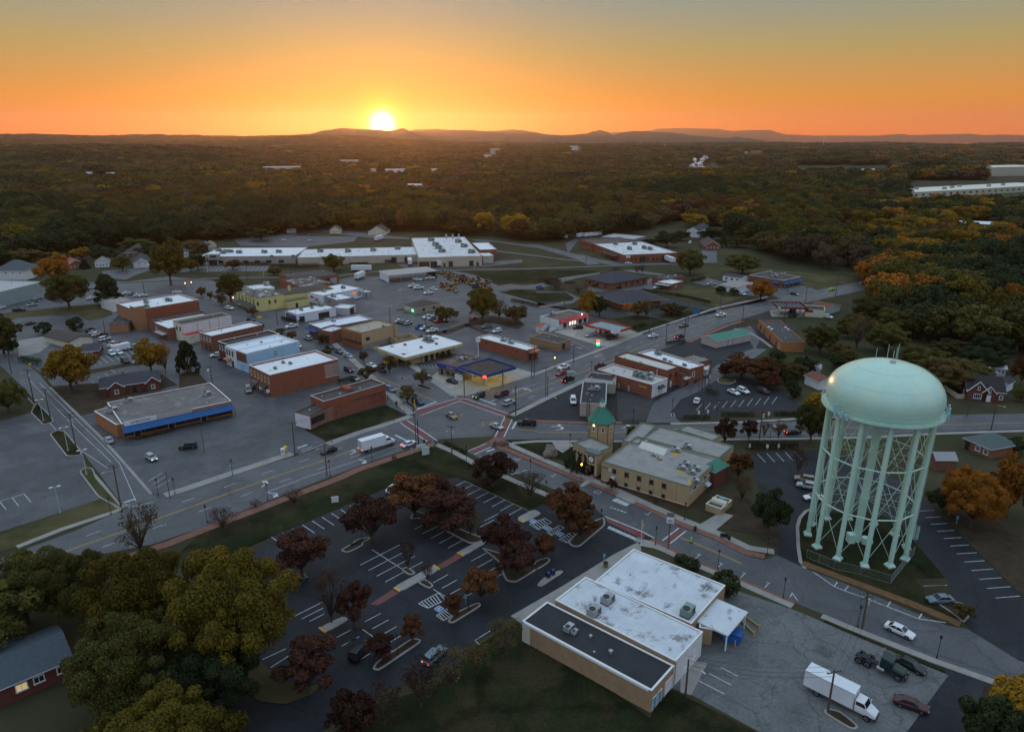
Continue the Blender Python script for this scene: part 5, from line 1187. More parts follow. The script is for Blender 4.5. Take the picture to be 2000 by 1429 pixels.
rg = Bld('gas_station_store','cream gas station store with a dark flat roof and red band','e 1250,1000 1500,1005 1480,960 1300,945',3.4,M('cream block',(.55,.52,.36),.8,.06),ROOFK,.3,cop=M('cream block',(.55,.52,.36)))
rg.panel('red_band',0,.0,.38,2.2,3.4,MAROON,.1)
rgc = canopy('fuel_canopy','dark red fuel canopy with black open deck at the far gas station','e 925,975 1300,968 1215,905 950,908',4.6,MAROON,M('black deck',(.03,.03,.033),.7,.2),4,((-.75,-.2),(.7,-.2)),None,8,STEEL)
rgc.panel('corner_sign',0,.0,.08,3.8,4.6,WTRIM,.1)
ho = Bld('brown_roof_house','small house with brown roof and pale wall beside the far gas station','e 1395,955 1540,1000 1600,950 1450,900',3.0,M('pale aqua wall',(.36,.45,.44),.7,.06),None,eave_only=True,cat='house')
ho.pitched(3.0,1.6,M('red brown roof',(.16,.065,.045),.9,.12),'gable','x',.4)
bl = Bld('blue_awning_restaurant','brick restaurant with dark flat roof, white edge and blue awnings','e 622,610 1045,675 1212,632 860,578',4.0,BRICKB,M('dark restaurant roof',(.06,.06,.062),.85,.2),.35,cop=WTRIM)
bl.slab('awning',1,.0,1,1.9,3.0,1.6,BLUEA,1.0); bl.slab('awning',0,.72,.9,2.0,2.9,1.2,BLUEA,.8); bl.wins(1,(.12,.88,4),.6,1.8,1.3,WTRIM); bl.units('e 930,630',2,scale=1.4); bl.units('e 1030,595 875,575',2,scale=1.0)
ts = Bld('white_trailer_office','long white mobile office with dark gabled roof beside the restaurant','e 388,620 570,650 612,625 440,585',3.0,WHITEW,None,eave_only=True)
ts.pitched(3.0,.9,SHING,'gable','x',.2); ts.wins(0,[.2,.5,.8],1.0,.9,1.3,DTRIM)
gg = Bld('tan_roof_garage','garage with a wide tan grey roof among bushes and parked trucks','e 365,720 520,760 690,705 560,665',3.2,WHITEW,None,eave_only=True)
gg.pitched(3.2,1.0,M('tan grey metal roof',(.27,.235,.205),.7,.1),'gable','x',.4)
ps = Bld('white_storage_shed','little white storage shed with rusty roof beside the convenience store','d 0,1190 50,1195 105,1150 40,1135',2.2,WHITEW,None,eave_only=True,cat='shed')
ps.pitched(2.2,.8,M('rust roof',(.26,.10,.05),.8,.2),'gable','x',.2); ps.doors(0,[.5],1.0,1.9,WTRIM)
# ---- houses and the church ---------------------------------------------------------------------------
bh = Bld('ranch_house','dark ranch house with grey blue shingle roof and one lit window at bottom left',[P(q,3.2) for q in px('s -700,1270 765,580 630,275 -830,770')],3.2,BRICKD,None,eave_only=True,cat='house')
bh.pitched(3.2,1.9,M('grey blue shingles',(.062,.076,.088),.85,.15,2.0,.3),'gable','x',.4)
bh.wins(0,[.92,.735],1.4,1.5,1.2); bh.wins(0,[.60],1.3,1.6,1.3,WTRIM,GLASSL); bh.panel('downpipe',0,.985,.992,0,3.1,WTRIM,.1)
cb = Bld('crossing_house_roof','back wing roof of the dark ranch house',[P(q,3.4) for q in px('s -200,560 60,405 190,410 0,560')],3.4,BRICKD,None,eave_only=True,cat='house')
cb.pitched(3.4,1.2,M('grey blue shingles',(.062,.076,.088)),'gable','x',.3)
tu = Bld('tudor_house','dark brick cottage with steep white trimmed front gables','l 1330,470 1700,470 1730,360 1340,350',3.4,BRICKD,None,eave_only=True,cat='house')
tu.pitched(3.4,3.6,M('black brown shingles',(.035,.030,.030),.9,.15,2,.2),'gable','x',.4); tu.wins(0,[.28],.9,2.2,1.6,WTRIM,GLASSD,3); tu.doors(0,[.56],1.0,2.2,WTRIM,WTRIM); tu.wins(0,[.92],1.0,1.1,1.4); tu.wins(3,[.3,.7],1,.9,1.4)
for t,w,hh in ((.28,2.9,6.3),(.58,1.7,5.0)):
 p,r,_ = tu.side(0,t,.02)
 gb = MB().box(-w,-2.5,0,w,.6,3.2); gb.add([(-w,.6,3.2),(w,.6,3.2),(0,.6,hh)],[(2,1,0)]); go = gb.build('gable_bay',BRICKD,tu.root,loc=(p.x,p.y,0),rot=r)
 rb = MB().add([(-w - .4,.8,2.9),(0,.8,hh + .15),(0,-3.5,hh + .15),(-w - .4,-3.5,2.9),(w + .4,.8,2.9),(w + .4,-3.5,2.9)],[(0,1,2,3),(1,4,5,2)]); rb.build('roof',M('black brown shingles',(.035,.030,.030)),go)
 fb = MB()
 for sx in (-1,1): fb.tube((sx * (w + .4),.82,2.85),(0,.82,hh + .12),.16,n=4)
 fb.build('fascia',WTRIM,go); link('window',window_mesh(.7,1.3),go,(0,.6,hh * .58),0)
 if w > 2: link('window',window_mesh(2.2,1.6,WTRIM,GLASSD,3),go,(0,.6,.8),0)
 else: link('door',door_mesh(1.0,2.2,WHITEW,WTRIM),go,(0,.6,.05),0)
hh_ = Bld('grey_hip_house','bungalow with a grey green hip roof across the side street','l 1440,1005 1650,1165 1840,1040 1650,920',3.0,BRICKB,None,eave_only=True,cat='house')
hh_.pitched(3.0,1.8,M('grey green shingles',(.085,.11,.105),.9,.12,2,.2),'hip','x',.4); hh_.wins(0,[.55,.85],1,1.4,1.3); hh_.doors(0,[.15])
gh = Bld('pale_gable_house','small house with a pale grey gabled roof behind the water tower legs','l 975,1250 1250,1235 1140,1170 1020,1190',3.0,BRICKB,None,eave_only=True,cat='house')
gh.pitched(3.0,1.5,M('pale grey shingles',(.30,.30,.32),.85,.08,2,.2),'gable','x',.3)
rh = Bld('brown_roof_bungalow','bungalow with a brown roof and white gutter beside the water tank','k 1310,300 1430,390 1560,340 1440,280',3.0,WHITEW,None,eave_only=True,cat='house')
rh.pitched(3.0,1.3,M('red brown roof',(.16,.065,.045)),'gable','x',.4)
for nm,lab,q,wl_,rf,kind in (
 ('white_house','big white two storey house with grey hip roof and porch at the left','a 20,265 300,290 355,235 130,215',WHITEW,M('slate shingles',(.085,.10,.105),.9,.12,2,.2),'hip'),
 ('red_roof_house','house with a pinkish red metal roof behind an orange tree','a 690,235 900,190 870,150 760,165',BRICKB,M('pink red roof',(.32,.075,.075),.7,.1),'gable'),
 ('green_roof_cottage','low cottage with a pale grey green roof among the trees','a 1040,195 1220,185 1215,150 1090,160',WHITEW,M('pale green grey roof',(.17,.20,.18),.8,.1),'gable'),
 ('white_gable_house','white house with three small front gables on the side road','A 270,450 470,440 430,390 300,400',WHITEW,SHING,'gable'),
 ('long_brick_house','long low brick house with brown roof under the tall trees','A 205,350 470,345 440,315 230,320',BRICKB,SHINGB,'hip'),
 ('cream_cottage','cream cottage half hidden behind the big roadside tree','A 735,350 800,352 790,315 740,320',CREAM,SHING,'gable'),
 ('tan_gable_house','tan gabled house beyond the long factory','A 975,290 1060,290 1040,252 975,262',CREAM,M('tan shingles',(.20,.16,.13),.9,.1),'gable'),
 ('blue_roof_house','house with a pale blue grey roof beyond the long factory','A 885,285 970,292 960,265 890,266',BRICKB,M('blue grey roof',(.22,.27,.34),.8,.1),'gable'),
 ('woodside_house','house at the wood edge above the staff car park','A 1690,140 1790,130 1760,95 1700,100',CREAM,SHING,'gable'),
 ('pale_cottage','pale cottage under the trees behind the biggest factory hall','B 590,150 750,160 740,130 600,128',CREAM,SHINGB,'gable'),
 ('white_window_house','low house with a row of white windows at the wood edge','B 215,140 320,140 310,120 220,120',CREAM,SHINGB,'gable'),
 ('white_farmhouse','white two storey house among trees behind the brick factory','R 150,770 210,780 205,748 160,740',WHITEW,SHING,'gable'),
 ('brick_ranch','red brick ranch house with white gable in front of the church','e 130,285 310,285 270,230 135,235',BRICK,SHINGB,'gable'),
 ('roof_in_trees','house with pale blue roof glimpsed between the orange trees','f 610,850 700,850 690,815 625,815',WHITEW,M('blue grey roof',(.22,.27,.34)),'gable'),
 ('white_garage','white garage with grey roof beside the white trees behind the tudor cottage','l 1560,280 1700,275 1690,245 1590,245',WHITEW,M('pale grey shingles',(.30,.30,.32)),'gable'),
 ('grey_outbuilding','grey roofed outbuilding at the right edge behind the tudor cottage','l 1580,215 1790,225 1770,190 1600,190',LGREYW,STEEL,'gable'),
 ('white_lean_shed','white shed with blue black roof at the right of the tudor cottage','l 1720,370 1830,410 1860,360 1760,330',WHITEW,SHING,'gable'),
 ('grey_peak_house','tiny blue grey peaked cabin at the edge of the wood left of the water tank','k 1320,215 1450,225 1440,190 1340,170',LGREYW,M('pale grey shingles',(.30,.30,.32)),'gable')):
 z = 5.6 if 'two storey' in lab else 3.0
 k = Bld(nm,lab,q,z,wl_,None,eave_only=True,cat='house')
 k.pitched(z,min(k.w,k.d) * .32,rf,kind,'x' if k.w > k.d else 'y',.4); k.wins(0,(.15,.85,4),z - 2.0,1.0,1.3)
 if 'three small' in lab:
  for t in (.2,.5,.85):
   p,r,_ = k.side(0,t,.02); w = 1.8
   go = MB().box(-w,-2,0,w,1,2.8).add([(-w,1,2.8),(w,1,2.8),(0,1,4.4)],[(2,1,0)]).build('gable_bay',WHITEW,k.root,loc=(p.x,p.y,0),rot=r)
   MB().add([(-w - .3,1.2,2.6),(0,1.2,4.5),(0,-3,4.5),(-w - .3,-3,2.6),(w + .3,1.2,2.6),(w + .3,-3,2.6)],[(0,1,2,3),(1,4,5,2)]).build('roof',SHING,go)
chq = Bld('brick_church','red brick church with a long dark roof, white windows and small steeple','e 640,185 880,190 860,125 650,120',4.6,BRICK,None,eave_only=True,cat='church')
chq.pitched(4.6,2.6,M('church shingles',(.085,.05,.05),.9,.12,2,.2),'gable','x',.4); chq.wins(0,(.2,.95,5),1.2,1.2,2.8,WTRIM,GLASSD,0)
p,r,_ = chq.side(3,.3,1.5); go = MB().box(-3.4,-3,0,3.4,1.5,5.0).add([(-3.4,1.5,5.0),(3.4,1.5,5.0),(0,1.5,8)],[(2,1,0)]).build('front_gable',BRICK,chq.root,loc=(p.x,p.y,0),rot=chq.side(0,.5)[1])
MB().add([(-3.9,1.9,4.7),(0,1.9,8.2),(0,-4,8.2),(-3.9,-4,4.7),(3.9,1.9,4.7),(3.9,-4,4.7)],[(0,1,2,3),(1,4,5,2)]).build('roof',M('church shingles',(.085,.05,.05)),go)
fb = MB()
for sx in (-1,1): fb.tube((sx * 3.9,1.92,4.7),(0,1.92,8.2),.2,n=4); fb.box(sx * 2.6 - .2,1.6,0,sx * 2.6 + .2,2.0,5)
fb.build('white_trim',WTRIM,go); MB().lathe([(.5,8),(.5,9.2),(0,11.5)],6,c=(0,0)).build('steeple',WTRIM,go)
sl = Bld('low_brown_roof_office','low office with wide brown hip roof and cream gable end beside the parked cars','a 500,1005 760,1060 1035,1015 740,940',3.0,CREAM,None,eave_only=True)
sl.pitched(3.0,1.5,SHINGB,'gable','x',.5,fascia=DTRIM)
sl2 = Bld('dark_hip_annex','small brick annex with black hip roof and white windows behind the orange tree','a 900,1180 1130,1165 1100,1090 910,1085',2.8,BRICKD,None,eave_only=True)
sl2.pitched(2.8,1.2,SHING,'hip','x',.4); sl2.wins(0,[.4,.65],.8,1.0,1.4)
pw = strip('boundary_wall','d -50,1225 180,1300 360,1370 520,1440',.3,M('pink rendered wall',(.36,.27,.25),.8,.08),1.0,0)
tag(pw,'low pinkish rendered wall along the gas station forecourt','wall'); pw['kind'] = 'thing'
rv = random.Random(12)
for k in ALLB:                                                     # small pipes and vents that every flat roof carries
 if k.hw < 3 or k.hd < 3: continue
 for _ in range(min(9,2 + int(k.hw * k.hd / 45))):
  link('roof_vent',vent_mesh(),k.root,(rv.uniform(-.85,.85) * k.hw,rv.uniform(-.85,.85) * k.hd,k.zr),0,rv.uniform(.45,.95))
# ------------------------------------------------------------------ the water tower
def water_tower():
 c = Vector((71.77,130.10,0)); R0,TOP = 9.45,30.0
 sh = Vector((.65,0,0))
 t = thing('water_tower','mint green water tower with domed tank on twelve columns and a central riser','water tower',c)
 prof = []
 a,zc,ct,cb = 10.5,32.9,6.6,7.6
 for k in range(10): prof.append((9.6 * math.sin(PI / 2 * k / 9),29.9 - 2.3 * math.cos(PI / 2 * k / 9)))
 for k in range(1,9): z = 29.9 + (zc - 29.9) * k / 8; prof.append((a * math.sqrt(1 - ((z - zc) / cb) ** 2),z))
 for k in range(1,17):
  ph = (PI / 2) * k / 16; prof.append((max(.001,a * math.cos(ph)),zc + ct * math.sin(ph)))
 MB().lathe(prof,72).build('tank',MINT,t,smooth=True,loc=sh)
 sm = MB()
 for k in range(18):
  a0 = 2 * PI * k / 18
  for (r0,z0),(r1,z1) in zip(prof[9:-4],prof[10:-3]): sm.tube((r0 * math.cos(a0),r0 * math.sin(a0),z0),(r1 * math.cos(a0),r1 * math.sin(a0),z1),0.014,n=3,cap=False)
 for r0,z0 in (prof[17],prof[22],prof[27]): sm.lathe([(r0 + .005,z0 - .03),(r0 + .03,z0),(r0 + .005,z0 + .03)],72)
 sm.build('plate_seams',M('seam mint',(.41,.60,.49),.5,.1,.5,.4),t,loc=sh)
 # balcony: floor ring, rails, posts
 b = MB(); R1,R2 = 9.6,11.0
 b.lathe([(R1,30.0),(R2,30.0),(R2,30.35),(R1,30.35),(R1,30.0)],72)
 b.build('balcony',MINT,t,loc=sh)
 r = MB()
 for z in (30.85,31.35):
  n = 60
  for k in range(n):
   a0,a1 = 2 * PI * k / n,2 * PI * (k + 1) / n
   r.tube((R2 * math.cos(a0),R2 * math.sin(a0),z),(R2 * math.cos(a1),R2 * math.sin(a1),z),.045,n=4,cap=False)
 for k in range(60):
  a0 = 2 * PI * k / 60; r.tube((R2 * math.cos(a0),R2 * math.sin(a0),30.3),(R2 * math.cos(a0),R2 * math.sin(a0),31.35),.04,n=4,cap=False)
 r.build('railing',MINT,t,loc=sh)
 ring = []
 for k in range(12):
  a0 = math.radians(14.3 + 30 * k); ring.append(Vector((math.cos(a0),math.sin(a0),0)))
 def leg_at(k,z): return ring[k % 12] * R0 + sh * (z / TOP) + Vector((0,0,z))
 for k in range(12):
  MB().tube(leg_at(k,.35),leg_at(k,TOP + 1.2),.47,n=14).build('column',MINT,t,smooth=True)
  f = MB(); q = ring[k] * R0; an = math.radians(14.3 + 30 * k); T_ = Matrix.Translation(q) @ Matrix.Rotation(an,4,'Z')
  f.box(-.75,-.75,-.02,.75,.75,.42,1,T=T_)
  f.add([T_ @ Vector(p) for p in ((-.8,-.8,.43),(.8,-.8,.43),(.8,.8,.43),(-.8,.8,.43),(-.45,-.45,1.0),(.45,-.45,1.0),(.45,.45,1.0),(-.45,.45,1.0))],[(0,1,5,4),(1,2,6,5),(2,3,7,6),(3,0,4,7),(4,5,6,7)])
  f.build('column_foot',[MINT,CONC],t)
  MB().lathe([(.0,.75),(.55,.55),(.75,0)],8).build('column_cap',MINT,t,loc=leg_at(k,TOP + .9))
  for z in (10.3,20.4): MB().tube(leg_at(k,z),leg_at(k + 1,z),.17,n=6).build('strut',MINT,t)
 d = MB(); s = MB()
 zs = (1.2,10.3,20.4,29.6)
 for k in range(12):
  for z0,z1 in zip(zs[:-1],zs[1:]):
   d.tube(leg_at(k,z0),leg_at(k + 1,z1),.055,n=4,cap=False); d.tube(leg_at(k + 1,z0),leg_at(k,z1),.055,n=4,cap=False)
  for z in zs[1:3]:
   s.tube(leg_at(k,z),sh * (z / TOP) + Vector((0,0,z + .15)),.035,n=4,cap=False)
 d.build('cross_rods',MINT,t); s.build('spoke_rods',MINT,t)
 ri = MB().tube((0,0,.3),sh + Vector((0,0,29)),.78,n=18)
 for z in (10.3,20.4): ri.tube(sh * (z / TOP) + Vector((0,0,z - .1)),sh * (z / TOP) + Vector((0,0,z + .3)),.86,n=18)
 rio = ri.build('riser',MINT,t,smooth=False)
 v = MB().tube((1.5,-.6,.1),(1.5,-.6,1.5),.75,n=12).box(-1.9,-.8,0,-.6,.8,2.0).tube((0,0,.9),(1.6,-.6,.9),.4,n=8).box(2.0,-1.2,.3,2.9,0,.9)
 v.build('valve_chamber',MINT,t)
 # ladder with cage on the right hand column
 k = 11; lad = MB()
 out = ring[k] * .75; tn = Vector((-ring[k].y,ring[k].x,0)) * .28
 for sg in (-1,1): lad.tube(leg_at(k,2.5) + out + tn * sg,leg_at(k,30.5) + out + tn * sg,.035,n=4,cap=False)
 for i in range(70):
  z = 2.6 + i * .4; lad.tube(leg_at(k,z) + out - tn,leg_at(k,z) + out + tn,.02,n=3,cap=False)
 for i in range(7):
  z = 2.6 + i * .45; cc = leg_at(k,z) + ring[k] * 1.15
  for j in range(10):
   a0,a1 = 2 * PI * j / 10,2 * PI * (j + 1) / 10
   lad.tube(cc + Vector((math.cos(a0),math.sin(a0),0)) * .5,cc + Vector((math.cos(a1),math.sin(a1),0)) * .5,.03,n=3,cap=False)
 for j in range(10):
  a0 = 2 * PI * j / 10; o_ = Vector((math.cos(a0),math.sin(a0),0)) * .5 + ring[k] * 1.15; lad.tube(leg_at(k,2.6) + o_,leg_at(k,5.3) + o_,.025,n=3,cap=False)
 lad.build('ladder',MINT,t)
 # curved ladder up the tank
 dl = MB(); a0 = math.radians(-8)
 pts = [(r_,z_) for r_,z_ in prof if z_ > 31]
 for (r0,z0),(r1,z1) in zip(pts[:-1],pts[1:]):
  for sg in (-.25,.25):
   dl.tube((r0 * math.cos(a0) * 1.015 - sg * math.sin(a0),r0 * math.sin(a0) * 1.015 + sg * math.cos(a0),z0 + .12),(r1 * math.cos(a0) * 1.015 - sg * math.sin(a0),r1 * math.sin(a0) * 1.015 + sg * math.cos(a0),z1 + .12),.03,n=4,cap=False)
 dl.build('dome_ladder',MINT,t,loc=sh)
 MB().lathe([(.55,39.45),(.55,39.75),(.4,39.95),(0,40.05)],14).build('roof_vent',LGREYW,t,loc=sh + Vector((.2,-.8,0)))
 for x,y,h in ((-1.7,2,2.2),(.5,2,3.0),(2.0,1.6,2.4),(2.3,1.7,3.2),(1.8,2.2,1.6)):
  z = zc + ct * math.sqrt(max(0,1 - (x * x + y * y) / a ** 2)) if isinstance(a,float) and a > 2 else 39
  MB().tube((x,y,38.9),(x,y,39.3 + h),.045,n=5).build('whip_antenna',MINT,t,loc=sh)
 BLP = M('pale blue panel',(.30,.50,.56),.5,.05,.5,.4)
 for an,h in ((198,2.4),(206,1.3),(212,1.1),(-22,2.4),(-29,2.2),(-16,1.4),(-34,1.6),(96,2),(110,1.8)):
  q = Vector((math.cos(math.radians(an)),math.sin(math.radians(an)),0)) * (R2 + .25)
  m_ = MB().box(-.16,-.28,29.7,.16,.28,29.7 + h).tube((-.2,0,29.6),(-.2,0,31.5),.05,n=5)
  m_.build('panel_antenna',BLP,t,loc=q + sh,rot=math.radians(an))
 MB().lathe([(0,.02),(.35,.02),(.35,0)],12).build('dark_hatch',BLACKM,t,loc=sh + Vector((9.7,-3.6,33.2)),rot=(PI / 2,0,math.radians(70)))
water_tower()
# ------------------------------------------------------------------ vehicles
def wheel_mesh(r=.33,w=.22):
 key = ('wheel',r,w)
 if key not in MESHES:
  b = MB(); n = 16
  b.tube((0,-w / 2,0),(0,w / 2,0),r,n=n,m=0)
  for s in (-1,1):
   b.tube((0,s * w * .48,0),(0,s * (w * .52),0),r * .64,n=n,m=1)
   for k in range(5):
    a = 2 * PI * k / 5; b.tube((0,s * w * .53,0),(r * .6 * math.cos(a),s * w * .53,r * .6 * math.sin(a)),r * .09,n=4,m=0)
  MESHES[key] = b.mesh('wheel',[RUBBER,M('alloy rim',(.34,.34,.35),.35,.05,1,.5,metal=.6)])
 return MESHES[key]
def loft(b,secs,m=0):
 """secs: (x, zb, half width low, half width mid, z shoulder, half width top, z top)."""
 rings = []
 for x,zb,wl,wm,zs,wt,zt in secs:
  zm = zb + (zs - zb) * .35
  rings.append([(x,-wl,zb),(x,-wm,zm),(x,-wm * .985,zs),(x,-wt,zt),(x,wt,zt),(x,wm * .985,zs),(x,wm,zm),(x,wl,zb)])
 o = len(b.v); n = 8
 vs = [p for r in rings for p in r]
 fs = []
 for j in range(len(rings) - 1):
  for k in range(n): fs.append((j * n + k,(j + 1) * n + k,(j + 1) * n + (k + 1) % n,j * n + (k + 1) % n)[::-1])
 fs.append(tuple(range(n))[::1]); fs.append(tuple(range((len(rings) - 1) * n,len(rings) * n))[::-1])
 b.add(vs,fs,m)
KINDS = {
 # length, half width, belt, roof; cabin bottom x0,x1; cabin top x0,x1; hood z; tail z; wheelbase
 'sedan': dict(L=4.7,W=.90,belt=.92,roof=1.44,cb=(-1.85,1.05),ct=(-1.05,.30),hood=.86,tail=.95,wb=1.38,r=.33),
 'hatch': dict(L=4.2,W=.88,belt=.95,roof=1.50,cb=(-2.0,1.05),ct=(-1.65,.30),hood=.90,tail=.95,wb=1.28,r=.33),
 'suv': dict(L=4.75,W=.95,belt=1.08,roof=1.74,cb=(-2.25,1.05),ct=(-1.95,.35),hood=1.04,tail=1.06,wb=1.40,r=.38),
 'pickup': dict(L=5.7,W=.98,belt=1.14,roof=1.86,cb=(-.75,1.40),ct=(-.62,.75),hood=1.14,tail=1.14,wb=1.78,r=.41),
 'van': dict(L=5.1,W=.98,belt=1.12,roof=1.86,cb=(-2.45,1.55),ct=(-2.25,.75),hood=1.02,tail=1.1,wb=1.52,r=.36),
}
def vehicle_proto(kind):
 K = KINDS[kind]; L,W,belt,roof = K['L'] / 2,K['W'],K['belt'],K['roof']; r = K['r']
 root = link('parked_' + kind,None)
 b = MB()
 zb = .27 if kind in ('sedan','hatch') else .36
 c0,c1 = K['cb']
 if kind == 'pickup':
  loft(b,[(c0 + .02,zb,W * .9,W,belt * .9,W * .93,belt),(c1 - .1,zb,W * .9,W,belt * .9,W * .93,belt),(L - .5,zb,W * .9,W * .98,K['hood'] * .86,W * .86,K['hood']),(L - .08,zb + .02,W * .85,W * .92,K['hood'] * .75,W * .80,K['hood'] * .92),(L,zb + .08,W * .8,W * .86,K['hood'] * .62,W * .76,K['hood'] * .8)])
  x0 = -L; x1 = c0
  b.box(x0,-W * .97,zb,x1,W * .97,.62); b.box(x0,-W * .97,.62,x1,-W * .86,K['tail']); b.box(x0,W * .86,.62,x1,W * .97,K['tail']); b.box(x0,-W * .86,.62,x0 + .1,W * .86,K['tail']); b.box(x1 - .1,-W * .86,.62,x1,W * .86,K['tail'])
 else:
  loft(b,[(-L,zb + .12,W * .78,W * .86,K['tail'] * .72,W * .74,K['tail'] * .86),(-L + .12,zb,W * .85,W * .94,K['tail'] * .84,W * .84,K['tail'] * .98),(c0 + .1,zb,W * .9,W,belt * .88,W * .90,belt),(c1 - .15,zb,W * .9,W,belt * .88,W * .90,belt),(L - .55,zb,W * .9,W * .98,K['hood'] * .82,W * .82,K['hood'] * .97),(L - .12,zb + .02,W * .84,W * .92,K['hood'] * .72,W * .78,K['hood'] * .84),(L,zb + .1,W * .75,W * .82,K['hood'] * .6,W * .7,K['hood'] * .72)])
 t0,t1 = K['ct']; wb_,wt = W * .88,W * .70
 # roof skin and pillars in the body colour
 loft(b,[(t0 - .05,roof - .07,wt * .98,wt * 1.02,roof - .03,wt * .86,roof),(t1 + .05,roof - .07,wt * .98,wt * 1.02,roof - .03,wt * .86,roof)])
 cb = [(c0,belt),(c1,belt)]; ct = [(t0,roof - .06),(t1,roof - .06)]
 for s in (-1,1):
  for (xb,zb_),(xt,zt) in zip(cb,ct): b.tube((xb,s * wb_,zb_ - .04),(xt,s * wt,zt),.055,n=4)
  xm = (c0 + c1) / 2 - .1; xtm = (t0 + t1) / 2 - .05
  b.tube((xm,s * (wb_ + .005),belt - .04),(xtm,s * (wt + .005),roof - .06),.045,n=4)
  if kind in ('suv','van','hatch'): b.tube((c0 + .95,s * (wb_ + .005),belt - .04),(t0 + .75,s * (wt + .005),roof - .06),.045,n=4)
  b.box(c1 - .55,s * (W + .09) - .09,belt - .02,c1 - .38,s * (W + .09) + .09,belt + .12)
 body = b.build('body',PAINT['white'],root)
 g = MB()
 vs = []
 for (x,z,w) in ((c0,belt - .03,wb_ - .02),(c1,belt - .03,wb_ - .02),(t0,roof - .05,wt - .01),(t1,roof - .05,wt - .01)): vs += [(x,-w,z),(x,w,z)]
 g.add(vs,[(0,2,6,4),(3,1,5,7),(2,3,7,6),(1,0,4,5)])
 g.build('windows',GLASSD,root)
 dk = MB()
 for sx in (-1,1):
  for s in (-1,1): dk.tube((sx * K['wb'],s * (W * .9),r),(sx * K['wb'],s * (W + .012),r),r + .07,n=14)
 dk.box(L - .25,-W * .55,zb + .18,L + .012,W * .55,zb + .36)
 dk.box(-L + .2,-W * .9,zb - .1,L - .2,W * .9,zb + .02)
 dk.build('dark_trim',BLACKM,root)
 for sx in (-1,1):
  for s in (-1,1): link('wheel',wheel_mesh(r,.22),root,(sx * K['wb'],s * (W - .07),r))
 for s in (-1,1):
  h = MB().box(-.16,-.17,0,.03,.17,.13).mesh('headlight',HEADO); link('headlight',h,root,(L - .06,s * W * .62,K['hood'] * .64))
  h = MB().box(-.03,-.13,0,.14,.13,.2).mesh('taillight',REDLD); link('taillight',h,root,(-L + .02,s * W * .68,K['tail'] * .66))
 for o in [root] + list(root.children): COL.objects.unlink(o)
 return root
PROTO = {}
VN = {'sedan': 'sedan','hatch': 'hatchback','suv': 'suv','pickup': 'pickup_truck','van': 'passenger_van'}
VC = {'sedan': 'car','hatch': 'car','suv': 'suv','pickup': 'pickup truck','van': 'van'}
def veh(kind,color,spec,label,group=None,lit='',scale=1.0):
 """spec: 'crop x,y x2,y2' - middle of the vehicle on the ground and a point ahead of it."""
 if kind not in PROTO: PROTO[kind] = vehicle_proto(kind)
 a,h = G(spec,.65)
 d = h - a
 src = PROTO[kind]
 r = link(VN[kind],None,None,(a.x,a.y,.05),math.atan2(d.y,d.x),scale)
 tag(r,label,VC[kind],group or 'vehicles about the town')
 for ch in src.children:
  c = ch.copy(); COL.objects.link(c); c.parent = r
  nm = ch.name.split('.')[0]
  if nm == 'body': c.material_slots[0].link = 'OBJECT'; c.material_slots[0].material = PAINT[color]
  elif nm == 'headlight' and 'h' in lit: c.material_slots[0].link = 'OBJECT'; c.material_slots[0].material = HEADL
  elif nm == 'taillight' and 't' in lit: c.material_slots[0].link = 'OBJECT'; c.material_slots[0].material = REDL
 return r
def vrow(lst):
 for kind,color,spec,label,*rest in lst: veh(kind,color,spec,label,*rest)
ROAD = 'vehicles driving on the streets'
LOT = 'vehicles parked around the town'
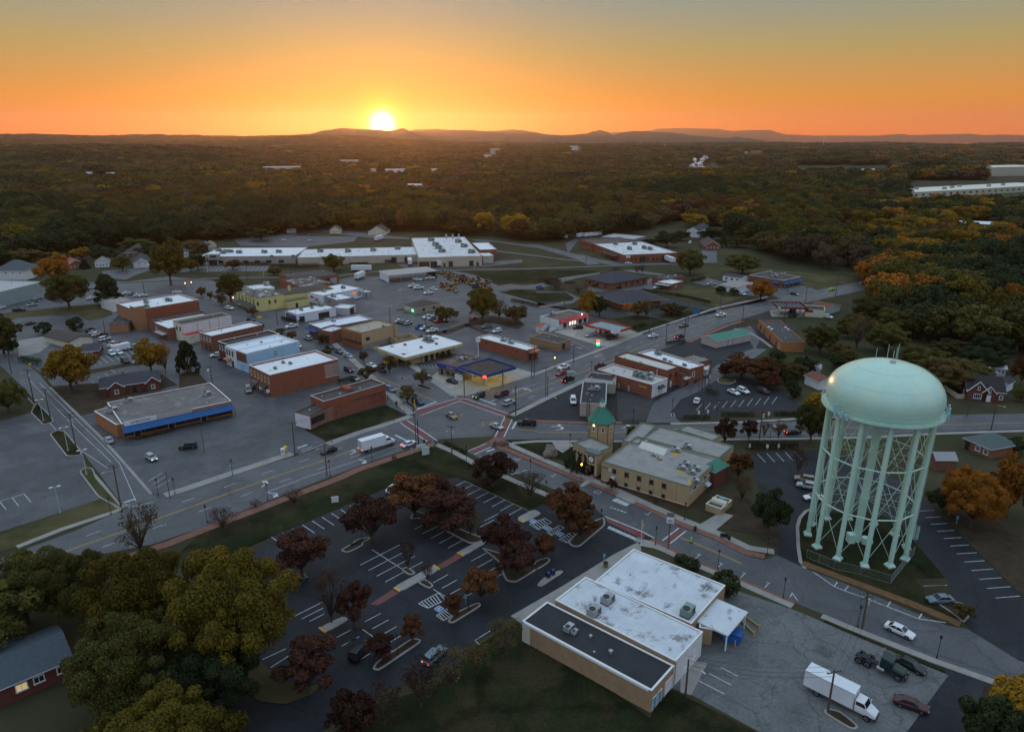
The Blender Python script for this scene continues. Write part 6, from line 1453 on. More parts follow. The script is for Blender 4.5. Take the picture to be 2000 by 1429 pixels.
vrow([
 ('sedan','tan','i 1040,748 1110,790','tan sedan crossing the middle of the junction',ROAD),
 ('sedan','silver','i 1545,868 1630,900','silver white sedan turning over the red crosswalk on the right of the junction',ROAD),
 ('pickup','black','i 1880,832 1790,828','black pickup waiting at the stop line on the side street',ROAD,'h'),
 ('suv','black','i 1348,528 1290,552','black suv stopped at the crosswalk by the gas station with lights on',ROAD,'h'),
 ('pickup','maroon','i 1600,510 1535,535','dark red pickup with lights on queuing behind the black suv',ROAD,'h'),
 ('suv','silver','i 1682,605 1750,578','white suv with dark roof leaving the junction up the highway',ROAD),
 ('suv','slate','i 355,458 415,488','slate blue suv on Main Street beside the brick corner shop',ROAD),
 ('suv','navy','i 665,600 725,622','navy suv waiting on Main Street at the stop line',ROAD),
 ('sedan','black','i 1045,365 1110,385','black sedan on the gas station forecourt by the ice chests',LOT),
 ('sedan','white','i 150,190 205,212','white sedan parked on Main Street in front of the tan bank',LOT),
 ('pickup','brown','i 255,238 310,262','dark pickup parked behind the white sedan by the tan bank',LOT),
 ('sedan','white','i 565,1062 640,1035','white sedan with brake light on ahead of the box truck',ROAD,'t'),
 ('pickup','white','j 292,212 228,235','white pickup driving down the highway beside the lamp post',ROAD,'h'),
 ('sedan','red','j 262,278 208,296','bright red car on the highway between two pickups',ROAD),
 ('pickup','black','j 342,345 415,312','black pickup with red tail lights climbing the highway',ROAD,'t'),
 ('pickup','brown','j 702,200 768,172','dark brown pickup on the highway beside the pale roofed restaurant',ROAD),
 ('van','white','j 398,585 404,640','white van parked alone in front of the low black roofed shop',LOT),
 ('sedan','white','j 1778,580 1790,550','white sedan parked alone by the thin tree in the leafy lot',LOT),
 ('suv','black','j 1765,345 1705,378','black jeep parked on the lane behind the white end building',LOT),
 ('suv','black','j 1700,355 1660,372','black car tucked behind the jeep on the lane',LOT),
 ('sedan','black','j 1250,912 1170,912','dark car half hidden behind the round tree on the side street',ROAD),
 ('sedan','white','k 475,487 540,515','white sedan, left one of the white pair under the red trees',LOT),
 ('suv','white','k 580,474 645,502','white suv, right one of the white pair under the red trees',LOT),
 ('suv','maroon','k 802,475 870,503','dark red suv parked apart beneath the red trees',LOT),
 ('sedan','grey','k 990,866 900,880','grey sedan on the side street seen through bare trees',ROAD),
 ('sedan','black','k 1135,930 1190,925','dark car with red tail light on the side street by the big tree',ROAD,'t'),
 ('suv','tan','q 1265,30 1180,15','tan wagon parked furthest left of the water tower legs',LOT),
 ('suv','silver','q 1292,105 1215,90','silver suv parked next to the tan wagon by the water tower',LOT),
 ('sedan','white','q 1370,232 1280,232','white sedan half behind the left legs of the water tower',LOT),
 ('sedan','white','y 515,478 640,535','white sedan driving down the street past the utility pole with one light',ROAD),
 ('sedan','black','y 615,798 745,862','black sedan parked beside the green truck tractor',LOT),
 ('sedan','maroon','y 620,1165 760,1212','maroon sedan parked on the concrete yard near the box truck',LOT),
 ('sedan','slate','y 890,188 810,190','dark blue grey sedan parked alone below the water tower lawn',LOT),
 ('suv','black','h 98,1092 10,1100','black suv parked in the middle of the strip mall car park',LOT),
 ('sedan','black','h 1668,1135 1585,1165','black sedan coming down the highway past the strip mall exit',ROAD),
 ('van','tan','h 772,462 782,500','silver tan van parked by the back door of the brick store',LOT),
 ('sedan','navy','h 815,415 800,440','dark blue car behind the silver tan van',LOT),
 ('suv','white','b 418,1218 360,1225','white suv parked behind the brown brick store',LOT),
 ('pickup','maroon','b 500,1240 450,1262','dark red pickup with junk behind the dark roofed store',LOT),
 ('hatch','silver','g 1688,988 1745,1025','silver white hatchback with lights on in the strip mall car park',LOT,'h'),
 ('sedan','silver','g 1212,790 1180,750','silver sedan parked at the brick end wall of the strip mall',LOT),
 ('suv','white','b 562,695 600,700','white suv on Main Street below the green awning',ROAD),
 ('sedan','black','b 800,825 850,835','black car with red brake lights on Main Street by the yellow sign',ROAD,'t'),
 ('pickup','white','b 1255,898 1190,910','white pickup turning out beside the navy awning',ROAD),
 ('suv','silver','b 1435,1030 1390,1015','silver suv on Main Street in front of the bright roofed store',ROAD),
 ('sedan','black','b 1680,1130 1740,1150','black car parked first in the row before the brown brick shops',LOT),
 ('suv','grey','b 1785,1175 1830,1195','dark grey suv parked second in the row before the brown brick shops',LOT),
 ('sedan','silver','b 1890,1225 1940,1245','silver sedan parked third in the row before the brown brick shops',LOT),
 ('suv','maroon','b 1892,1380 1950,1405','dark red suv with lights on coming down Main Street by the mural',ROAD,'h'),
 ('sedan','blue','b 232,715 260,735','blue car peeping out behind the theatre on Main Street',LOT),
 ('sedan','white','b 1332,1112 1345,1130','white car parked behind the far corner of the blue store',LOT),
 ('sedan','grey','b 1338,1190 1365,1200','grey car parked behind the blue wall on Main Street',LOT),
 ('sedan','silver','h 1960,335 2000,350','silver car beside the clipped bushes at the corner of the brick store',LOT),
 ('sedan','white','a 192,572 250,560','white sedan at the top of the row beside the metal shed',LOT,''),
 ('sedan','black','a 125,605 180,595','black sedan second in the row beside the metal shed',LOT),
 ('sedan','grey','a 55,642 110,632','grey sedan third in the row beside the metal shed',LOT),
 ('sedan','white','a 5,690 50,680','white car at the left edge by the metal shed',LOT),
 ('sedan','silver','a 425,578 370,582','silver sedan parked alone on the far side of the shed car park',LOT),
 ('suv','grey','a 365,622 300,635','grey suv of the two parked side by side left of the big tree',LOT),
 ('sedan','silver','a 360,655 300,662','silver sedan nearest the lawn left of the big tree',LOT),
 ('pickup','black','a 215,718 260,715','small dark pickup at the corner of the shed car park',LOT),
 ('sedan','maroon','a 335,862 405,850','dark red sedan on the lane left of the round bushes',LOT),
 ('suv','black','a 1005,938 1060,915','black suv first of the five cars behind the brown roofed office',LOT),
 ('sedan','silver','a 1038,962 1095,940','silver sedan second of the five cars behind the brown roofed office',LOT),
 ('suv','white','a 1075,985 1130,960','white suv third of the five cars behind the brown roofed office',LOT),
 ('pickup','maroon','a 1145,1000 1195,975','maroon pickup fourth of the five cars behind the brown roofed office',LOT),
 ('van','white','a 1168,1038 1240,1020','white minivan last of the five cars behind the brown roofed office',LOT),
 ('pickup','white','a 1262,1100 1310,1078','white pickup beside the white cargo trailer',LOT),
 ('suv','red','a 1318,1098 1370,1075','red suv hidden behind the white cargo trailer',LOT),
 ('pickup','silver','a 1500,1128 1440,1140','silver pickup to the right of the white cargo trailer',LOT),
 ('suv','white','a 1248,1200 1280,1220','white suv in front of the cargo trailer, the left one',LOT),
 ('sedan','white','a 1325,1188 1370,1205','white sedan in front of the cargo trailer, the right one',LOT),
 ('suv','black','a 1398,1285 1440,1305','black suv with white roof alone in the striped car park',LOT),
 ('sedan','silver','a 1555,1295 1610,1290','silver car at the foot of the golden tree',LOT),
 ('sedan','white','a 1412,525 1450,518','white car furthest left in the row by the dark magnolia',LOT),
 ('sedan','grey','a 1468,535 1505,525','grey car second in the row by the dark magnolia',LOT),
 ('sedan','white','a 1530,548 1570,535','white sedan third in the row by the dark magnolia',LOT),
 ('sedan','white','a 1600,552 1645,545','white sedan last in the row by the dark magnolia',LOT),
 ('sedan','black','a 250,398 300,395','black car passing the big white house',ROAD),
 ('sedan','white','a 1975,515 2020,512','white car on the road above the theatre roof',ROAD),
 ('sedan','white','a 1010,580 1040,570','white car glimpsed between the big tree and the magnolia',LOT),
 ('sedan','white','c 452,835 500,818','white car first in the row of four behind the shops',LOT),
 ('sedan','black','c 482,842 525,828','black car second in the row of four behind the shops',LOT),
 ('suv','grey','c 512,852 560,838','grey suv third in the row of four behind the shops',LOT),
 ('suv','silver','c 555,862 605,845','silver suv last in the row of four behind the shops',LOT),
 ('pickup','white','c 778,795 725,805','white pickup beside the tan hip roofed shop',LOT),
 ('suv','silver','c 815,808 765,820','silver suv between the white pickup and the red suv',LOT),
 ('suv','red','c 892,838 850,850','red suv under the small tree by the tan hip roofed shop',LOT),
 ('pickup','blue','c 688,902 730,885','blue pickup at the back of the cluster behind the tan bank',LOT),
 ('sedan','white','c 730,918 690,930','white car in the cluster behind the tan bank',LOT),
 ('suv','black','c 778,922 730,938','black suv in the cluster behind the tan bank',LOT),
 ('pickup','white','c 820,945 765,958','white pickup nearest the tan bank roof in the cluster',LOT),
 ('pickup','grey','c 1428,902 1365,915','grey pickup with silver bed parked by the fallen leaves',LOT),
 ('suv','white','c 1545,950 1495,962','white suv parked alone above the brick finance shop',LOT),
 ('sedan','red','c 1285,808 1310,800','red car in the shade of the big olive tree',LOT,'h'),
 ('pickup','white','c 612,448 570,452','white pickup, leftmost one by the machinery yard',LOT),
 ('pickup','white','c 672,470 635,472','white utility pickup, second from left by the machinery yard',LOT),
 ('pickup','white','c 842,485 800,470','white pickup facing out of the machinery heap',LOT),
 ('pickup','white','c 785,525 740,530','white pickup nearest the camera by the machinery yard',LOT),
 ('pickup','white','c 655,375 620,372','white pickup, left one under the open shed roof',LOT),
 ('pickup','silver','c 712,368 680,366','silver pickup, middle one under the open shed roof',LOT),
 ('pickup','white','c 800,358 765,358','white pickup, right one under the open shed roof',LOT),
 ('sedan','black','c 1452,392 1490,395','black car with red lights on the curved road by the railway lawn',ROAD,'t'),
 ('sedan','silver','d 585,1282 535,1290','silver car at the left pump under the red canopy',LOT),
 ('suv','silver','d 770,1268 720,1280','silver suv under the red canopy',LOT),
 ('pickup','black','d 818,1308 775,1325','black pickup under the red canopy',LOT),
 ('suv','black','d 448,1198 400,1200','black suv parked at the neon lit shop front',LOT),
 ('sedan','white','d 1285,1288 1230,1295','white sedan on the highway leaving the red canopy station',ROAD),
 ('suv','black','d 1585,1298 1640,1280','black suv with red lights driving up the highway',ROAD,'t'),
 ('pickup','grey','d 1630,1172 1590,1185','grey pickup on the highway beyond the white sedan',ROAD,'h'),
 ('suv','white','d 1330,750 1300,755','white suv under the carport of the white roofed office',LOT),
 ('pickup','blue','d 25,752 0,745','blue and white pickup near the round trees by the lawn',LOT),
 ('sedan','white','d 1015,480 1060,480','white car in front of the brick factory',LOT),
 ('pickup','white','e 330,1058 285,1065','white pickup with tail light on the bend of the highway',ROAD,'ht'),
 ('sedan','black','e 1150,818 1200,828','black car leaving the blue awning restaurant',ROAD,'h'),
 ('sedan','yellow','e 1570,772 1610,765','bright yellow green car on the far highway',ROAD),
 ('suv','black','e 1132,1065 1095,1072','black suv under the dark red canopy, the near one',LOT),
 ('suv','grey','e 1122,1018 1085,1025','grey suv under the dark red canopy, the far one',LOT),
 ('pickup','white','e 565,822 610,835','white truck among bushes beside the tan grey garage',LOT),
 ('pickup','silver','e 225,712 180,715','silver white truck parked left of the tan grey garage',LOT),
 ('suv','white','e 1525,1078 1560,1085','white car behind the gas station store',LOT),
 ('sedan','black','e 1925,695 1900,700','car with headlights on at the far end of the highway',ROAD,'h'),
 ('sedan','white','o 395,130 440,100','white car mostly hidden under the largest maple in the car park',LOT),
 ('sedan','black','n 1290,1155 1330,1140','dark car with pale roof peeping from the yellow green tree',LOT),
 ('suv','black','u 15,520 75,450','black suv in shade among the low maples',LOT),
 ('suv','slate','u 850,575 910,520','dark suv with one red tail light driving out of the car park',ROAD,'t'),
 ('suv','white','l 1520,312 1480,300','white suv in the yard behind the tudor cottage',LOT),
 ('sedan','white','A 1690,232 1710,230','white car at the edge of the staff car park behind the long factory',LOT),
 ('sedan','white','A 1930,235 1950,232','white car in the middle of the staff car park behind the long factory',LOT),
 ('van','white','d 1700,250 1690,262','white van by the brick ranch house drive',LOT),
])
def trailer_mesh(L=14.0,W=2.5,H=4.0):
 key = ('trailer',L,W,H)
 if key not in MESHES:
  b = MB(); h = L / 2
  b.box(-h,-W / 2,1.15,h,W / 2,H,0)
  for k in range(1,int(L)): b.box(-h + k - .03,-W / 2 - .02,1.3,-h + k + .03,W / 2 + .02,H - .1,0)
  b.box(-h - .03,-.03,1.2,-h,.03,H - .1,1)
  b.box(-h - .06,-W / 2,1.05,h + .02,W / 2,1.2,1)
  b.box(h - 3.2,-.9,.2,h - 3.0,.9,1.1,1)
  MESHES[key] = b.mesh('box',[WHITEW,DTRIM])
 return MESHES[key]
def semi_trailer(spec,label,L=13.0,group='white trailers parked by the factories'):
 a,h_ = G(spec,1.2); d = h_ - a
 r = thing('semi_trailer',label,'trailer',(a.x,a.y,.03),math.atan2(d.y,d.x),group)
 link('box',trailer_mesh(L),r)
 for x in (-L / 2 + 1.2,-L / 2 + 2.5):
  for s in (-1,1): link('wheel',wheel_mesh(.5,.35),r,(x,s * 1.0,.5))
 for s in (-1,1): link('landing_leg',MB().box(-.08,-.08,0,.08,.08,1.1).mesh('landing_leg',DTRIM),r,(L / 2 - 3,s * .7,0))
for s,lb in (('B 505,508 620,508','long white trailer parked side on behind the brick warehouse'),('B 955,445 945,415','white trailer backed to the first dock of the big warehouse'),('B 1048,440 1036,410','white trailer backed to the second dock of the big warehouse'),('B 1222,455 1210,428','white trailer backed to the dock right of the warehouse corner'),
              ('B 668,225 700,215','white trailer standing alone on the drive behind the factory'),('d 1475,452 1400,425','white trailer backed to the end door of the brick factory'),('d 290,185 350,205','white trailer by the trees left of the brick factory'),('d 480,180 520,172','white trailer, left end of the row behind the brick factory'),
              ('d 560,175 600,168','white trailer, second in the row behind the brick factory'),('d 610,170 660,163','white trailer, third in the row behind the brick factory'),('d 660,166 710,160','white trailer, right end of the row behind the brick factory'),('B 490,575 520,562','dark flat trailer with white load beside the brick warehouse door')):
 semi_trailer(s,lb,10.5 if 'row behind' in lb or 'dark flat' in lb else 12.5)
a,h_ = G('a 1352,1140 1420,1125',1.0); d = h_ - a
r = thing('cargo_trailer','small white enclosed cargo trailer among the parked cars','trailer',(a.x,a.y,.03),math.atan2(d.y,d.x))
MB().box(-3.4,-1.2,.5,3.2,1.2,2.7).box(-3.5,-1.25,.4,3.3,1.25,.52).build('box',WHITEW,r)
for x in (-.6,.4):
 for s in (-1,1): link('wheel',wheel_mesh(.36,.24),r,(x,s * 1.25,.36))
MB().box(3.2,-.06,.45,4.6,.06,.6).build('drawbar',DTRIM,r)
a,h_ = G('j 1868,262 1900,215',1.2); d = h_ - a
r = thing('food_trailer','white trailer with round logos on its end parked on the lane behind the brick row','trailer',(a.x,a.y,.03),math.atan2(d.y,d.x))
MB().box(-3.2,-1.25,.6,3.2,1.25,3.2).build('box',WHITEW,r); MB().box(-3.1,-1.2,.4,3.1,1.2,.6).build('chassis',BLACKM,r)
for s in (-1,1):
 link('wheel',wheel_mesh(.4,.25),r,(-1,s * 1.2,.4)); MB().lathe([(0,.03),(.45,.03),(.45,0)],16).build('round_logo',M('pink red logo',(.5,.25,.22),.6,.1),r,loc=(-3.21,s * .62,2.0),rot=(0,-PI / 2,0))
def box_truck(spec,label,group,nose='conv',lit=False,L=7.2):
 a,h_ = G(spec,1.3); d = h_ - a
 r = thing('box_truck',label,'truck',(a.x,a.y,.05),math.atan2(d.y,d.x),group)
 WT = M('white truck paint',(.66,.68,.70),.4,.05,.5,.4)
 b = MB().box(-5.0,-1.22,1.0,-5.0 + L,1.22,3.65)
 e = -5.0 + L
 for sx in (-1,1):
  b.box(-5.02,sx * 1.22 - .03,3.58,e + .02,sx * 1.22 + .03,3.68,1); 
 b.box(-5.03,-1.23,.95,e + .03,1.23,1.08,1)
 b.box(-5.02,-1.1,1.1,-5.0,1.1,3.55,2)
 for sx in (-1,1): b.box(e - .08,sx * 1.22 - .025,1.05,e + .01,sx * 1.22 + .025,3.65,1)
 b.build('cargo_box',[WT,LGREYW,LGREYW],r)
 c = MB(); x0 = e + .15
 loft(c,[(x0,.75,.95,1.05,1.7,1.0,1.9),(x0 + 1.5,.75,.95,1.05,1.7,1.0,1.85),(x0 + 2.4,.75,.85,.95,1.45,.72,1.62),(x0 + 2.85,.75,.75,.85,1.2,.62,1.42)])
 loft(c,[(x0,2.5,.98,1.0,2.62,.85,2.75),(x0 + 1.2,2.5,.93,.95,2.6,.8,2.7)])
 for s in (-1,1):
  c.tube((x0 + .05,s * .99,1.85),(x0 + .05,s * .96,2.6),.07,n=4); c.tube((x0 + 1.62,s * .98,1.8),(x0 + 1.22,s * .92,2.58),.06,n=4); c.box(x0 + 1.5,s * 1.25 - .1,1.75,x0 + 1.6,s * 1.25 + .1,2.25)
 c.build('cab',WT,r)
 g = MB().add([(x0 + .05,-.96,1.85),(x0 + 1.6,-.96,1.8),(x0 + .05,.96,1.85),(x0 + 1.6,.96,1.8),(x0 + .05,-.92,2.55),(x0 + 1.2,-.9,2.55),(x0 + .05,.92,2.55),(x0 + 1.2,.9,2.55)],[(0,1,5,4),(3,2,6,7),(1,3,7,5),(2,0,4,6)])
 g.build('windows',GLASSD,r)
 MB().box(-4.9,-.5,.6,x0 + 2.6,.5,1.0).box(x0 + 2.8,-.95,.5,x0 + 2.95,.95,.85).build('chassis',BLACKM,r)
 for x in (-3.0,x0 + 1.75):
  for s in (-1,1): link('wheel',wheel_mesh(.48,.3),r,(x,s * .95,.48))
 for s in (-1,1):
  MB().box(0,-.15,0,.05,.15,.2).build('headlight',HEADO,r,loc=(x0 + 2.82,s * .62,1.0))
  MB().box(-.05,-.12,0,.02,.12,.2).build('taillight',REDL if lit else REDLD,r,loc=(-5.03,s * .95,1.12))
box_truck('i 205,1068 405,1010','white box truck with red tail lights stopped at the junction',ROAD,lit=True)
box_truck('x 1390,1090 1560,1175','white box truck parked on the post office yard behind a wooden pole',LOT)
# the green truck tractor
a,h_ = G('y 330,795 500,872',.9); d = h_ - a
r = thing('truck_tractor','dark green truck tractor with bare black chassis and no trailer','truck',(a.x,a.y,.05),math.atan2(d.y,d.x))
b = MB()
loft(b,[(.2,.8,1.0,1.15,2.6,1.05,2.95),(1.9,.8,1.0,1.15,2.55,1.0,2.8)]); loft(b,[(1.9,.8,.8,1.0,1.5,.8,1.85),(3.6,.8,.75,.95,1.35,.7,1.65),(3.85,.8,.7,.85,1.2,.6,1.45)])
b.build('cab',PAINT['green'],r)
MB().box(1.88,-.95,1.9,1.96,.95,2.55).box(.7,-1.17,1.9,1.6,1.17,2.5).build('windows',GLASSD,r)
MB().box(-3.6,-.45,.7,3.4,.45,.95).box(-2.8,-.6,.95,-1.6,.6,1.15).box(3.85,-1.1,.5,4.0,1.1,.95).build('chassis',BLACKM,r)
for s in (-1,1):
 MB().tube((-.2,s * .9,.8),(.9,s * .9,.8),.32,n=10).build('fuel_tank',STEEL,r); MB().tube((.05,s * .95,1.2),(.05,s * .95,3.4),.08,n=6).build('exhaust',STEEL,r)
 for x in (-2.9,-1.6): link('wheel',wheel_mesh(.52,.5),r,(x,s * .9,.52)); MB().lathe([(.60,-.25),(.60,.25)],10,sx=1).build('mudguard',BLACKM,r,loc=(x,s * .9,.56),rot=(PI / 2,0,0))
 link('wheel',wheel_mesh(.5,.3),r,(2.9,s * .95,.5)); MB().box(0,-.15,0,.05,.15,.22).build('headlight',HEADO,r,loc=(3.86,s * .65,1.0))
# ------------------------------------------------------------------ poles, lamps, signals, signs, wires
def hfrom(base,top):
 """Height of something standing at base whose tip shows at the pixel top."""
 q = px(top)[0]; x,y = (q[0] - 1000) / FOC,(q[1] - CY) / FOC
 d = Vector((x,CP - y * SP,-(SP + y * CP)))
 return CAM_H + d.z * (Vector(base.xy).length / Vector(d.xy).length)
POLES = {}
def upole(key,base,top,label,arms=1,light=False,can=False,mat=None,r=.15,hmin=6.5):
 p = G(base)[0]; h = max(hmin,min(15,hfrom(p,top)))
 t = thing('utility_pole',label,'utility pole',(p.x,p.y,0),random.uniform(-.5,.9),'utility poles along the streets')
 MB().tube((0,0,-.02),(0,0,h),r * 1.15,r * .8,8).build('post',mat or WOODP,t)
 for k in range(arms):
  b = MB().box(-1.2,-.06,h - .5 - k * .9,1.2,.06,h - .36 - k * .9)
  for x in (-1.1,-.5,.5,1.1): b.tube((x,0,h - .36 - k * .9),(x,0,h - .2 - k * .9),.05,n=5)
  b.build('crossarm',WOODP,t)
 if light:
  MB().tube((0,0,h - 1.2),(0,-2.4,h - .7),.05,n=5).box(-.14,-3.0,h - .78,.14,-2.3,h - .62).build('lamp_arm',STEEL,t)
 if can: MB().tube((.4,0,h - 2.8),(.4,0,h - 1.7),.28,n=10).build('transformer',LGREYW,t)
 POLES[key] = Vector((p.x,p.y,h - .25))
 return t
GP = M('pale grey pole',(.40,.42,.43),.5,.06,.5,.4)
RP = M('rust brown pole',(.16,.085,.06),.7,.12,.5,.3)
for a in (
 ('l1','g 378,362','g 300,0','wooden pole with a lamp arm furthest up the left road',1,True,True),('l2','g 565,560','g 497,215','wooden pole at the tip of the top left traffic island'),('l3','g 850,885','g 768,495','wooden pole on the middle left traffic island',2,False,True),
 ('l4','m 1350,345','g 1270,1075','stout wooden pole at the corner of the left road and highway',1,True),('h1','h 372,415','h 340,190','wooden pole with a round sign on the alley behind the strip mall',1,True),('h2','h 1295,1190','h 1262,820','pole by the white and yellow boxes at the alley mouth',1),('h3','h 1650,1425','h 1620,1050','tan pole with a street light reaching over the highway',0,True,False,RP),
 ('h4','h 280,1155','h 240,860','thin rusty pole in the middle of the strip mall car park',0,False,False,RP,.1),('h5','m 1895,235','g 1850,1150','thin rusty pole at the highway corner of the strip mall car park',0,False,False,RP,.1),
 ('i1','i 645,1092','i 650,650','tall tan pole carrying signals at the lower left of the junction',0,True,False,RP),('i2','i 670,1085','i 678,800','short black pole beside the tall tan signal pole',0,False,False,BLACKM),('i3','i 1045,1225','i 1040,860','wooden signal pole on the lawn corner below the junction',1,True,True),('i4','i 1183,545','i 1180,300','wooden pole at the forecourt corner of the gas station',1),
 ('i5','i 1612,430','i 1608,220','pole at the highway edge of the gas station',0),('i6','i 1757,750','i 1757,415','dark signal pole with street light on the right of the junction',0,True,True,BLACKM),('i7','i 1932,320','i 1930,110','short wooden pole with an orange marker by the brick finance shop',0),('i8','i 1962,310','i 1965,-30','tall wooden pole in front of the brick finance shop',1,True),('i9','i 615,755','i 615,400','slim black signal pole at the brick shop corner',0,False,False,BLACKM,.1),
 ('j1','j 90,545','j 90,205','tan pole at the highway edge of the black patched lot',1,False,False,RP),('j2','j 112,540','j 110,320','dark pole next to the tan pole at the black patched lot',0,False,False,BLACKM,.1),('j3','j 545,835','j 545,560','dark pole before the tan end wall of the low shop',0),('j4','j 572,765','j 582,450','golden tan pole with lamp behind the low shop',0,True,False,RP),('j5','j 868,835','j 875,480','wooden pole right of the green roofed tower',1),
 ('j6','j 402,150','j 400,-20','pole on the far pavement near the white folding sign',1),('j7','j 1835,820','j 1858,230','wooden pole at the lane corner by the round hedge',1,False,True),('j8','j 1830,480','j 1830,235','left leg of the transformer frame by the lane',1),('j9','j 1895,480','j 1897,240','right leg of the transformer frame by the lane',1,False,True),
 ('k1','k 280,810','k 288,630','wooden pole with bundled crossarms behind the low hedge',2),('k2','k 760,1015','k 782,665','wooden pole with three transformers on the side street',2,False,True),('d1','d 1245,1265','d 1250,1065','pole at the lawn corner beside the red canopy',0),('d2','d 1430,1390','d 1438,1150','pole on the south side of the highway opposite the red canopy',1),('d3','d 1635,1350','d 1640,1070','wooden pole by the clipped hedge on the highway',1),('d4','d 1680,1130','d 1685,880','pole on the highway pavement near the blue bank sign',0),('d5','d 298,990','d 302,610','pole beside the yellow tree',0),('d6','d 540,500','d 545,280','tall pole before the brick factory',1),('d7','d 178,530','d 178,320','tall pole on the railway lawn',1),
 ('e1','e 320,1005','e 352,780','grey leaning pole on the highway bend',0),('e2','e 570,1140','e 597,930','pole with a street light near the green roofed shed',0,True),('e3','e 1275,920','e 1300,745','wooden pole behind the dark red canopy',1),('e4','e 1038,1130','e 1060,920','pole in front of the dark red canopy',1),('e5','e 1610,855','e 1655,600','pole with many crossarms on the far highway',2),('e6','e 1075,800','e 1072,640','pole at the corner of the blue awning restaurant',1),
 ('c1','c 355,850','c 355,680','slim pole beside the row of four parked cars',0),('c2','c 405,1080','c 402,880','pole against the tan side wall of the brown brick shops',0),('c3','c 755,940','c 755,790','pole in the cluster of cars behind the tan bank',0),('y1','y 160,465','y 225,110','wooden pole with grey box on the street beside the post office yard',2,False,True),('x1','x 1275,1230','x 1345,850','dark wooden pole standing before the parked box truck',1),('w1','w 1355,1225','w 1372,960','black pole with a cluster of lamps by the post office steps',0,True),
 ('a1','a 1200,1110','a 1172,830','pole among the five parked cars',0),('a2','a 130,1420','a 85,1250','pole on the left verge of the left road',0),('A1','A 640,640','A 645,470','pole beside the tall roadside tree',0),('A2','A 1355,650','A 1345,450','pole beside the dark evergreen at the railway',1),('A3','A 230,545','A 222,455','pole with wide crossarm on the far side road',1),('A4','A 390,720','A 385,640','pole at the end of the row of white cars',0),
 ('l7','l 1360,760','l 1440,490','slim pole across the side street from the water tank',0),('l8','l 1630,915','l 1702,590','pole with a bright street lamp before the tudor cottage',0,True),('b1','b 945,345','b 940,240','pale pole on the railway lawn',0,False,False,GP),('b2','b 1098,890','b 1087,710','pole at the entrance of the white showroom',0)):
 upole(*a)
for s,tp,lb in (('g 488,588','g 430,345','topmost of the pale grey parking lights on the islands'),('g 762,920','g 705,655','pale grey parking light on the middle left island'),('g 968,1188','g 912,905','pale grey parking light at the head of the lowest left island'),('m 675,418','m 612,115','pale grey parking light at the bottom edge of the left car park'),('c 475,655','c 475,490','pale parking light at the corner of the open tarmac behind the showroom'),('B 620,465','B 620,330','tall grey light pole by the long white trailer')):
 p = G(s)[0]; h = hfrom(p,tp); t = thing('parking_light',lb,'lamp post',p,.6,'tall parking lights')
 MB().tube((0,0,0),(0,0,h),.11,.07,8).build('post',GP,t); MB().box(-1.1,-.06,h - .08,1.1,.06,h).build('arm',GP,t); MB().tube((0,0,0),(0,0,.5),.25,n=8).build('footing',CONC,t)
 for x in (-1,1): MB().box(x * .75 - .35,-.2,h - .1,x * .75 + .35,.2,h + .06).build('lamp_head',WTRIM,t)
LM = (MB().tube((0,0,0),(0,0,.5),.16,.1,8).tube((0,0,.5),(0,0,3.7),.06,.045,6).mesh('post',BLACKM),MB().lathe([(.05,3.7),(.17,3.8),(.2,4.15),(.26,4.2),(.04,4.5),(0,4.5)],8).mesh('lantern',BLACKM),MB().lathe([(.05,3.7),(.17,3.8),(.2,4.15),(.04,4.4),(0,4.4)],8).mesh('lantern',AMBL))
for s,lb in (('i 395,822','on the pavement above the lawn of the brick shop'),('i 515,752','at the brick shop corner of the junction'),('i 1205,1258','beside the planting strip below the junction'),('i 155,1268','on the brick pavement beside the box truck'),('i 1918,1412','on the lane edge above the car park maples'),('j 360,1118','in the bed by the boulder at the city hall'),('n 990,268','on the brick pavement by the painted turn arrow'),('n 312,515','nearest the big yellow green tree on the brick pavement'),('p 706,850','left of the red painted car park entrance'),('p 1316,1052','right of the red painted car park entrance'),('p 1640,775','at the near corner of the city hall'),('q 295,1036','behind the round shrubs of the post office'),('q 1025,1360','by the last parking tick on the post office side'),('q 845,882','at the grass corner beside the oval tree'),('y 118,450','beside the wooden pole with the grey box'),('y 858,740','beyond the black sedan on the yard verge'),('u 438,567','on the lowest planted island of the car park'),('u 1228,62','on the island by the accessible bays'),('h 1685,1426','next to the tan pole on the highway'),('h 597,1418','at the highway edge of the strip mall car park'),('h 1700,1055','on the pavement across from the strip mall exit'),('j 600,275','on the highway pavement by the rust edged shop'),('j 1065,832','on the side street before the cracked dark lot'),('j 1500,718','on the red pavement at the lane mouth'),('k 880,1006','on the side street below the bare trees'),('i 330,572','at the boarded corner of the brick shop'),('k 82,470','by the transformer frame on the lane'),('o 42,728','under the upper left maple in the car park'),('p 95,520','under the rust orange maple by the street'),('h 1762,860','above the left junction approach'),('m 1768,210','at the corner pavement of the strip mall car park'),('m 1240,425','on the grass by the left road end'),('m 1955,205','on the pavement right of the rusty pole')):
 p = G(s)[0]; t = thing('street_lamp','black post top street lamp ' + lb,'street lamp',p,0,'black street lamps'); link('post',LM[0],t); link('lantern',LM[1],t)
for s,lb in (('p 486,318','lit amber street lamp before the city hall portal'),('j 190,222','lit amber street lamp on the highway near the white pickup'),('b 612,665','lit amber street lamp under the green awning'),('A 778,700','left one of two lit amber lamps by the railway'),('A 835,690','right one of two lit amber lamps by the railway'),('e 1856,665','lit amber lamp at the far end of the highway')):
 p = G(s)[0]; t = thing('street_lamp',lb,'street lamp',p,0,'black street lamps'); link('post',LM[0],t); link('lantern',LM[2],t)
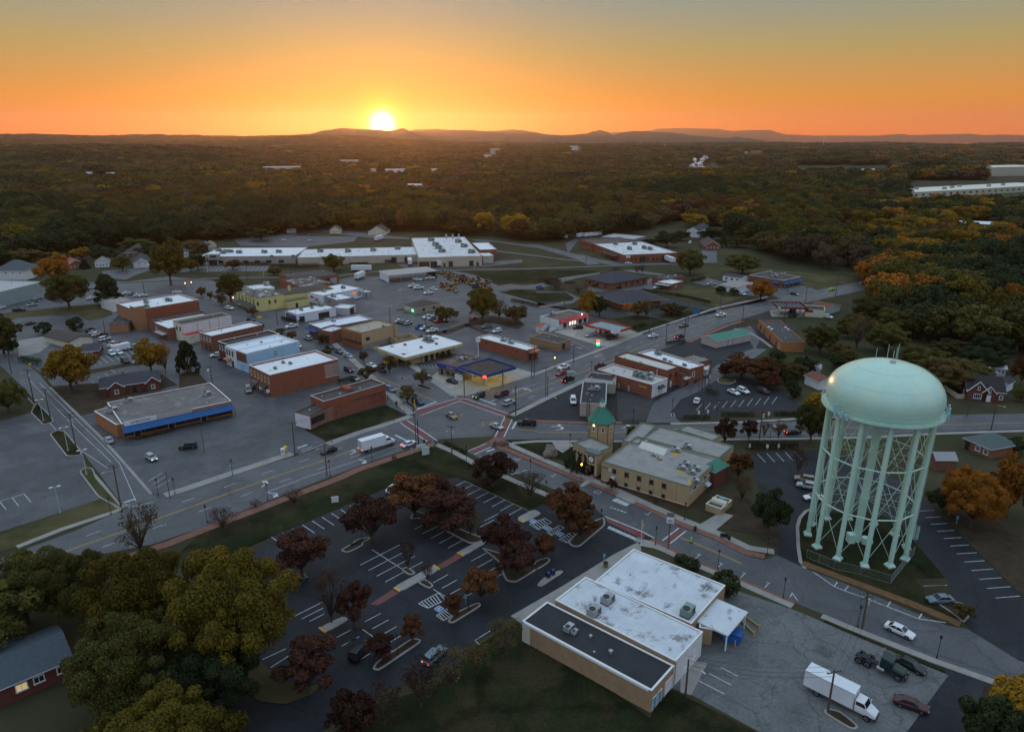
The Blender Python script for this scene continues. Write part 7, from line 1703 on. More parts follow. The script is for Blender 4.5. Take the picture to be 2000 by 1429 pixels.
# signals on span wires
SG = MB().box(-.19,-.16,0,.19,.16,1.05)
for k in range(3): SG.box(-.13,-.2,.1 + k * .32,.13,-.16,.34 + k * .32,1)
SGM = SG.mesh('housing',[YELLOWM,BLACKM])
SIG = {}
for key,s,lb in (('a','i 1075,790','yellow signal hanging in front of the tan sedan'),('b','i 1148,770','yellow signal hanging right of the tan sedan beside a sign'),('c','i 1390,862','yellow signal hanging left of the silver white sedan'),('d','i 1497,850','yellow signal hanging over the silver white sedan'),('e','i 1640,828','yellow signal hanging over the right hand crosswalk'),('f','i 1470,480','yellow signal hanging before the gas station pump'),('g','i 1567,508','yellow signal hanging over the dark red pickup'),('h','i 625,610','upper yellow signal on the slim black pole'),('i','i 630,655','lower yellow signal on the slim black pole')):
 p = P(px(s)[0],5.2); t = thing('traffic_signal',lb,'traffic light',p,random.choice((0,PI / 2,PI)),'traffic signals over the junction'); link('housing',SGM,t)
 MB().tube((0,0,1.05),(0,0,1.5),.03,n=4).build('hanger',BLACKM,t); MB().box(-.1,-.215,.1,.1,-.2,.3).build('lens',GRNL if key in 'cd' else REDLD,t)
 SIG[key] = p + Vector((0,0,1.5))
def wire(label,pts,sag=.6,r=.028,n=3,sp=1.0,name='overhead_wires'):
 b = MB()
 for j in range(n):
  off = (j - (n - 1) / 2) * sp
  for a,c in zip(pts[:-1],pts[1:]):
   d = (c - a); nn = Vector((-d.y,d.x,0)).normalized() * off; prev = a + nn
   for k in range(1,9):
    t = k / 8; q = a.lerp(c,t) + nn - Vector((0,0,sag * 4 * t * (1 - t))); b.tube(prev,q,r,n=3,cap=False); prev = q
 tag(b.build(name,BLACKM),label,'wires','overhead wires')
for lb,ks,sg in (('overhead wires along the left road between the wooden poles',('l1','l2','l3','l4'),.7),('overhead wires over the highway from the left corner to the alley mouth',('l4','h2'),1.6),('overhead wires from the alley mouth to the brick shop corner',('h2','i9'),1.2),('overhead wires above the shop lawn to the tan signal pole',('h3','i1'),.8),('overhead wires from the gas station corner along the highway',('i4','i5','i8','j6','d2','d3'),.8),('overhead wires behind the low hedge along the side street',('j5','j7','k1','k2'),1.0),('service wires crossing the post office yard',('w1','x1'),1.0),('service wires from the yard pole to the street pole',('x1','y1'),1.0),('overhead wires along the far bend of the highway',('d4','e2','e4','e3','e5'),.9)):
 wire(lb,[POLES[k] for k in ks],sg)
dn = Vector((0,0,-2.2))
for lb,pts in (('span wire holding two signals over the middle of the junction',[POLES['i1'] + dn,SIG['a'],SIG['b'],POLES['i6'] + dn * .4]),('span wire holding three signals on the right of the junction',[POLES['i3'] + dn,SIG['c'],SIG['d'],SIG['e'],POLES['i6'] + dn * .4]),('span wire holding two signals by the gas station',[POLES['i4'] + dn * .3,SIG['f'],SIG['g'],POLES['i6'] + dn * .2])):
 wire(lb,pts,.15,.025,1,name='span_wire')
# ------------------------------------------------------------------ signs and small street furniture
def sign(name,label,s,h,w,hh,mat,text=None,tm=None,rot=None,cat='sign',post=GP,legs=1,size=None,depth=.1):
 p = G(s)[0]; r = rot if rot is not None else -math.atan2(p.x,p.y)
 t = thing(name,label,cat,p,r)
 for k in range(legs):
  x = 0 if legs == 1 else (-w * .4 + k * w * .8); MB().tube((x,.08,0),(x,.08,h + hh * .5),.05 if hh < 1.5 else .14,n=6).build('post',post,t)
 MB().box(-w / 2,-depth,h,w / 2,depth,h + hh).build('panel',mat,t)
 if text:
  cu = bpy.data.curves.new('text','FONT'); cu.body = text; cu.size = size or hh * .6; cu.align_x = 'CENTER'; cu.align_y = 'CENTER'; cu.resolution_u = 1; cu.extrude = .01; cu.materials.append(tm or DTRIM)
  to_mesh_text(cu,'lettering',t,(0,-depth - .015,h + hh / 2),(PI / 2,0,0))
 return t
def to_mesh_text(cu,name,parent,loc,rot):
 tmp = bpy.data.objects.new('tmp',cu); me = bpy.data.meshes.new_from_object(tmp); bpy.data.objects.remove(tmp)
 me.name = name; o = link(name,me,parent,loc,rot); return o
YS = M('yellow sign',(.62,.42,.02),.5,.05,.5,.4)
sign('yellow_sign','yellow banner sign on a post beside Main Street at the showroom','b 905,880',3.0,2.2,1.1,YS)
sign('yellow_sign','yellow hanging sign on a post at the tan bank corner','i 320,290',4.2,1.7,1.0,YS)
sign('stop_sign','red stop sign beside the striped crosswalk at the car park entrance','p 1118,1035',2.0,.8,.8,REDA,'STOP',WTRIM,size=.26)
ck = sign('clock_box_sign','tall brown post with a white lit box sign above the brick pavement','p 1456,1100',6.4,1.5,1.5,M('lit white box',(.60,.64,.66),.4,.03,.5,.4),None,None,None,'sign',RP,1,None,.7)
MB().box(-.75,-.75,7.9,.75,.75,8.0).build('cap',DTRIM,ck); MB().box(-.5,-.73,6.75,.5,-.7,7.2).build('dark_panel',METG,ck)
prs = sign('price_sign','gas price sign with a red panel over a green one at the red canopy station','d 690,1420',.8,2.6,2.4,WTRIM,None,None,None,'sign',WTRIM,2)
MB().box(-1.2,-.16,2.0,0,-.11,3.1).build('red_panel',REDL,prs); MB().box(-1.2,-.16,.9,0,-.11,1.95).build('green_panel',GRNL,prs)
sign('bank_sign','low blue and white bank sign on the lawn by the highway','d 1770,1050',.3,3.2,1.6,PLASTB,None,None,None,'sign',STEEL,2)
sign('pole_sign','white square sign on a tall white pole beside the brick finance shop','c 1338,1240',6.0,1.8,1.8,WTRIM,None,None,None,'sign',WTRIM)
sign('notice_board','small white square notice board on the dark lawn','n 1742,300',.3,1.6,1.4,WTRIM,None,None,None,'sign',WTRIM,2)
sign('white_frame_sign','pale sign frame with window panes on the lawn corner under the junction','i 752,1190',.1,2.0,2.2,M('pale sign',(.50,.55,.55),.6,.1),None,None,.4,'sign',WTRIM,2)
sign('tilted_banner','pale banner panel leaning beside the framed sign on the lawn','i 700,1150',1.2,2.6,.9,M('pale sign',(.50,.55,.55)),None,None,.5,'sign',WTRIM,2)
sign('warning_sign','yellow diamond warning sign on the left road','a 345,1380',1.6,.8,.8,YS)
sign('round_sign_pole','white round sign on the alley pole','h 345,420',5.2,.7,.8,WTRIM,None,None,None,'sign',STEEL)
for s,lb in (('r 1160,440','left one of two small blue signs beside the right car park'),('r 1243,535','right one of two small blue signs beside the right car park'),('i 595,1195','slim pale blue sign on the lawn above the framed sign'),('h 580,1390','blue route sign at the strip mall exit'),('o 1198,1429','small blue sign by the hatched accessible bay'),('w 718,200','pale small sign by the planter at the post office'),('i 830,1110','blue and white sign at the lawn tip')):
 sign('blue_sign',lb,s,1.4,.45,.7,M('pale blue sign',(.16,.34,.46),.5,.05))
for s,lb in (('k 650,1135','left of three white boards below the tall hedge'),('k 845,1140','middle one of three white boards below the tall hedge'),('k 970,1135','right of three white boards below the tall hedge'),('k 82,760','left white board in the low hedge'),('k 183,750','second white board in the low hedge'),('k 862,775','white board in the low hedge near the pole')):
 sign('reserved_board',lb,s,.8,.6,1.0,WTRIM)
p = G('p 1150,1092')[0]; fp = thing('flagpole','white flagpole with a drooping red and white flag by the car park entrance','flagpole',p)
MB().tube((0,0,0),(0,0,6.6),.05,n=6).build('post',WTRIM,fp); MB().lathe([(.0,6.5),(.09,6.6),(0,6.72)],8).build('finial',GOLD,fp)
fl = MB()
for k in range(7): fl.add([(.05 + .08 * (k % 2),.02 * k,6.2 - k * .22),(.5 - .04 * k,.1 + .04 * (k % 2),5.9 - k * .25),(.5 - .04 * k,.1,5.68 - k * .25),(.05,0,5.98 - k * .22)],[(0,1,2,3)],k % 2)
fl.build('flag',[M('flag red',(.35,.03,.04),.8,.1),M('flag white',(.6,.6,.62),.8,.1)],fp)
p = G('A 978,530')[0]; fp2 = thing('flagpole','white flagpole with a flag before the long factory','flagpole',p)
MB().tube((0,0,0),(0,0,11),.09,n=6).build('post',WTRIM,fp2)
MB().box(0,-.03,9.2,2.6,.03,9.55).box(0,-.03,9.9,2.6,.03,10.25).box(0,-.03,10.25,1.1,.03,10.9,1).box(0,-.03,9.55,2.6,.03,9.9,2).box(1.1,-.03,10.25,2.6,.03,10.9,2).build('flag',[M('flag red',(.35,.03,.04)),PAINT['navy'],M('flag white',(.6,.6,.62))],fp2)
for s,lb,mt in (('w 283,312','left blue mailbox on the small island',PAINT['navy']),('w 318,290','right blue mailbox on the small island',PAINT['navy'])):
 p = G(s)[0]; t = thing('mailbox',lb,'mailbox',p,.5); b = MB().box(-.35,-.35,.25,.35,.35,1.0)
 b.tube((-.35,0,1.0),(.35,0,1.0),.35,n=12); b.build('box',mt,t); MB().box(-.3,-.3,0,-.2,-.2,.25).box(.2,-.3,0,.3,-.2,.25).box(-.3,.2,0,-.2,.3,.25).box(.2,.2,0,.3,.3,.25).build('legs',BLACKM,t)
p = G('w 730,228')[0]; t = thing('planter','brown barrel planter on the post office pavement','planter',p); MB().lathe([(.35,.16),(.5,.5),(.4,.9),(0,.85)],10).build('barrel',WOODL,t); MB().lathe([(.45,.85),(.5,1.1),(0,1.3)],8).build('plant',DIRT,t)
p = G('w 1720,795')[0]; t = thing('dumpster','bright blue dumpster under the edge of the loading canopy','dumpster',p,-.5)
MB().add([(-1.3,-1,0),(1.3,-1,0),(1.5,1,0),(-1.3,1,0),(-1.5,-1.1,1.5),(1.5,-1.1,1.5),(1.5,1,1.8),(-1.5,1,1.8)],[(0,1,5,4),(1,2,6,5),(2,3,7,6),(3,0,4,7),(4,5,6,7)]).build('body',PLASTB,t); MB().box(-1.55,-1.15,1.72,1.55,1.05,1.86).build('lid',M('blue lid',(.02,.10,.30),.5,.05),t)
for s,lb in (('w 1890,770','nearest the open yard'),('w 1930,715','furthest from the dock'),('w 1770,800','beside the dumpster'),('w 1740,845','in front of the dumpster'),('w 1465,690','against the dock wall')):
 p = G(s)[0]; t = tag(MB().tube((0,0,0),(0,0,1.1),.1,n=8).lathe([(.1,1.1),(.07,1.16),(0,1.18)],8).build('bollard',YELLOWM,loc=p),'yellow dock bollard ' + lb,'bollard','yellow bollards at the dock')
for s,lb in (('w 1790,660 1885,755','lower timber kerb rail on the loading yard'),('w 1815,620 1930,705','upper timber kerb rail on the loading yard')):
 tag(strip('kerb_rail',s,.25,M('weathered yellow timber',(.30,.23,.11),.85,.15),.5,0),lb,'kerb rail')['kind'] = 'thing'
# steps by the post office
p0,p1 = G('w 1290,1060 1370,960'); d = p1 - p0; t = thing('wooden_steps','weathered wooden steps against the white end wall of the post office','steps',p0,math.atan2(d.y,d.x))
b = MB()
for k in range(6): b.box(k * .35,-.7,.2 + k * .2,k * .35 + .4,.7,.28 + k * .2)
b.build('treads',WOODL,t); MB().box(0,-.75,0,.1,-.68,1.1).box(2.0,-.75,0,2.1,-.68,2.3).box(0,.68,0,.1,.75,1.1).build('posts',WOODP,t)
p = G('q 370,690')[0]; t = thing('bench','black metal bench on the brick pavement near the oval tree','bench',p,-.42)
MB().box(-.9,-.25,.42,.9,.25,.48).build('seat',BLACKM,t); MB().box(-.9,.2,.5,.9,.27,.95).build('backrest',BLACKM,t)
for x in (-.8,.7): MB().box(x,-.22,0,x + .1,.25,.42).build('leg',BLACKM,t)
for s,lb,mt in (('q 422,712','black litter bin beside the bench',BLACKM),('q 40,610','dark green litter bin on the pavement left of the bench',PAINT['green']),('i 735,1062','dark litter bin at the tip of the lawn by the junction',BLACKM),('i 425,632','dark litter bin on the pavement by the brick shop',BLACKM),('p 1757,895','green litter bin on the brick pavement past the city hall',PAINT['green']),('p 875,412','black litter bin against the city hall wall',BLACKM)):
 t = tag(MB().lathe([(.28,.15),(.33,1.0),(.25,1.15),(.12,1.15),(.12,1.05),(0,1.05)],12).build('litter_bin',mt,loc=G(s)[0]),lb,'bin')
p = G('p 1712,1022')[0]; t = thing('flexible_post','lime yellow flexible post on the centre line','marker post',p); MB().box(-.35,-.35,.05,.35,.35,.14).build('base',BLACKM,t); MB().box(-.16,-.06,.14,.16,.06,1.25).build('paddle',M('lime',(.42,.62,.02),.5,.04,.5,.4),t)
for s,lb,mt in (('h 1160,1190','white vending box on the alley corner',WTRIM),('h 1188,1168','yellow vending box on the alley corner',YS)):
 t = thing('vending_box',lb,'box',G(s)[0],.3); MB().box(-.5,-.4,0,.5,.4,1.9).build('body',mt,t); MB().box(-.35,-.43,.8,.35,-.4,1.6).build('front_panel',M('red print',(.4,.1,.06),.5,.3,2,.3,col2=(.6,.6,.6),thr=.45),t)
bo_ = bmesh.new(); bmesh.ops.create_icosphere(bo_,subdivisions=3,radius=1)
for v in bo_.verts:
 n_ = 1 + .35 * mnoise.noise(v.co * 1.4) + .1 * mnoise.noise(v.co * 4); v.co = Vector((v.co.x * 2.6,v.co.y * 1.5,v.co.z * 1.7)) * n_
me = bpy.data.meshes.new('boulder'); bo_.to_mesh(me); me.materials.append(M('granite',(.16,.125,.10),.9,.2,1.2,.2))
tag(link('boulder',me,None,G('j 150,1180',.5)[0],.9),'large brown boulder on the city hall lawn','boulder')
for s,lb in (('g 375,450','yellow hydrant at the lawn edge left of the top island'),('j 1040,470','left one of two yellow hydrants behind the restaurant'),('j 1062,470','right one of two yellow hydrants behind the restaurant'),('j 810,740','yellow hydrant at the corner of the tan end wall')):
 tag(MB().lathe([(.2,0),(.2,.12),(.13,.12),(.13,.6),(.2,.62),(.12,.8),(0,.84)],8).tube((-.25,0,.45),(.25,0,.45),.07,n=6).build('hydrant',YELLOWM,loc=G(s)[0]),lb,'hydrant')
# railway crossing signals
for s,lb in (('B 1296,470','red and white striped railway mast by the truck dock'),('B 1556,505','red and white striped railway mast at the crossing road')):
 t = thing('crossing_mast',lb,'railway signal',G(s)[0]); b = MB()
 for k in range(14): b.tube((0,0,k * .5),(0,0,k * .5 + .5),.14,n=6,m=k % 2)
 b.build('striped_mast',[REDA,WTRIM],t); MB().box(-.5,-.1,2.2,.5,.1,2.5).build('lights',BLACKM,t)
# chain link fence round the tower lawn
fpts = G('q 1285,905 1430,965 1600,1035 r 180,1100 510,1200 560,1130 770,870'); fe = thing('chain_link_fence','fine chain link fence around the water tower lawn','fence',(0,0,0)); fm = MB(); fps = MB()
for a,c in zip(fpts[:-1],fpts[1:]):
 n_ = max(1,int((c - a).length / 3))
 for k in range(n_ + 1): q = a.lerp(c,k / n_); fps.tube(q,q + Vector((0,0,1.9)),.03,n=5)
 for z in (.1,1.85): fm.tube(a + Vector((0,0,z)),c + Vector((0,0,z)),.02,n=3,cap=False)
 L_ = (c - a).length; k = 0
 while k < L_:
  q0 = a.lerp(c,k / L_); q1 = a.lerp(c,min(1,(k + .9) / L_)); fm.tube(q0 + Vector((0,0,.1)),q1 + Vector((0,0,1.85)),.007,n=3,cap=False); fm.tube(q0 + Vector((0,0,1.85)),q1 + Vector((0,0,.1)),.007,n=3,cap=False); k += .45
fps.build('posts',STEEL,fe); stuff(fm.build('mesh',STEEL,fe))
wf = thing('white_fence','white board fence beside the brown roofed bungalow','fence',(0,0,0)); fq = G('k 1250,265 1330,345 1440,400')
for a,c in zip(fq[:-1],fq[1:]):
 n_ = max(2,int((c - a).length / 1.2))
 for k in range(n_): MB().prism([tuple((a.lerp(c,(k + e) / n_) + Vector((0,o,0))).xy) for e,o in ((.03,0),(.97,0),(.97,.08),(.03,.08))],0,1.7).build('board',WHITEW,wf)
cw = strip('garden_wall','l 1100,450 1250,560 1330,560',.3,M('pale garden wall',(.40,.32,.24),.85,.1),1.5,0); tag(cw,'pale curved garden wall left of the tudor cottage','wall'); cw['kind'] = 'thing'
bw = strip('white_board_fence','d 130,1250 250,1205',.15,WHITEW,1.8,0); tag(bw,'white board fence at the side of the convenience store','fence'); bw['kind'] = 'thing'
# machines packed into the rental yard
MC = [M('machine ' + n,c,.6,.2,1,.3) for n,c in (('rust orange',(.32,.10,.035)),('dull yellow',(.42,.27,.07)),('dark red',(.25,.035,.03)),('tan',(.38,.27,.15)),('blue',(.04,.13,.34)),('black',(.03,.03,.03)))]
def machine_mesh(k):
 b = MB().box(-1.4,-.8,.6,1.2,.8,1.4).box(-.3,-.6,1.4,.8,.6,2.5,1)
 for x in (-1.0,.9):
  for s in (-1,1): b.tube((x,s * .65,.5),(x,s * 1.0,.5),.5,n=10,m=1)
 if k % 2: b.tube((.8,0,1.4),(2.4,0,3.2),.17,n=5).tube((2.4,0,3.2),(3.3,0,1.2),.13,n=5).box(3.0,-.4,.6,3.6,.4,1.2)
 else: b.box(1.2,-1.0,.3,2.0,1.0,1.1).tube((.2,.7,1.2),(1.6,.7,.8),.1,n=4).tube((.2,-.7,1.2),(1.6,-.7,.8),.1,n=4).box(-1.9,-.7,.9,-1.4,.7,1.7)
 return b.mesh('machine',[MC[0],BLACKM])
MM = [machine_mesh(0),machine_mesh(1)]
random.seed(21)
LBM = ['rust orange machine in the packed rental yard','dull yellow machine in the packed rental yard','dark red machine in the packed rental yard','tan machine in the packed rental yard','blue machine in the packed rental yard','black machine in the packed rental yard']
q = G('c 905,400 960,300 1080,300 1440,420 1300,490 1080,470 1020,540 900,520')
for k in range(44):
 u = random.random(); v = random.random()
 p = G('c %f,%f' % (900 + 540 * u,300 + 130 * u * .9 + (190 if u < .35 else 90) * v))[0]; m = random.choice((0,0,1,1,2,3,3,4,5))
 o = link('construction_machine',MM[k % 2],None,p,random.uniform(0,6.3),random.uniform(.8,1.15)); o.material_slots[0].link = 'OBJECT'; o.material_slots[0].material = MC[m]
 tag(o,LBM[m],'machine','construction machines packed in the rental yard')
# ------------------------------------------------------------------ trees
import numpy as np
def leaf_mat(name,c,hue=.25):
 m = bpy.data.materials.new(name + ' leaves'); m.use_nodes = True; t = m.node_tree; b = t.nodes['Principled BSDF']
 b.inputs['Roughness'].default_value = .85; b.inputs['Specular IOR Level'].default_value = .15
 g = t.nodes.new('ShaderNodeNewGeometry'); oi = t.nodes.new('ShaderNodeObjectInfo')
 nz = t.nodes.new('ShaderNodeTexNoise'); nz.inputs['Scale'].default_value = .55; nz.inputs['Detail'].default_value = 6; nz.inputs['Roughness'].default_value = .7
 t.links.new(g.outputs['Position'],nz.inputs['Vector'])
 r = t.nodes.new('ShaderNodeValToRGB'); e = r.color_ramp.elements; e[0].position = .3; e[1].position = .72
 e[0].color = (c[0] * (.62 - hue * .3),c[1] * .66,c[2] * .7,1); e[1].color = (min(1,c[0] * (1.35 + hue)),c[1] * 1.3,c[2] * 1.1,1)
 t.links.new(nz.outputs['Fac'],r.inputs[0])
 hs_ = t.nodes.new('ShaderNodeHueSaturation'); mr = t.nodes.new('ShaderNodeMapRange'); t.links.new(oi.outputs['Random'],mr.inputs[0]); mr.inputs[3].default_value = .65; mr.inputs[4].default_value = 1.35
 t.links.new(mr.outputs[0],hs_.inputs['Value']); t.links.new(r.outputs[0],hs_.inputs['Color'])
 t.links.new(hs_.outputs[0],b.inputs['Base Color'])
 tr = t.nodes.new('ShaderNodeBsdfTranslucent'); t.links.new(hs_.outputs[0],tr.inputs[0]); mx = t.nodes.new('ShaderNodeMixShader'); mx.inputs[0].default_value = .25
 t.links.new(b.outputs[0],mx.inputs[1]); t.links.new(tr.outputs[0],mx.inputs[2]); t.links.new(mx.outputs[0],t.nodes['Material Output'].inputs[0])
 return m
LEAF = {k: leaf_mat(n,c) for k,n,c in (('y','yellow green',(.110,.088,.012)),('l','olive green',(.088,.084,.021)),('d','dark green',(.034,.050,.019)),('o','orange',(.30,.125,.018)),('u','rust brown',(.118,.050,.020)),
                                              ('n','maroon',(.062,.027,.019)),('p','pinkish brown',(.105,.068,.048)),('g','golden',(.27,.165,.018)),('w','brown olive',(.105,.080,.030)))}
ADJ = dict(y='yellow green',l='olive green',d='dark green',o='orange',u='rust brown',n='maroon brown',p='pinkish brown',g='golden',w='brown olive')
BARK = M('bark',(.085,.065,.048),.95,.25,2.0,.1)
def leaves(name,seed,clumps,n,size,flat=.0,mats=None):
 """n leaf faces spread over the shells of the given clumps (centre, radius)."""
 rg = np.random.default_rng(seed); C_ = np.array([c for c,_ in clumps],float); R_ = np.array([r for _,r in clumps],float)
 w = R_ ** 2; idx = rg.choice(len(clumps),n,p=w / w.sum())
 d = rg.normal(size=(n,3)); d /= np.linalg.norm(d,axis=1)[:,None]; d[:,2] = np.where(rg.random(n) < .6,np.abs(d[:,2]),d[:,2])
 p = C_[idx] + d * (R_[idx] * (.55 + .5 * rg.random(n) ** .6))[:,None]
 nn = d + rg.normal(size=(n,3)) * .55; nn /= np.linalg.norm(nn,axis=1)[:,None]
 up = rg.normal(size=(n,3)); a = np.cross(nn,up); a /= np.linalg.norm(a,axis=1)[:,None]; b = np.cross(nn,a)
 s = size * (.6 + .8 * rg.random(n))[:,None]; e = (.55 + .4 * rg.random(n))[:,None]
 v = np.stack([p - a * s * .5,p + b * s * .5 * e,p + a * s * .5,p - b * s * .5 * e],1).reshape(-1,3)
 me = bpy.data.meshes.new(name); me.vertices.add(4 * n); me.vertices.foreach_set('co',v.astype(np.float32).ravel())
 me.loops.add(4 * n); me.loops.foreach_set('vertex_index',np.arange(4 * n,dtype=np.int32)); me.polygons.add(n); me.polygons.foreach_set('loop_start',np.arange(0,4 * n,4,dtype=np.int32))
 me.materials.append(mats or LEAF['l']); me.update(calc_edges=True)
 return me
def tree_proto(kind,seed):
 """Unit tree: crown radius 1 across, height 1; scaled to size when placed. Returns trunk mesh and crown mesh."""
 rnd = random.Random(seed); cl = []; t = MB()
 def limb(p,q,r0,r1): t.tube(p,q,r0,r1,6,cap=False)
 K = dict(G=(70,60000,.034,.15),b=(36,9500,.088,.20),m=(24,5600,.10,.23),r=(26,900,.075,.24),c=(30,5200,.11,.24),o=(1,2600,.14,1),f=(14,900,.26,.32),h=(26,3600,.115,.24))[kind]
 n,nl,ls,rc = K
 if kind == 'o': cl = [(Vector((0,0,.5)),.5)]
 else:
  for k in range(n):
   a = k * 2.399 + rnd.uniform(-.4,.4); f = (k + .5) / n
   if kind == 'c': z = .1 + .85 * f; rr = (1 - f) ** .7 * .78
   elif kind in 'mr': z = .42 + .5 * rnd.random() ** .8; rr = .78 * (.35 + .65 * rnd.random()) * (1 if z < .8 else .75)
   else:
    ph = math.asin(1 - 1.6 * f); j = rnd.uniform(.62,1.14); z = .53 + .38 * math.sin(ph) * j; rr = .80 * math.cos(ph) * j
   cl.append((Vector((rr * math.cos(a),rr * math.sin(a),z * 2)),rc * rnd.choice((.6,.8,1,1.2,1.4))))
  if kind in 'Gbfh': cl += [(Vector((0,0,1.1)),.5),(Vector((.2,-.15,1.4)),.35),(Vector((-.2,.2,.8)),.45)]
 # trunk and limbs reaching the clumps
 fork = Vector((0,0,.34 if kind in 'Gbfhc' else .25)); limb((0,0,-.02),fork,.065 if kind != 'r' else .04,.045)
 if kind != 'o':
  for c,r in cl[::1 if kind in 'rm' else 3]:
   m = fork.lerp(c,.5) + Vector((0,0,.05)); limb(fork,m,.026,.016); limb(m,c,.016,.005)
   if kind in 'rm':
    for j in range(5):
     q = c + Vector((rnd.uniform(-1,1),rnd.uniform(-1,1),rnd.uniform(.1,1))) * r * 1.1; limb(m.lerp(c,.6),q,.006,.002)
 if kind == 'o':
  cl = []
  for k in range(40):
   d = Vector((rnd.gauss(0,1),rnd.gauss(0,1),rnd.gauss(0,1))).normalized(); cl.append((Vector((d.x * .8,d.y * .8,1 + d.z * .8)),.25))
  cl.append((Vector((0,0,1)),.7))
 return t.mesh('trunk',BARK),leaves('crown',seed,cl,nl,ls)
TP = {}
def place_tree(kind,col,p,h,w,label,group=None,name=None,rot=None):
 v = random.randrange(3 if kind in 'bmrhf' else 2)
 if (kind,v) not in TP: TP[(kind,v)] = tree_proto(kind,100 + 17 * v + ord(kind))
 tm,cm = TP[(kind,v)]
 t = thing(name or ('shrub' if kind == 'o' else 'tree'),label,'shrub' if kind == 'o' else 'tree',p,random.uniform(0,6.28) if rot is None else rot,group)
 t.scale = (w / 2,w / 2,h / 2)
 link('trunk',tm,t); c = link('crown',cm,t); c.material_slots[0].link = 'OBJECT'; c.material_slots[0].material = LEAF[col]
 return t
NOUN = dict(G='spreading tree',b='rounded tree',m='vase shaped tree',r='thin half bare tree',c='dense evergreen tree',o='clipped round shrub',h='leafy tree')
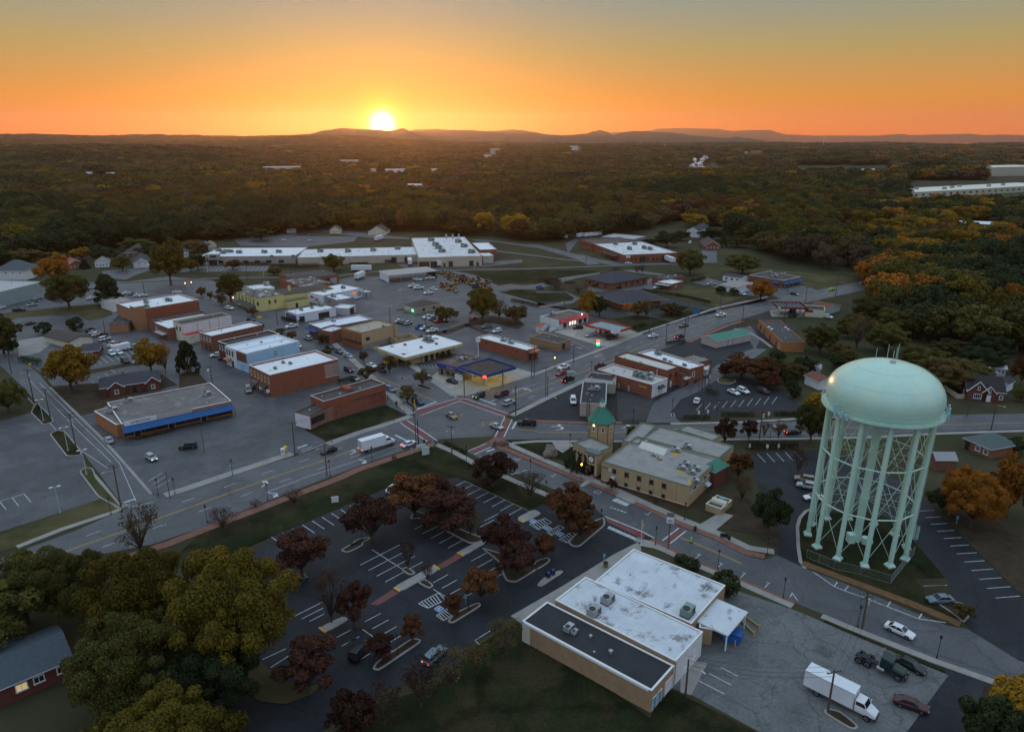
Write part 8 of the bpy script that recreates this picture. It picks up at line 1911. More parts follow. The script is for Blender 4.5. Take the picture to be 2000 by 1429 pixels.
TREES = '''G y Z 475,1325 455,1042 250 largest one at the left of the car park
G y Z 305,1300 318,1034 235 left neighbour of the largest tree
G l Z 265,1400 255,1165 230 shaded below the two big yellow green trees
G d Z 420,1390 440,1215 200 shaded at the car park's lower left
G l Z 55,1215 45,1058 175 at the left edge below the highway
G l Z 165,1215 165,1050 140 by the highway left of the big trees
b l Z -20,1280 -30,1110 170 cut by the left edge above the ranch house
G y Z 330,1535 310,1348 240 bottom edge, tallest of the group there
b y Z 225,1540 215,1385 160 bottom edge, left of the group there
b y Z 425,1535 412,1372 120 bottom edge, right of the group there
r w Z 277,1082 276,980 95 overhanging the highway beside the big trees
b d Z 1925,1500 1930,1330 120 at the bottom right corner
b g Z 1992,1470 1985,1312 120 glowing at the bottom right corner
m n Z 590,1120 592,1035 98 under the lawn parking bays beside the big tree
m n Z 727,1055 728,966 102 upper left in the car park
m u Z 810,1010 828,915 100 upper one of the largest car park cluster
m n Z 872,1035 872,950 125 front one of the largest car park cluster
m n Z 850,990 858,925 80 rear one of the largest car park cluster
m n Z 985,1085 995,1012 88 by the raised walk, upper of the pair
m n Z 1010,1126 1012,1055 78 by the raised walk, lower of the pair
m u Z 1062,1090 1062,1042 48 small, beside the accessible bays
m u Z 940,1172 943,1106 72 alone between the raised walk and the lane
m u Z 1111,1025 1114,942 98 at the car park entrance, upper one
m u Z 1132,1053 1136,984 66 at the car park entrance, lower one
m n Z 962,950 958,884 82 on the grass strip by the street
r p Z 1036,975 1036,915 60 on the grass strip right of the maple
r n Z 648,1216 646,1112 70 left of two dark ones mid car park
m n Z 692,1225 700,1136 66 right of two dark ones mid car park
m u Z 805,1250 806,1204 46 at the end of the lower island
m n Z 744,1286 740,1240 58 over the lower island
m n Z 603,1348 606,1252 112 at the lower left bays
r n Z 835,1136 831,1096 34 on the raised walk
r n Z 797,1112 791,1056 44 on the planted ring in the car park
r w Z 919,1045 915,996 52 beside the front cluster
m u Z 886,1203 884,1160 40 at the hatched bays
r w Z 980,1284 973,1208 78 at the lawn by the black roofed wing
r w Z 932,1315 925,1248 72 on the lawn edge, second from the post office
r w Z 879,1344 874,1260 84 on the lawn edge, third from the post office
r n Z 822,1380 812,1285 96 on the lawn edge, fourth from the post office
r n Z 752,1415 745,1333 90 on the lawn edge, fifth from the post office
b n Z 690,1440 690,1345 90 at the lawn's lower left end
r p Z 437,1035 437,986 64 umbrella shaped, on the brick pavement
r p Z 575,985 575,946 54 spreading over the lawn ring
r p Z 499,991 499,974 24 small, on the lawn
r n Z 770,905 769,886 12 sapling on the lawn near the junction
m w Z 825,753 825,722 32 on the gas station corner
m w Z 796,786 796,752 35 at the brick shop crossing
m w Z 716,744 717,713 34 behind the brick shop
m w Z 761,727 760,694 33 beside the tan bank sign
m p Z 710,708 710,685 18 on the pavement by the tan side wall
c d Z 1120,923 1121,880 14 left of four by the clock portal
c d Z 1131,925 1132,886 15 second of four by the clock portal
c d Z 1143,927 1144,891 15 nearest the clock portal
o d Z 1108,914 1108,892 16 at the left of the portal evergreens
b l Z 1241,862 1242,827 36 behind the octagonal tower
m n Z 1194,956 1194,933 20 before the city hall wall
r n Z 1280,987 1280,970 16 small, before the city hall wall
b d Z 1500,1040 1503,951 66 oval, alone on the corner lawn
r u Z 1448,979 1441,925 42 at the back corner of the city hall
m u Z 1441,935 1441,880 46 above the green hip roof
m n Z 1415,866 1416,815 46 first of the row behind the city hall
m n Z 1462,858 1462,818 34 second of the row behind the city hall
r u Z 1492,855 1490,820 26 third of the row behind the city hall
r u Z 1520,857 1521,818 28 last of the row behind the city hall
r u Z 1558,925 1558,871 38 at the car park by the tall hedge
o d Z 1330,1096 1330,1080 26 smallest by the post office
o d Z 1348,1113 1347,1086 36 middle one by the post office
o d Z 1415,1163 1416,1110 52 largest by the post office
b u Z 1448,738 1448,685 72 left of the red leafed pair
b u Z 1490,738 1487,692 54 right of the red leafed pair
b u Z 1500,756 1499,720 46 low, beside the red leafed pair
b n Z 1416,735 1415,706 30 at the lane side of the red leafed pair
o d Z 1521,725 1521,702 20 first of the hedge row behind the red trees
o d Z 1529,738 1528,712 22 second of the hedge row behind the red trees
o d Z 1537,751 1536,724 22 third of the hedge row behind the red trees
o d Z 1545,764 1544,736 23 fourth of the hedge row behind the red trees
o d Z 1553,776 1552,748 23 last of the hedge row behind the red trees
b w Z 1546,738 1546,701 44 behind the hedge row
b d Z 1569,731 1568,690 42 near the peaked cabin
h d Z 1519,706 1518,680 32 above the hedge row
b g Z 1596,813 1596,756 56 behind the water tank's left edge
G l Z 1582,865 1578,772 66 left of the water tower legs
G w Z 1840,757 1842,684 98 behind the tank on the right
G d Z 1915,725 1921,668 80 dark, behind the tudor cottage
b u Z 1992,755 1989,680 36 at the right edge beside the cottage
b l Z 1994,785 1994,752 28 low at the right edge
G o Z 1895,1030 1895,905 105 brightest, right of the water tower
b o Z 1965,1010 1972,880 78 brightest one at the right edge
b o Z 1865,1000 1862,895 54 left part of the bright pair
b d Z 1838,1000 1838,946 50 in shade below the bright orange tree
b d Z 1982,885 1986,850 36 beside the grey hip roofed house
m w Z 1880,1206 1880,1176 40 over the dark sedan below the lawn
b g Z 140,763 126,662 86 alone on the left road
b g Z 296,727 295,657 58 left of the pair by the striped car park
r o Z 324,729 327,662 34 right of the pair by the striped car park
c d Z 368,730 367,662 48 beside the alley
G l Z 18,806 22,728 74 at the left edge below the left road
b l Z 8,690 10,602 66 at the left edge above the left road
b d Z 17,692 17,655 34 low at the left edge
o d Z 86,652 86,625 30 left of two by the lane
o d Z 149,645 148,615 30 right of two by the lane
G l Z 136,604 136,517 84 in front of the metal shed car park
c d Z 212,597 212,530 60 magnolia like, by the tan roofed house
b o Z 108,556 108,488 56 before the red roofed house
b g Z 161,508 161,477 38 above the red roofed house
b l Z 240,528 240,496 34 by the white gabled house
c d Z 166,525 165,506 20 beside the red roof
b y Z 334,556 332,458 60 tall by the roadside before the long factory
b d Z 387,525 385,490 34 beside the tall roadside tree
b y Z 373,530 373,502 26 small before the long factory
b u Z 455,526 455,504 28 pale one before the factory front
G l Z 451,588 455,525 56 dark, at the yellow building
b w Z 536,539 534,517 26 at the railway right of the dark evergreen
b l Z 653,529 652,490 40 before the middle of the long factory
m w Z 394,580 393,559 20 at the top of Main Street
m w Z 433,596 433,573 22 nearer, at the top of Main Street
m w Z 411,585 411,569 13 small, at the top of Main Street
m w Z 494,617 494,599 20 below the green awning
m w Z 570,664 571,645 22 on the pavement at the bright roofed store
m w Z 631,669 630,647 28 in front of the brown row shop
o w Z 548,651 549,638 18 at the crossing by the white pickup
m l Z 637,696 637,680 20 beside the brick store mural
m w Z 512,647 512,629 12 behind the brown brick store
G y Z 943,630 943,552 64 largest in the centre behind the bank
r p Z 975,622 985,583 36 bare, beside the largest central tree
b w Z 1007,632 1008,590 42 right of the largest central tree
b l Z 872,627 872,593 42 by the tan hip roofed shop
b g Z 1148,618 1150,562 36 glowing one beside the red canopy
b d Z 1171,618 1171,574 32 dark partner of the glowing tree
b w Z 1246,619 1248,585 30 before the drive-through bank
r p Z 1262,619 1262,582 36 bare, before the drive-through bank
b w Z 1312,614 1312,587 44 umbrella shaped, by the bank drive
b n Z 1077,552 1077,540 36 low and wide on the railway lawn
r p Z 1087,565 1087,544 46 first bare one by the bank
r p Z 1129,572 1134,551 40 second bare one by the bank
r p Z 1204,528 1203,518 27 flat topped behind the brick bank
r p Z 1244,533 1245,517 16 left of two behind the brick bank
r p Z 1254,533 1255,516 16 right of two behind the brick bank
G l Z 1347,537 1347,477 60 big, right of the brick factory
b d Z 1302,483 1302,446 40 behind the brick factory
b d Z 1270,478 1270,462 34 low, behind the brick factory
G l Z 1450,535 1450,486 72 on the green before the brown wood
b l Z 1440,483 1440,456 40 beside the church
c d Z 1412,482 1412,453 15 pointed, beside the brick ranch
b o Z 1485,585 1487,542 44 in front of the blue awning restaurant
b d Z 1408,574 1411,556 20 bush by the tan grey garage
b d Z 1432,576 1431,560 18 bush at the parked truck
b o Z 1688,555 1694,501 38 left one at the end of the highway
b o Z 1722,556 1722,502 46 right one at the end of the highway
G l Z 1600,690 1600,622 70 below the orange brick office
b w Z 1636,700 1630,660 50 lower right of the orange brick office
G g Z 1776,545 1776,482 70 high on the right hand slope
b o Z 1818,525 1820,492 30 narrow on the right hand slope
G o Z 1845,535 1845,484 58 left of the glowing row
G o Z 1880,525 1880,480 50 middle of the glowing row
G o Z 1908,545 1906,492 66 front of the glowing row
G o Z 1962,545 1960,492 72 right of the glowing row
b g Z 1985,515 1985,468 60 at the right edge above the glowing row
b g Z 1940,495 1942,468 44 behind the glowing row
G d Z 1826,575 1826,510 60 round dark crown on the slope
G l Z 1848,600 1846,534 62 below the round dark crown
G w Z 1775,600 1775,532 56 brownish, left of the round dark crown
b l Z 1880,590 1880,552 28 narrow, beside the round dark crown
G d Z 1938,610 1938,546 80 wide dark one at the right
G d Z 1985,612 1985,548 62 dark one at the right edge
b w Z 1748,612 1746,560 42 brown one near the highway end
G l Z 1700,640 1702,568 66 spreading over the highway end
r p Z 1735,640 1735,585 50 grey and bare at the highway end
G l Z 1880,672 1878,598 68 wide olive crown above the tank
G l Z 1940,665 1938,594 72 wide olive crown at the upper right
G d Z 1985,670 1985,605 60 dark one right of the wide olive crowns
G w Z 1780,660 1778,596 60 brown mass above the tank
G l Z 1728,690 1730,622 72 pale olive one left of the tank top
r w Z 1672,680 1672,612 56 bare one by the brown roofed house
G w Z 1850,700 1850,652 66 above the big tree behind the tank
G d Z 1930,712 1938,645 70 dark above the white garage
b l Z 268,490 268,458 56 behind the white gabled house
b d Z 205,512 205,472 50 left of the low cottage
b w Z 62,520 60,478 60 behind the big white house
b l Z 20,525 12,480 56 left of the big white house
b d Z 300,505 300,468 52 right of the long brick house
b w Z 385,492 385,462 44 behind the cream cottage
b l Z 510,470 510,440 40 beyond the long factory's left end
b w Z 120,520 118,486 40 between the white and red roofed houses
b d Z 1390,470 1390,440 44 behind the brick ranch
b w Z 1330,470 1332,446 36 near the white farmhouse
b l Z 1655,660 1655,618 44 on the bank right of the orange brick office
G l Z 1798,735 1798,664 84 between the tank and the big tree behind it
G l Z 1742,655 1742,592 72 below the highway end wood
b w Z 1674,645 1674,602 50 right of the far gas station house
G l Z 1890,745 1886,690 76 in front of the wide olive crowns
b l Z 1655,720 1655,680 46 just left of the tank
h d Z 1640,720 1645,690 40 dark, left of the tank
h w Z 1690,612 1690,600 34 low by the far gas station'''
def build_trees():
 for ln in TREES.split('\n'):
  k,c,cr,base,top,w,ph = ln.split(' ',6)
  p = G(cr + ' ' + base)[0]; h = hfrom(p,cr + ' ' + top)
  dep = p.y * CP + (CAM_H - h * .5) * SP
  W_ = float(w) * CR[cr][2] * dep / FOC
  # the crown's far side shows above its top: shorten a little
  h = max(1.0,h - W_ * .12)
  place_tree(k,c,p,h,W_ * (1.22 if k == 'G' and float(base.split(',')[0]) > 1680 else 1.18 if k in 'mb' else 1.08),'%s %s, %s' % (ADJ[c],NOUN[k],ph),'shrubs' if k == 'o' else 'trees in the town')
build_trees()
def hedge(s,w,h,label,col='d'):
 pts = G(s); cl = []; L_ = 0
 for a,c in zip(pts[:-1],pts[1:]):
  n_ = max(2,int((c - a).length / (w * .55))); L_ += (c - a).length
  for k in range(n_ + 1): q = a.lerp(c,k / n_); cl += [((q.x - pts[0].x,q.y - pts[0].y,h * f),w * .52) for f in (.35,.75)]
 tag(link('hedge',leaves('hedge',5,cl,int(260 * L_ * max(1,h) ** .7) // 2,.28,mats=LEAF[col]),None,pts[0]),label,'hedge','hedges and shrub beds')
for s,w,h,lb,*c in (('d 1175,795 1560,850 1920,930',1.6,1.4,'long clipped hedge along the bank drive'),('d 620,740 780,760 930,768',1.4,1.2,'clipped hedge below the brick bank'),('d 320,705 410,715',1.4,1.3,'short hedge left of the brick bank'),('k 345,755 500,755',1.3,1.2,'left section of the low hedge on the side street'),('k 530,757 690,757',1.3,1.2,'middle section of the low hedge on the side street'),('k 950,752 1180,752',1.3,1.2,'right section of the low hedge on the side street'),
      ('k 650,1125 1160,1125',1.9,2.0,'tall dark hedge above the right car park'),('j 1640,790 1900,792',1.3,1.1,'low hedge at the lane corner'),('A 1275,462 1540,462',2.2,1.5,'dark shrub bed along the long factory wall'),('A 1580,500 2000,490',3.5,2.2,'long bushy bank before the factory'),('b 1150,825 1330,862',1.4,1.3,'dark hedge at the corner of the white showroom'),('i 975,1075 1190,1180',1.2,.8,'planting strip hedge below the junction'),('i 1530,1095 1650,1090',1.8,.9,'low bush mound on the brick corner'),
      ('d 1075,1205 1200,1185',1.6,1.4,'hedge beside the yellow tree'),('e 0,690 150,665',1.6,1.5,'hedge left of the tan grey garage'),('i 450,170 570,200',1.6,1.5,'dark shrubs at the front of the tan bank'),('i 920,115 1030,95',1.5,1.5,'shrubs at the back corner of the tan bank'),('d 1450,1390 1630,1370',1.5,1.3,'clipped hedge on the highway south side'),('k 180,500 280,520',1.8,1.3,'round bush clump by the transformer frame'),('g 1540,790 1900,700',1.0,.7,'low shrubs under the blue awning','w'),('h 1790,400 1960,360',1.6,1.7,'row of round bushes at the brick store corner'),
      ('B 570,440 800,445',1.8,1.8,'row of dark shrubs at the factory docks','n'),('B 400,460 560,455',1.6,1.0,'low bank of shrubs left of the docks','n'),('d 980,700 1180,690',1.0,.6,'flower bed at the brick bank','n'),('a 240,1290 440,1330',2.5,1.8,'dark thicket beside the left road'),('c 1720,620 2000,680',2.2,1.0,'reddish scrub along the wire fence','n'),('d 250,1000 480,1000',1.4,.8,'low scrub strip behind the convenience store','w')):
 hedge(s,w,h,lb,*c)
# ------------------------------------------------------------------ the woods
EDGE = [(-900,560),(-60,555),(20,522),(130,498),(230,486),(330,480),(420,472),(520,463),(600,456),(700,452),(830,456),(960,466),(1080,478),(1150,465),(1240,458),(1300,438),(1345,436),(1370,462),(1430,470),(1475,490),(1530,512),(1600,526),(1672,540),(1690,556),(1715,600),(1740,640),(1790,690),(1850,700),(2000,715),(2900,715)]
CLEAR = [(1762,2080,352,404),(1545,1745,322,343),(1760,1860,327,339),(1922,2060,341,360),(1640,1740,456,466),(1300,1420,444,505),(1846,1960,440,470),(503,600,331,342),(655,710,315,324),(718,798,335,350),(834,862,336,347),(1105,1148,289,300),(1284,1310,283,289),(1443,1500,298,306),(933,978,299,312),(158,240,342,357),(-5,13,357,370),(783,842,366,379),(1893,1907,345,356)]
def edge_v(u):
 for (a,b),(c,d) in zip(EDGE[:-1],EDGE[1:]):
  if a <= u <= c: return b + (d - b) * (u - a) / (c - a)
 return 640
def woods():
 rg = random.Random(3); near = []; far = []
 r = 330.0
 while r < 10300:
  st = max(14.0,r * .0105); na = int(1.85 * r / st)
  for k in range(na):
   a = -.925 + 1.85 * (k + rg.random()) / na; rr = r + st * rg.uniform(-.5,.5)
   x,y = rr * math.sin(a),rr * math.cos(a); z = height(x,y)
   dep = y * CP + (CAM_H - z) * SP; v = CY + FOC * ((CAM_H - z) * CP - y * SP) / dep; u = 1000 + FOC * x / dep
   if v > edge_v(u) - 2: continue
   if any(a_ < u < b_ and c_ < v < d_ + 5 for a_,b_,c_,d_ in CLEAR): continue
   n = mnoise.noise(Vector((x / 160,y / 160,1.7))) + .6 * mnoise.noise(Vector((x / 45,y / 45,5.0))) + .7 * mnoise.noise(Vector((x / 620,y / 300,2.2)))
   (near if rr < 660 and -120 < u < 2120 else far).append((x,y,z,st,n,u,v))
  r += st * .92
 return near,far
near,far = woods()
random.seed(5)
near.sort(key=lambda q: math.hypot(q[0],q[1]))
NCOL = {'d': 'dark green tree in the woods behind the town','l': 'olive green tree in the woods behind the town','w': 'brownish olive tree in the woods behind the town','u': 'rust brown tree in the woods behind the town','g': 'golden tree in the woods behind the town','o': 'orange tree in the woods behind the town','y': 'yellow green tree in the woods behind the town','p': 'greyish brown half bare tree in the woods behind the town'}
keep = near[:118]; far = near[118:] + far
def wood_colour(n,u,r_):
 t = n + r_.uniform(-.4,.4) - .06
 if 1480 < u < 1700 and r_ is random: return 'p' if t < .1 else 'w'
 if u > 1700 and n > -.15 and r_.random() < .55: return r_.choice('gglyo')
 return 'd' if t < -.3 else 'l' if t < .06 else 'y' if t < .2 else 'w' if t < .48 else 'u' if t < .58 else 'g' if t < .72 else 'p'
for x,y,z,st,n,u,v in keep:
 c = wood_colour(n,u,random)
 place_tree('h',c,(x,y,z),random.uniform(14,20),random.uniform(16,24),NCOL[c],'trees of the wood edge')
def scatter():
 me = bpy.data.meshes.new('woodland'); n = len(far)
 me.from_pydata([(q[0],q[1],q[2]) for q in far],[],[])
 for nm,ty in (('tree_scale','FLOAT_VECTOR'),('tree_kind','INT'),('tree_turn','FLOAT')): me.attributes.new(nm,ty,'POINT')
 sc,ki,ro = (me.attributes[k] for k in ('tree_scale','tree_kind','tree_turn'))
 r_ = random.Random(9); keys = 'dlwugpyo'
 for k,q in enumerate(far):
  dist = math.hypot(q[0],q[1]); f = max(1.0,q[3] / 14); w = q[3] * r_.uniform(.62,.98); h = r_.uniform(13,21) * min(1.6,f ** .3) / 2
  sc.data[k].vector = (w,w,h); ro.data[k].value = r_.uniform(0,6.28)
  near_ = 0 if dist < 1100 else 8
  c = wood_colour(q[4],q[5],r_); c = r_.choice('ppwd') if dist > 1000 and r_.random() < min(.75,dist / 4000) and c in 'ywg' else c; ki.data[k].value = keys.index(c) + near_  # yellowish trees turn dull purple brown with distance: haze put into colour
 o = link('woodland',me); stuff(o); o['label'] = 'rolling autumn woodland reaching from the town to the horizon'
 col = bpy.data.collections.new('woodland_kinds')
 for j,kd in enumerate('hf'):
  for i,c in enumerate(keys):
   cm = tree_proto(kd,40 + i + 7 * j)[1]; cm.materials.clear(); cm.materials.append(LEAF[c])
   ob = bpy.data.objects.new('%02d_tree' % (j * 8 + i),cm); col.objects.link(ob)
 ng = bpy.data.node_groups.new('woodland','GeometryNodeTree')
 ng.interface.new_socket('Geometry',in_out='INPUT',socket_type='NodeSocketGeometry'); ng.interface.new_socket('Geometry',in_out='OUTPUT',socket_type='NodeSocketGeometry')
 gi,go = ng.nodes.new('NodeGroupInput'),ng.nodes.new('NodeGroupOutput'); ip = ng.nodes.new('GeometryNodeInstanceOnPoints'); ci = ng.nodes.new('GeometryNodeCollectionInfo')
 ci.inputs['Collection'].default_value = col; ci.inputs['Separate Children'].default_value = True; ci.inputs['Reset Children'].default_value = True
 def attr(nm,ty):
  a = ng.nodes.new('GeometryNodeInputNamedAttribute'); a.data_type = ty; a.inputs['Name'].default_value = nm; return [s for s in a.outputs if s.enabled][0]
 L_ = ng.links.new
 L_(gi.outputs[0],ip.inputs['Points']); L_(ci.outputs[0],ip.inputs['Instance']); ip.inputs['Pick Instance'].default_value = True
 L_(attr('tree_kind','INT'),ip.inputs['Instance Index']); L_(attr('tree_scale','FLOAT_VECTOR'),ip.inputs['Scale'])
 cx = ng.nodes.new('ShaderNodeCombineXYZ'); L_(attr('tree_turn','FLOAT'),cx.inputs[2]); L_(cx.outputs[0],ip.inputs['Rotation'])
 L_(ip.outputs[0],go.inputs[0])
 md = o.modifiers.new('woodland','NODES'); md.node_group = ng
scatter()
# ------------------------------------------------------------------ far buildings, mountains, smoke, haze
def at(u,v,dist):
 """A point on the sight line through pixel u,v at a level distance dist."""
 x,y = (u - 1000) / FOC,(v - CY) / FOC; d = Vector((x,CP - y * SP,-(SP + y * CP))); k = dist / Vector(d.xy).length
 return Vector((d.x * k,d.y * k,CAM_H + d.z * k))
def far_block(name,label,u0,u1,v0,v1,h,wall,roof,depth=None,windows=0,units=()):
 a,b = P((u0,v1)),P((u1,v0)); z = max(height(a.x,a.y),height(b.x,b.y),height((a.x + b.x) / 2,(a.y + b.y) / 2)) + (2 if a.y > 1500 else 0); d = b - a; h *= 1.5 if a.y > 1500 else 1; L_ = d.length
 t = thing(name,label,'building',(a.x,a.y,z - .5),math.atan2(d.y,d.x),'buildings far out in the woods'); dp = depth or L_ * .3; h += .5
 MB().box(0,0,-8,L_,dp,h).build('wall',wall,t); MB().box(-.4,-.4,h,L_ + .4,dp + .4,h + .5).build('roof',roof,t)
 for k in range(windows): MB().box(0,-.12,0,L_ / windows * .35,0,2.2).build('window',GLASSD,t,loc=(L_ * (k + .3) / windows,0,h * .45))
 for f,g in units: link('rooftop_unit',unit_mesh(2),t,(L_ * f,dp * g,h + .5),0,2.4)
CW = M('cream sheet wall',(.46,.42,.32),.7,.06,.1,.3); CRF = M('cream sheet roof',(.62,.58,.48),.6,.06,.05,.3)
far_block('long_warehouse','very long cream roofed warehouse among the trees at the right',1767,2060,372,390,8.5,CW,CRF,60,24,[(.1,.4),(.2,.6),(.3,.3),(.4,.5),(.5,.7),(.62,.4),(.75,.5),(.88,.3)])
far_block('far_mill','low white roofed mill left of the long warehouse',1552,1738,331.5,334,9,BRICKO,ROOFW,60,20)
far_block('far_mill','second low white roofed mill behind the first one',1592,1676,325.5,327,9,CW,ROOFW,60)
far_block('far_mill','white roofed mill further right in the woods',1765,1850,330,331,8,CW,ROOFW,60)
far_block('far_warehouse','cream warehouse end cut by the right edge',1928,2050,345,349,10,CW,CRF,80)
far_block('white_roof_shed','white roofed shed by the quarry clearing at the right',1866,1952,455,452,7,GREYW,ROOFW,24,4)
far_block('far_plant','low pale plant left of the setting sun',508,595,332,333,7,CW,ROOFWD,40)
for k,(u0,u1,v,h,wl,lb) in enumerate(((660,705,318,8,CW,'pale plant under the setting sun, upper left'),(720,735,337,6,CW,'small white shed under the setting sun'),(753,795,340,8,WHITEW,'white plant directly under the setting sun'),(836,860,338,7,WHITEW,'white block right of the sun glow'),(1117,1145,291,9,WHITEW,'distant pale mall near the middle horizon'),(1286,1308,284,10,WHITEW,'distant white block on the horizon ridge'),(1445,1460,300,8,CW,'distant tan block, left of two'),(1472,1497,299,12,BRICKO,'distant orange block, right of two'),(966,976,301,16,CW,'distant tall block on the wooded ridge'),(935,960,306,7,WHITEW,'distant white shops below the tall block'),(160,178,347,6,WHITEW,'white roofs among the left woods'),(208,236,344,6,WHITEW,'white roofs further right among the left woods'),(0,11,359,6,WHITEW,'white roof at the left edge woods'),(1108,1130,296,7,WHITEW,'second distant pale mall near the middle'),(1780,1795,308,8,WHITEW,'white speck of a plant on the right ridge'),(1840,1850,301,6,WHITEW,'white roof on the far right ridge'),(1895,1905,347,5,WHITEW,'small white roof before the cream warehouse'),(785,840,368,6,WHITEW,'cluster of pale roofs in the middle woods'))):
 far_block('far_building',lb,u0,u1,v,v + .3,h,wl,ROOFW,30)
def ridge(label,dist,pts,base_v,col,thick=900):
 """A mountain range: its skyline is known from the photograph, its body falls away towards us and behind."""
 rg = random.Random(int(dist)); top = []
 for (u0,v0),(u1,v1) in zip(pts[:-1],pts[1:]):
  n = max(2,int(abs(u1 - u0) / 3))
  for k in range(n): t = k / n; t2 = t * t * (3 - 2 * t); u = u0 + (u1 - u0) * t; top.append(at(u,v0 + (v1 - v0) * t2 + .5 * mnoise.noise(Vector((u / 9,dist,0))),dist))
 b = MB(); m = len(top); rows = [(-1.0,0.0),(-.7,.25),(-.45,.48),(-.22,.78),(0,1),(.25,.7),(.6,.3),(1.0,0)]
 for f,hf in rows:
  for k,p in enumerate(top):
   d = Vector((p.x,p.y,0)).normalized(); spur = 1 + .28 * mnoise.noise(Vector((k / 7,f * 3,dist / 100))) * (1 if 0 < hf < 1 else 0)
   b.v.append((p.x + d.x * thick * f,p.y + d.y * thick * f,-20 + (p.z + 20) * hf * spur))
 for j in range(len(rows) - 1):
  for k in range(m - 1): b.f.append([j * m + k,j * m + k + 1,(j + 1) * m + k + 1,(j + 1) * m + k]); b.m.append(0)
 structure(b.build('mountain_ridge',col,smooth=True))
MT = M('wooded mountain',(.045,.050,.035),.95,.3,.004,.1)
ridge('a',11500,[(470,272),(500,267),(560,264),(600,262),(640,254),(668,250),(700,252),(735,253),(762,255),(788,250.5),(800,255),(815,263),(850,266),(1000,270)],272,MT)
ridge('b',14500,[(700,262),(790,257),(815,253),(855,252),(880,253.5),(920,254),(945,256),(970,255.5),(1000,253),(1020,254),(1035,257),(1075,263),(1110,265),(1160,272)],272,MT)
ridge('c',12500,[(1060,270),(1110,264),(1145,261),(1160,256.5),(1172,254),(1184,257),(1198,263),(1215,258),(1240,256),(1300,258),(1330,261),(1355,265.5),(1420,269.5),(1440,267),(1455,270),(1500,275)],276,MT)
ridge('d',24000,[(1160,268),(1188,259),(1200,257.5),(1225,259),(1270,255),(1285,251.5),(1340,250.5),(1400,252),(1430,256),(1460,254.5),(1503,254),(1520,259),(1535,263),(1600,265),(1700,265),(1765,262),(1775,264),(1850,262.5),(1890,261.5),(1925,264),(1960,263),(2000,264),(2150,266)],280,MT,1500)
ridge('e',11000,[(-200,271),(0,270),(120,270),(190,268.5),(260,268),(330,266),(372,265.5),(380,262.8),(388,265.5),(425,264.5),(480,266),(560,267),(620,270)],272,MT)
# radio masts on the right hand skyline
for u,vt,lb in ((1667,259,'tall radio mast with lights on the right skyline'),(1610,268,'short radio mast on the right skyline')):
 p = at(u,vt,7000); t = thing('radio_mast',lb,'mast',(p.x,p.y,0)); MB().tube((0,0,0),(0,0,p.z),1.6,1.2,4).build('lattice',STEEL,t)
 for z in (p.z,p.z * .55): MB().lathe([(0,-3),(3,0),(0,3)],6).build('beacon',M('beacon',(.8,.7,.6),.5,.05,.5,.3,emit=(1,.6,.4,1.0)),t,loc=(0,0,z))
for u0,v0,u1,v1,lb in ((284,98.5,312,97.5,'left short aircraft trail in the sky'),(815,98,823,96,'right short aircraft trail in the sky')):
 b = MB(); b.tube(at(u0,v0,30000),at(u1,v1,30000),12,22,8); o = b.build('aircraft_trail',M('self lit trail',(.5,.4,.3),.9,.05,.001,.1,emit=(1,.62,.32,.25))); tag(o,lb,'aircraft trail')  # trail is no lamp; its brightness is put in as emission
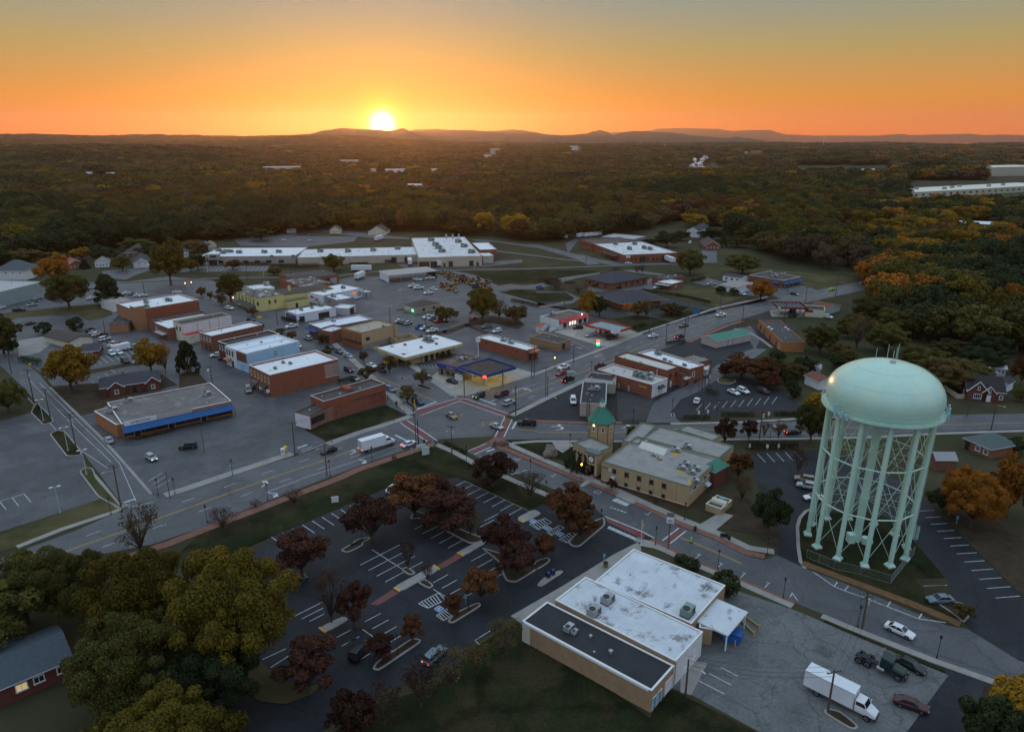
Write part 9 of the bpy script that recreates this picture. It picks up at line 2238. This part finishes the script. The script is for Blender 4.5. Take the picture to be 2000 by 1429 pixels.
# steam plume rising from the woods
sm_ = MB(); c0 = P((1352,340)); rr = random.Random(4)
DSM = math.hypot(c0.x,c0.y)
def volume_mat(name,col,dens,aniso,noise=None):
 m = bpy.data.materials.new(name); m.use_nodes = True; t = m.node_tree; t.nodes.clear()
 pv = t.nodes.new('ShaderNodeVolumePrincipled'); ou = t.nodes.new('ShaderNodeOutputMaterial'); pv.inputs['Color'].default_value = (*col,1); pv.inputs['Density'].default_value = dens; pv.inputs['Anisotropy'].default_value = aniso
 t.links.new(pv.outputs[0],ou.inputs['Volume']); return m
lumps = [(1349,337,4),(1352,331,4.5),(1351,323,3.5),(1357,313,4),(1358,319,3),(1362,324,6.5),(1367,320,5.5),(1372,313,4.5),(1376,308,4),(1381,308,2.5),(1368,328,6),(1375,330,4),(1355,327,5.5)]
bmx = bmesh.new()
for u,v,r in lumps:
 p = at(u,v,DSM); k = DSM / FOC * r
 g = bmesh.ops.create_icosphere(bmx,subdivisions=2,radius=k,matrix=Matrix.Translation(p - c0))
 for vv in g['verts']: vv.co += (vv.co - (p - c0)).normalized() * k * .5 * mnoise.noise((vv.co + c0) / (k * .9))
wispy = M('white steam',(.85,.78,.76),1.0,.1,.05,.0); wn = wispy.node_tree; wz = wn.nodes.new('ShaderNodeTexNoise'); wz.inputs['Scale'].default_value = .16; wz.inputs['Detail'].default_value = 5
wg = wn.nodes.new('ShaderNodeNewGeometry'); wn.links.new(wg.outputs['Position'],wz.inputs['Vector']); wr = wn.nodes.new('ShaderNodeMapRange'); wn.links.new(wz.outputs['Fac'],wr.inputs[0]); wr.inputs[1].default_value = .42; wr.inputs[2].default_value = .58; wn.links.new(wr.outputs[0],wn.nodes['Principled BSDF'].inputs['Alpha'])
me = bpy.data.meshes.new('steam'); bmx.to_mesh(me); me.materials.append(wispy)
stuff(link('steam_plume',me,None,c0))
b2 = bmesh.new()
for u,v,r in ((1385,326,6),(1398,328,7),(1408,329,5),(1392,322,6)):
 p = at(u,v,DSM + 20); k = DSM / FOC * r; bmesh.ops.create_icosphere(b2,subdivisions=2,radius=k,matrix=Matrix.Translation(p - c0) @ Matrix.Diagonal((1.3,1,.8,1)))
me = bpy.data.meshes.new('steam_wisps'); b2.to_mesh(me); me.materials.append(volume_mat('thin steam',(.9,.85,.85),.012,.2)); o = stuff(link('smoke',me,None,c0))
# the air itself: even haze round the whole place
HZ = MB().box(-26000,-1500,-60,26000,27500,900); hz_ = HZ.build('haze',volume_mat('haze',(.84,.67,.54),3.2e-5,.76)); stuff(hz_)
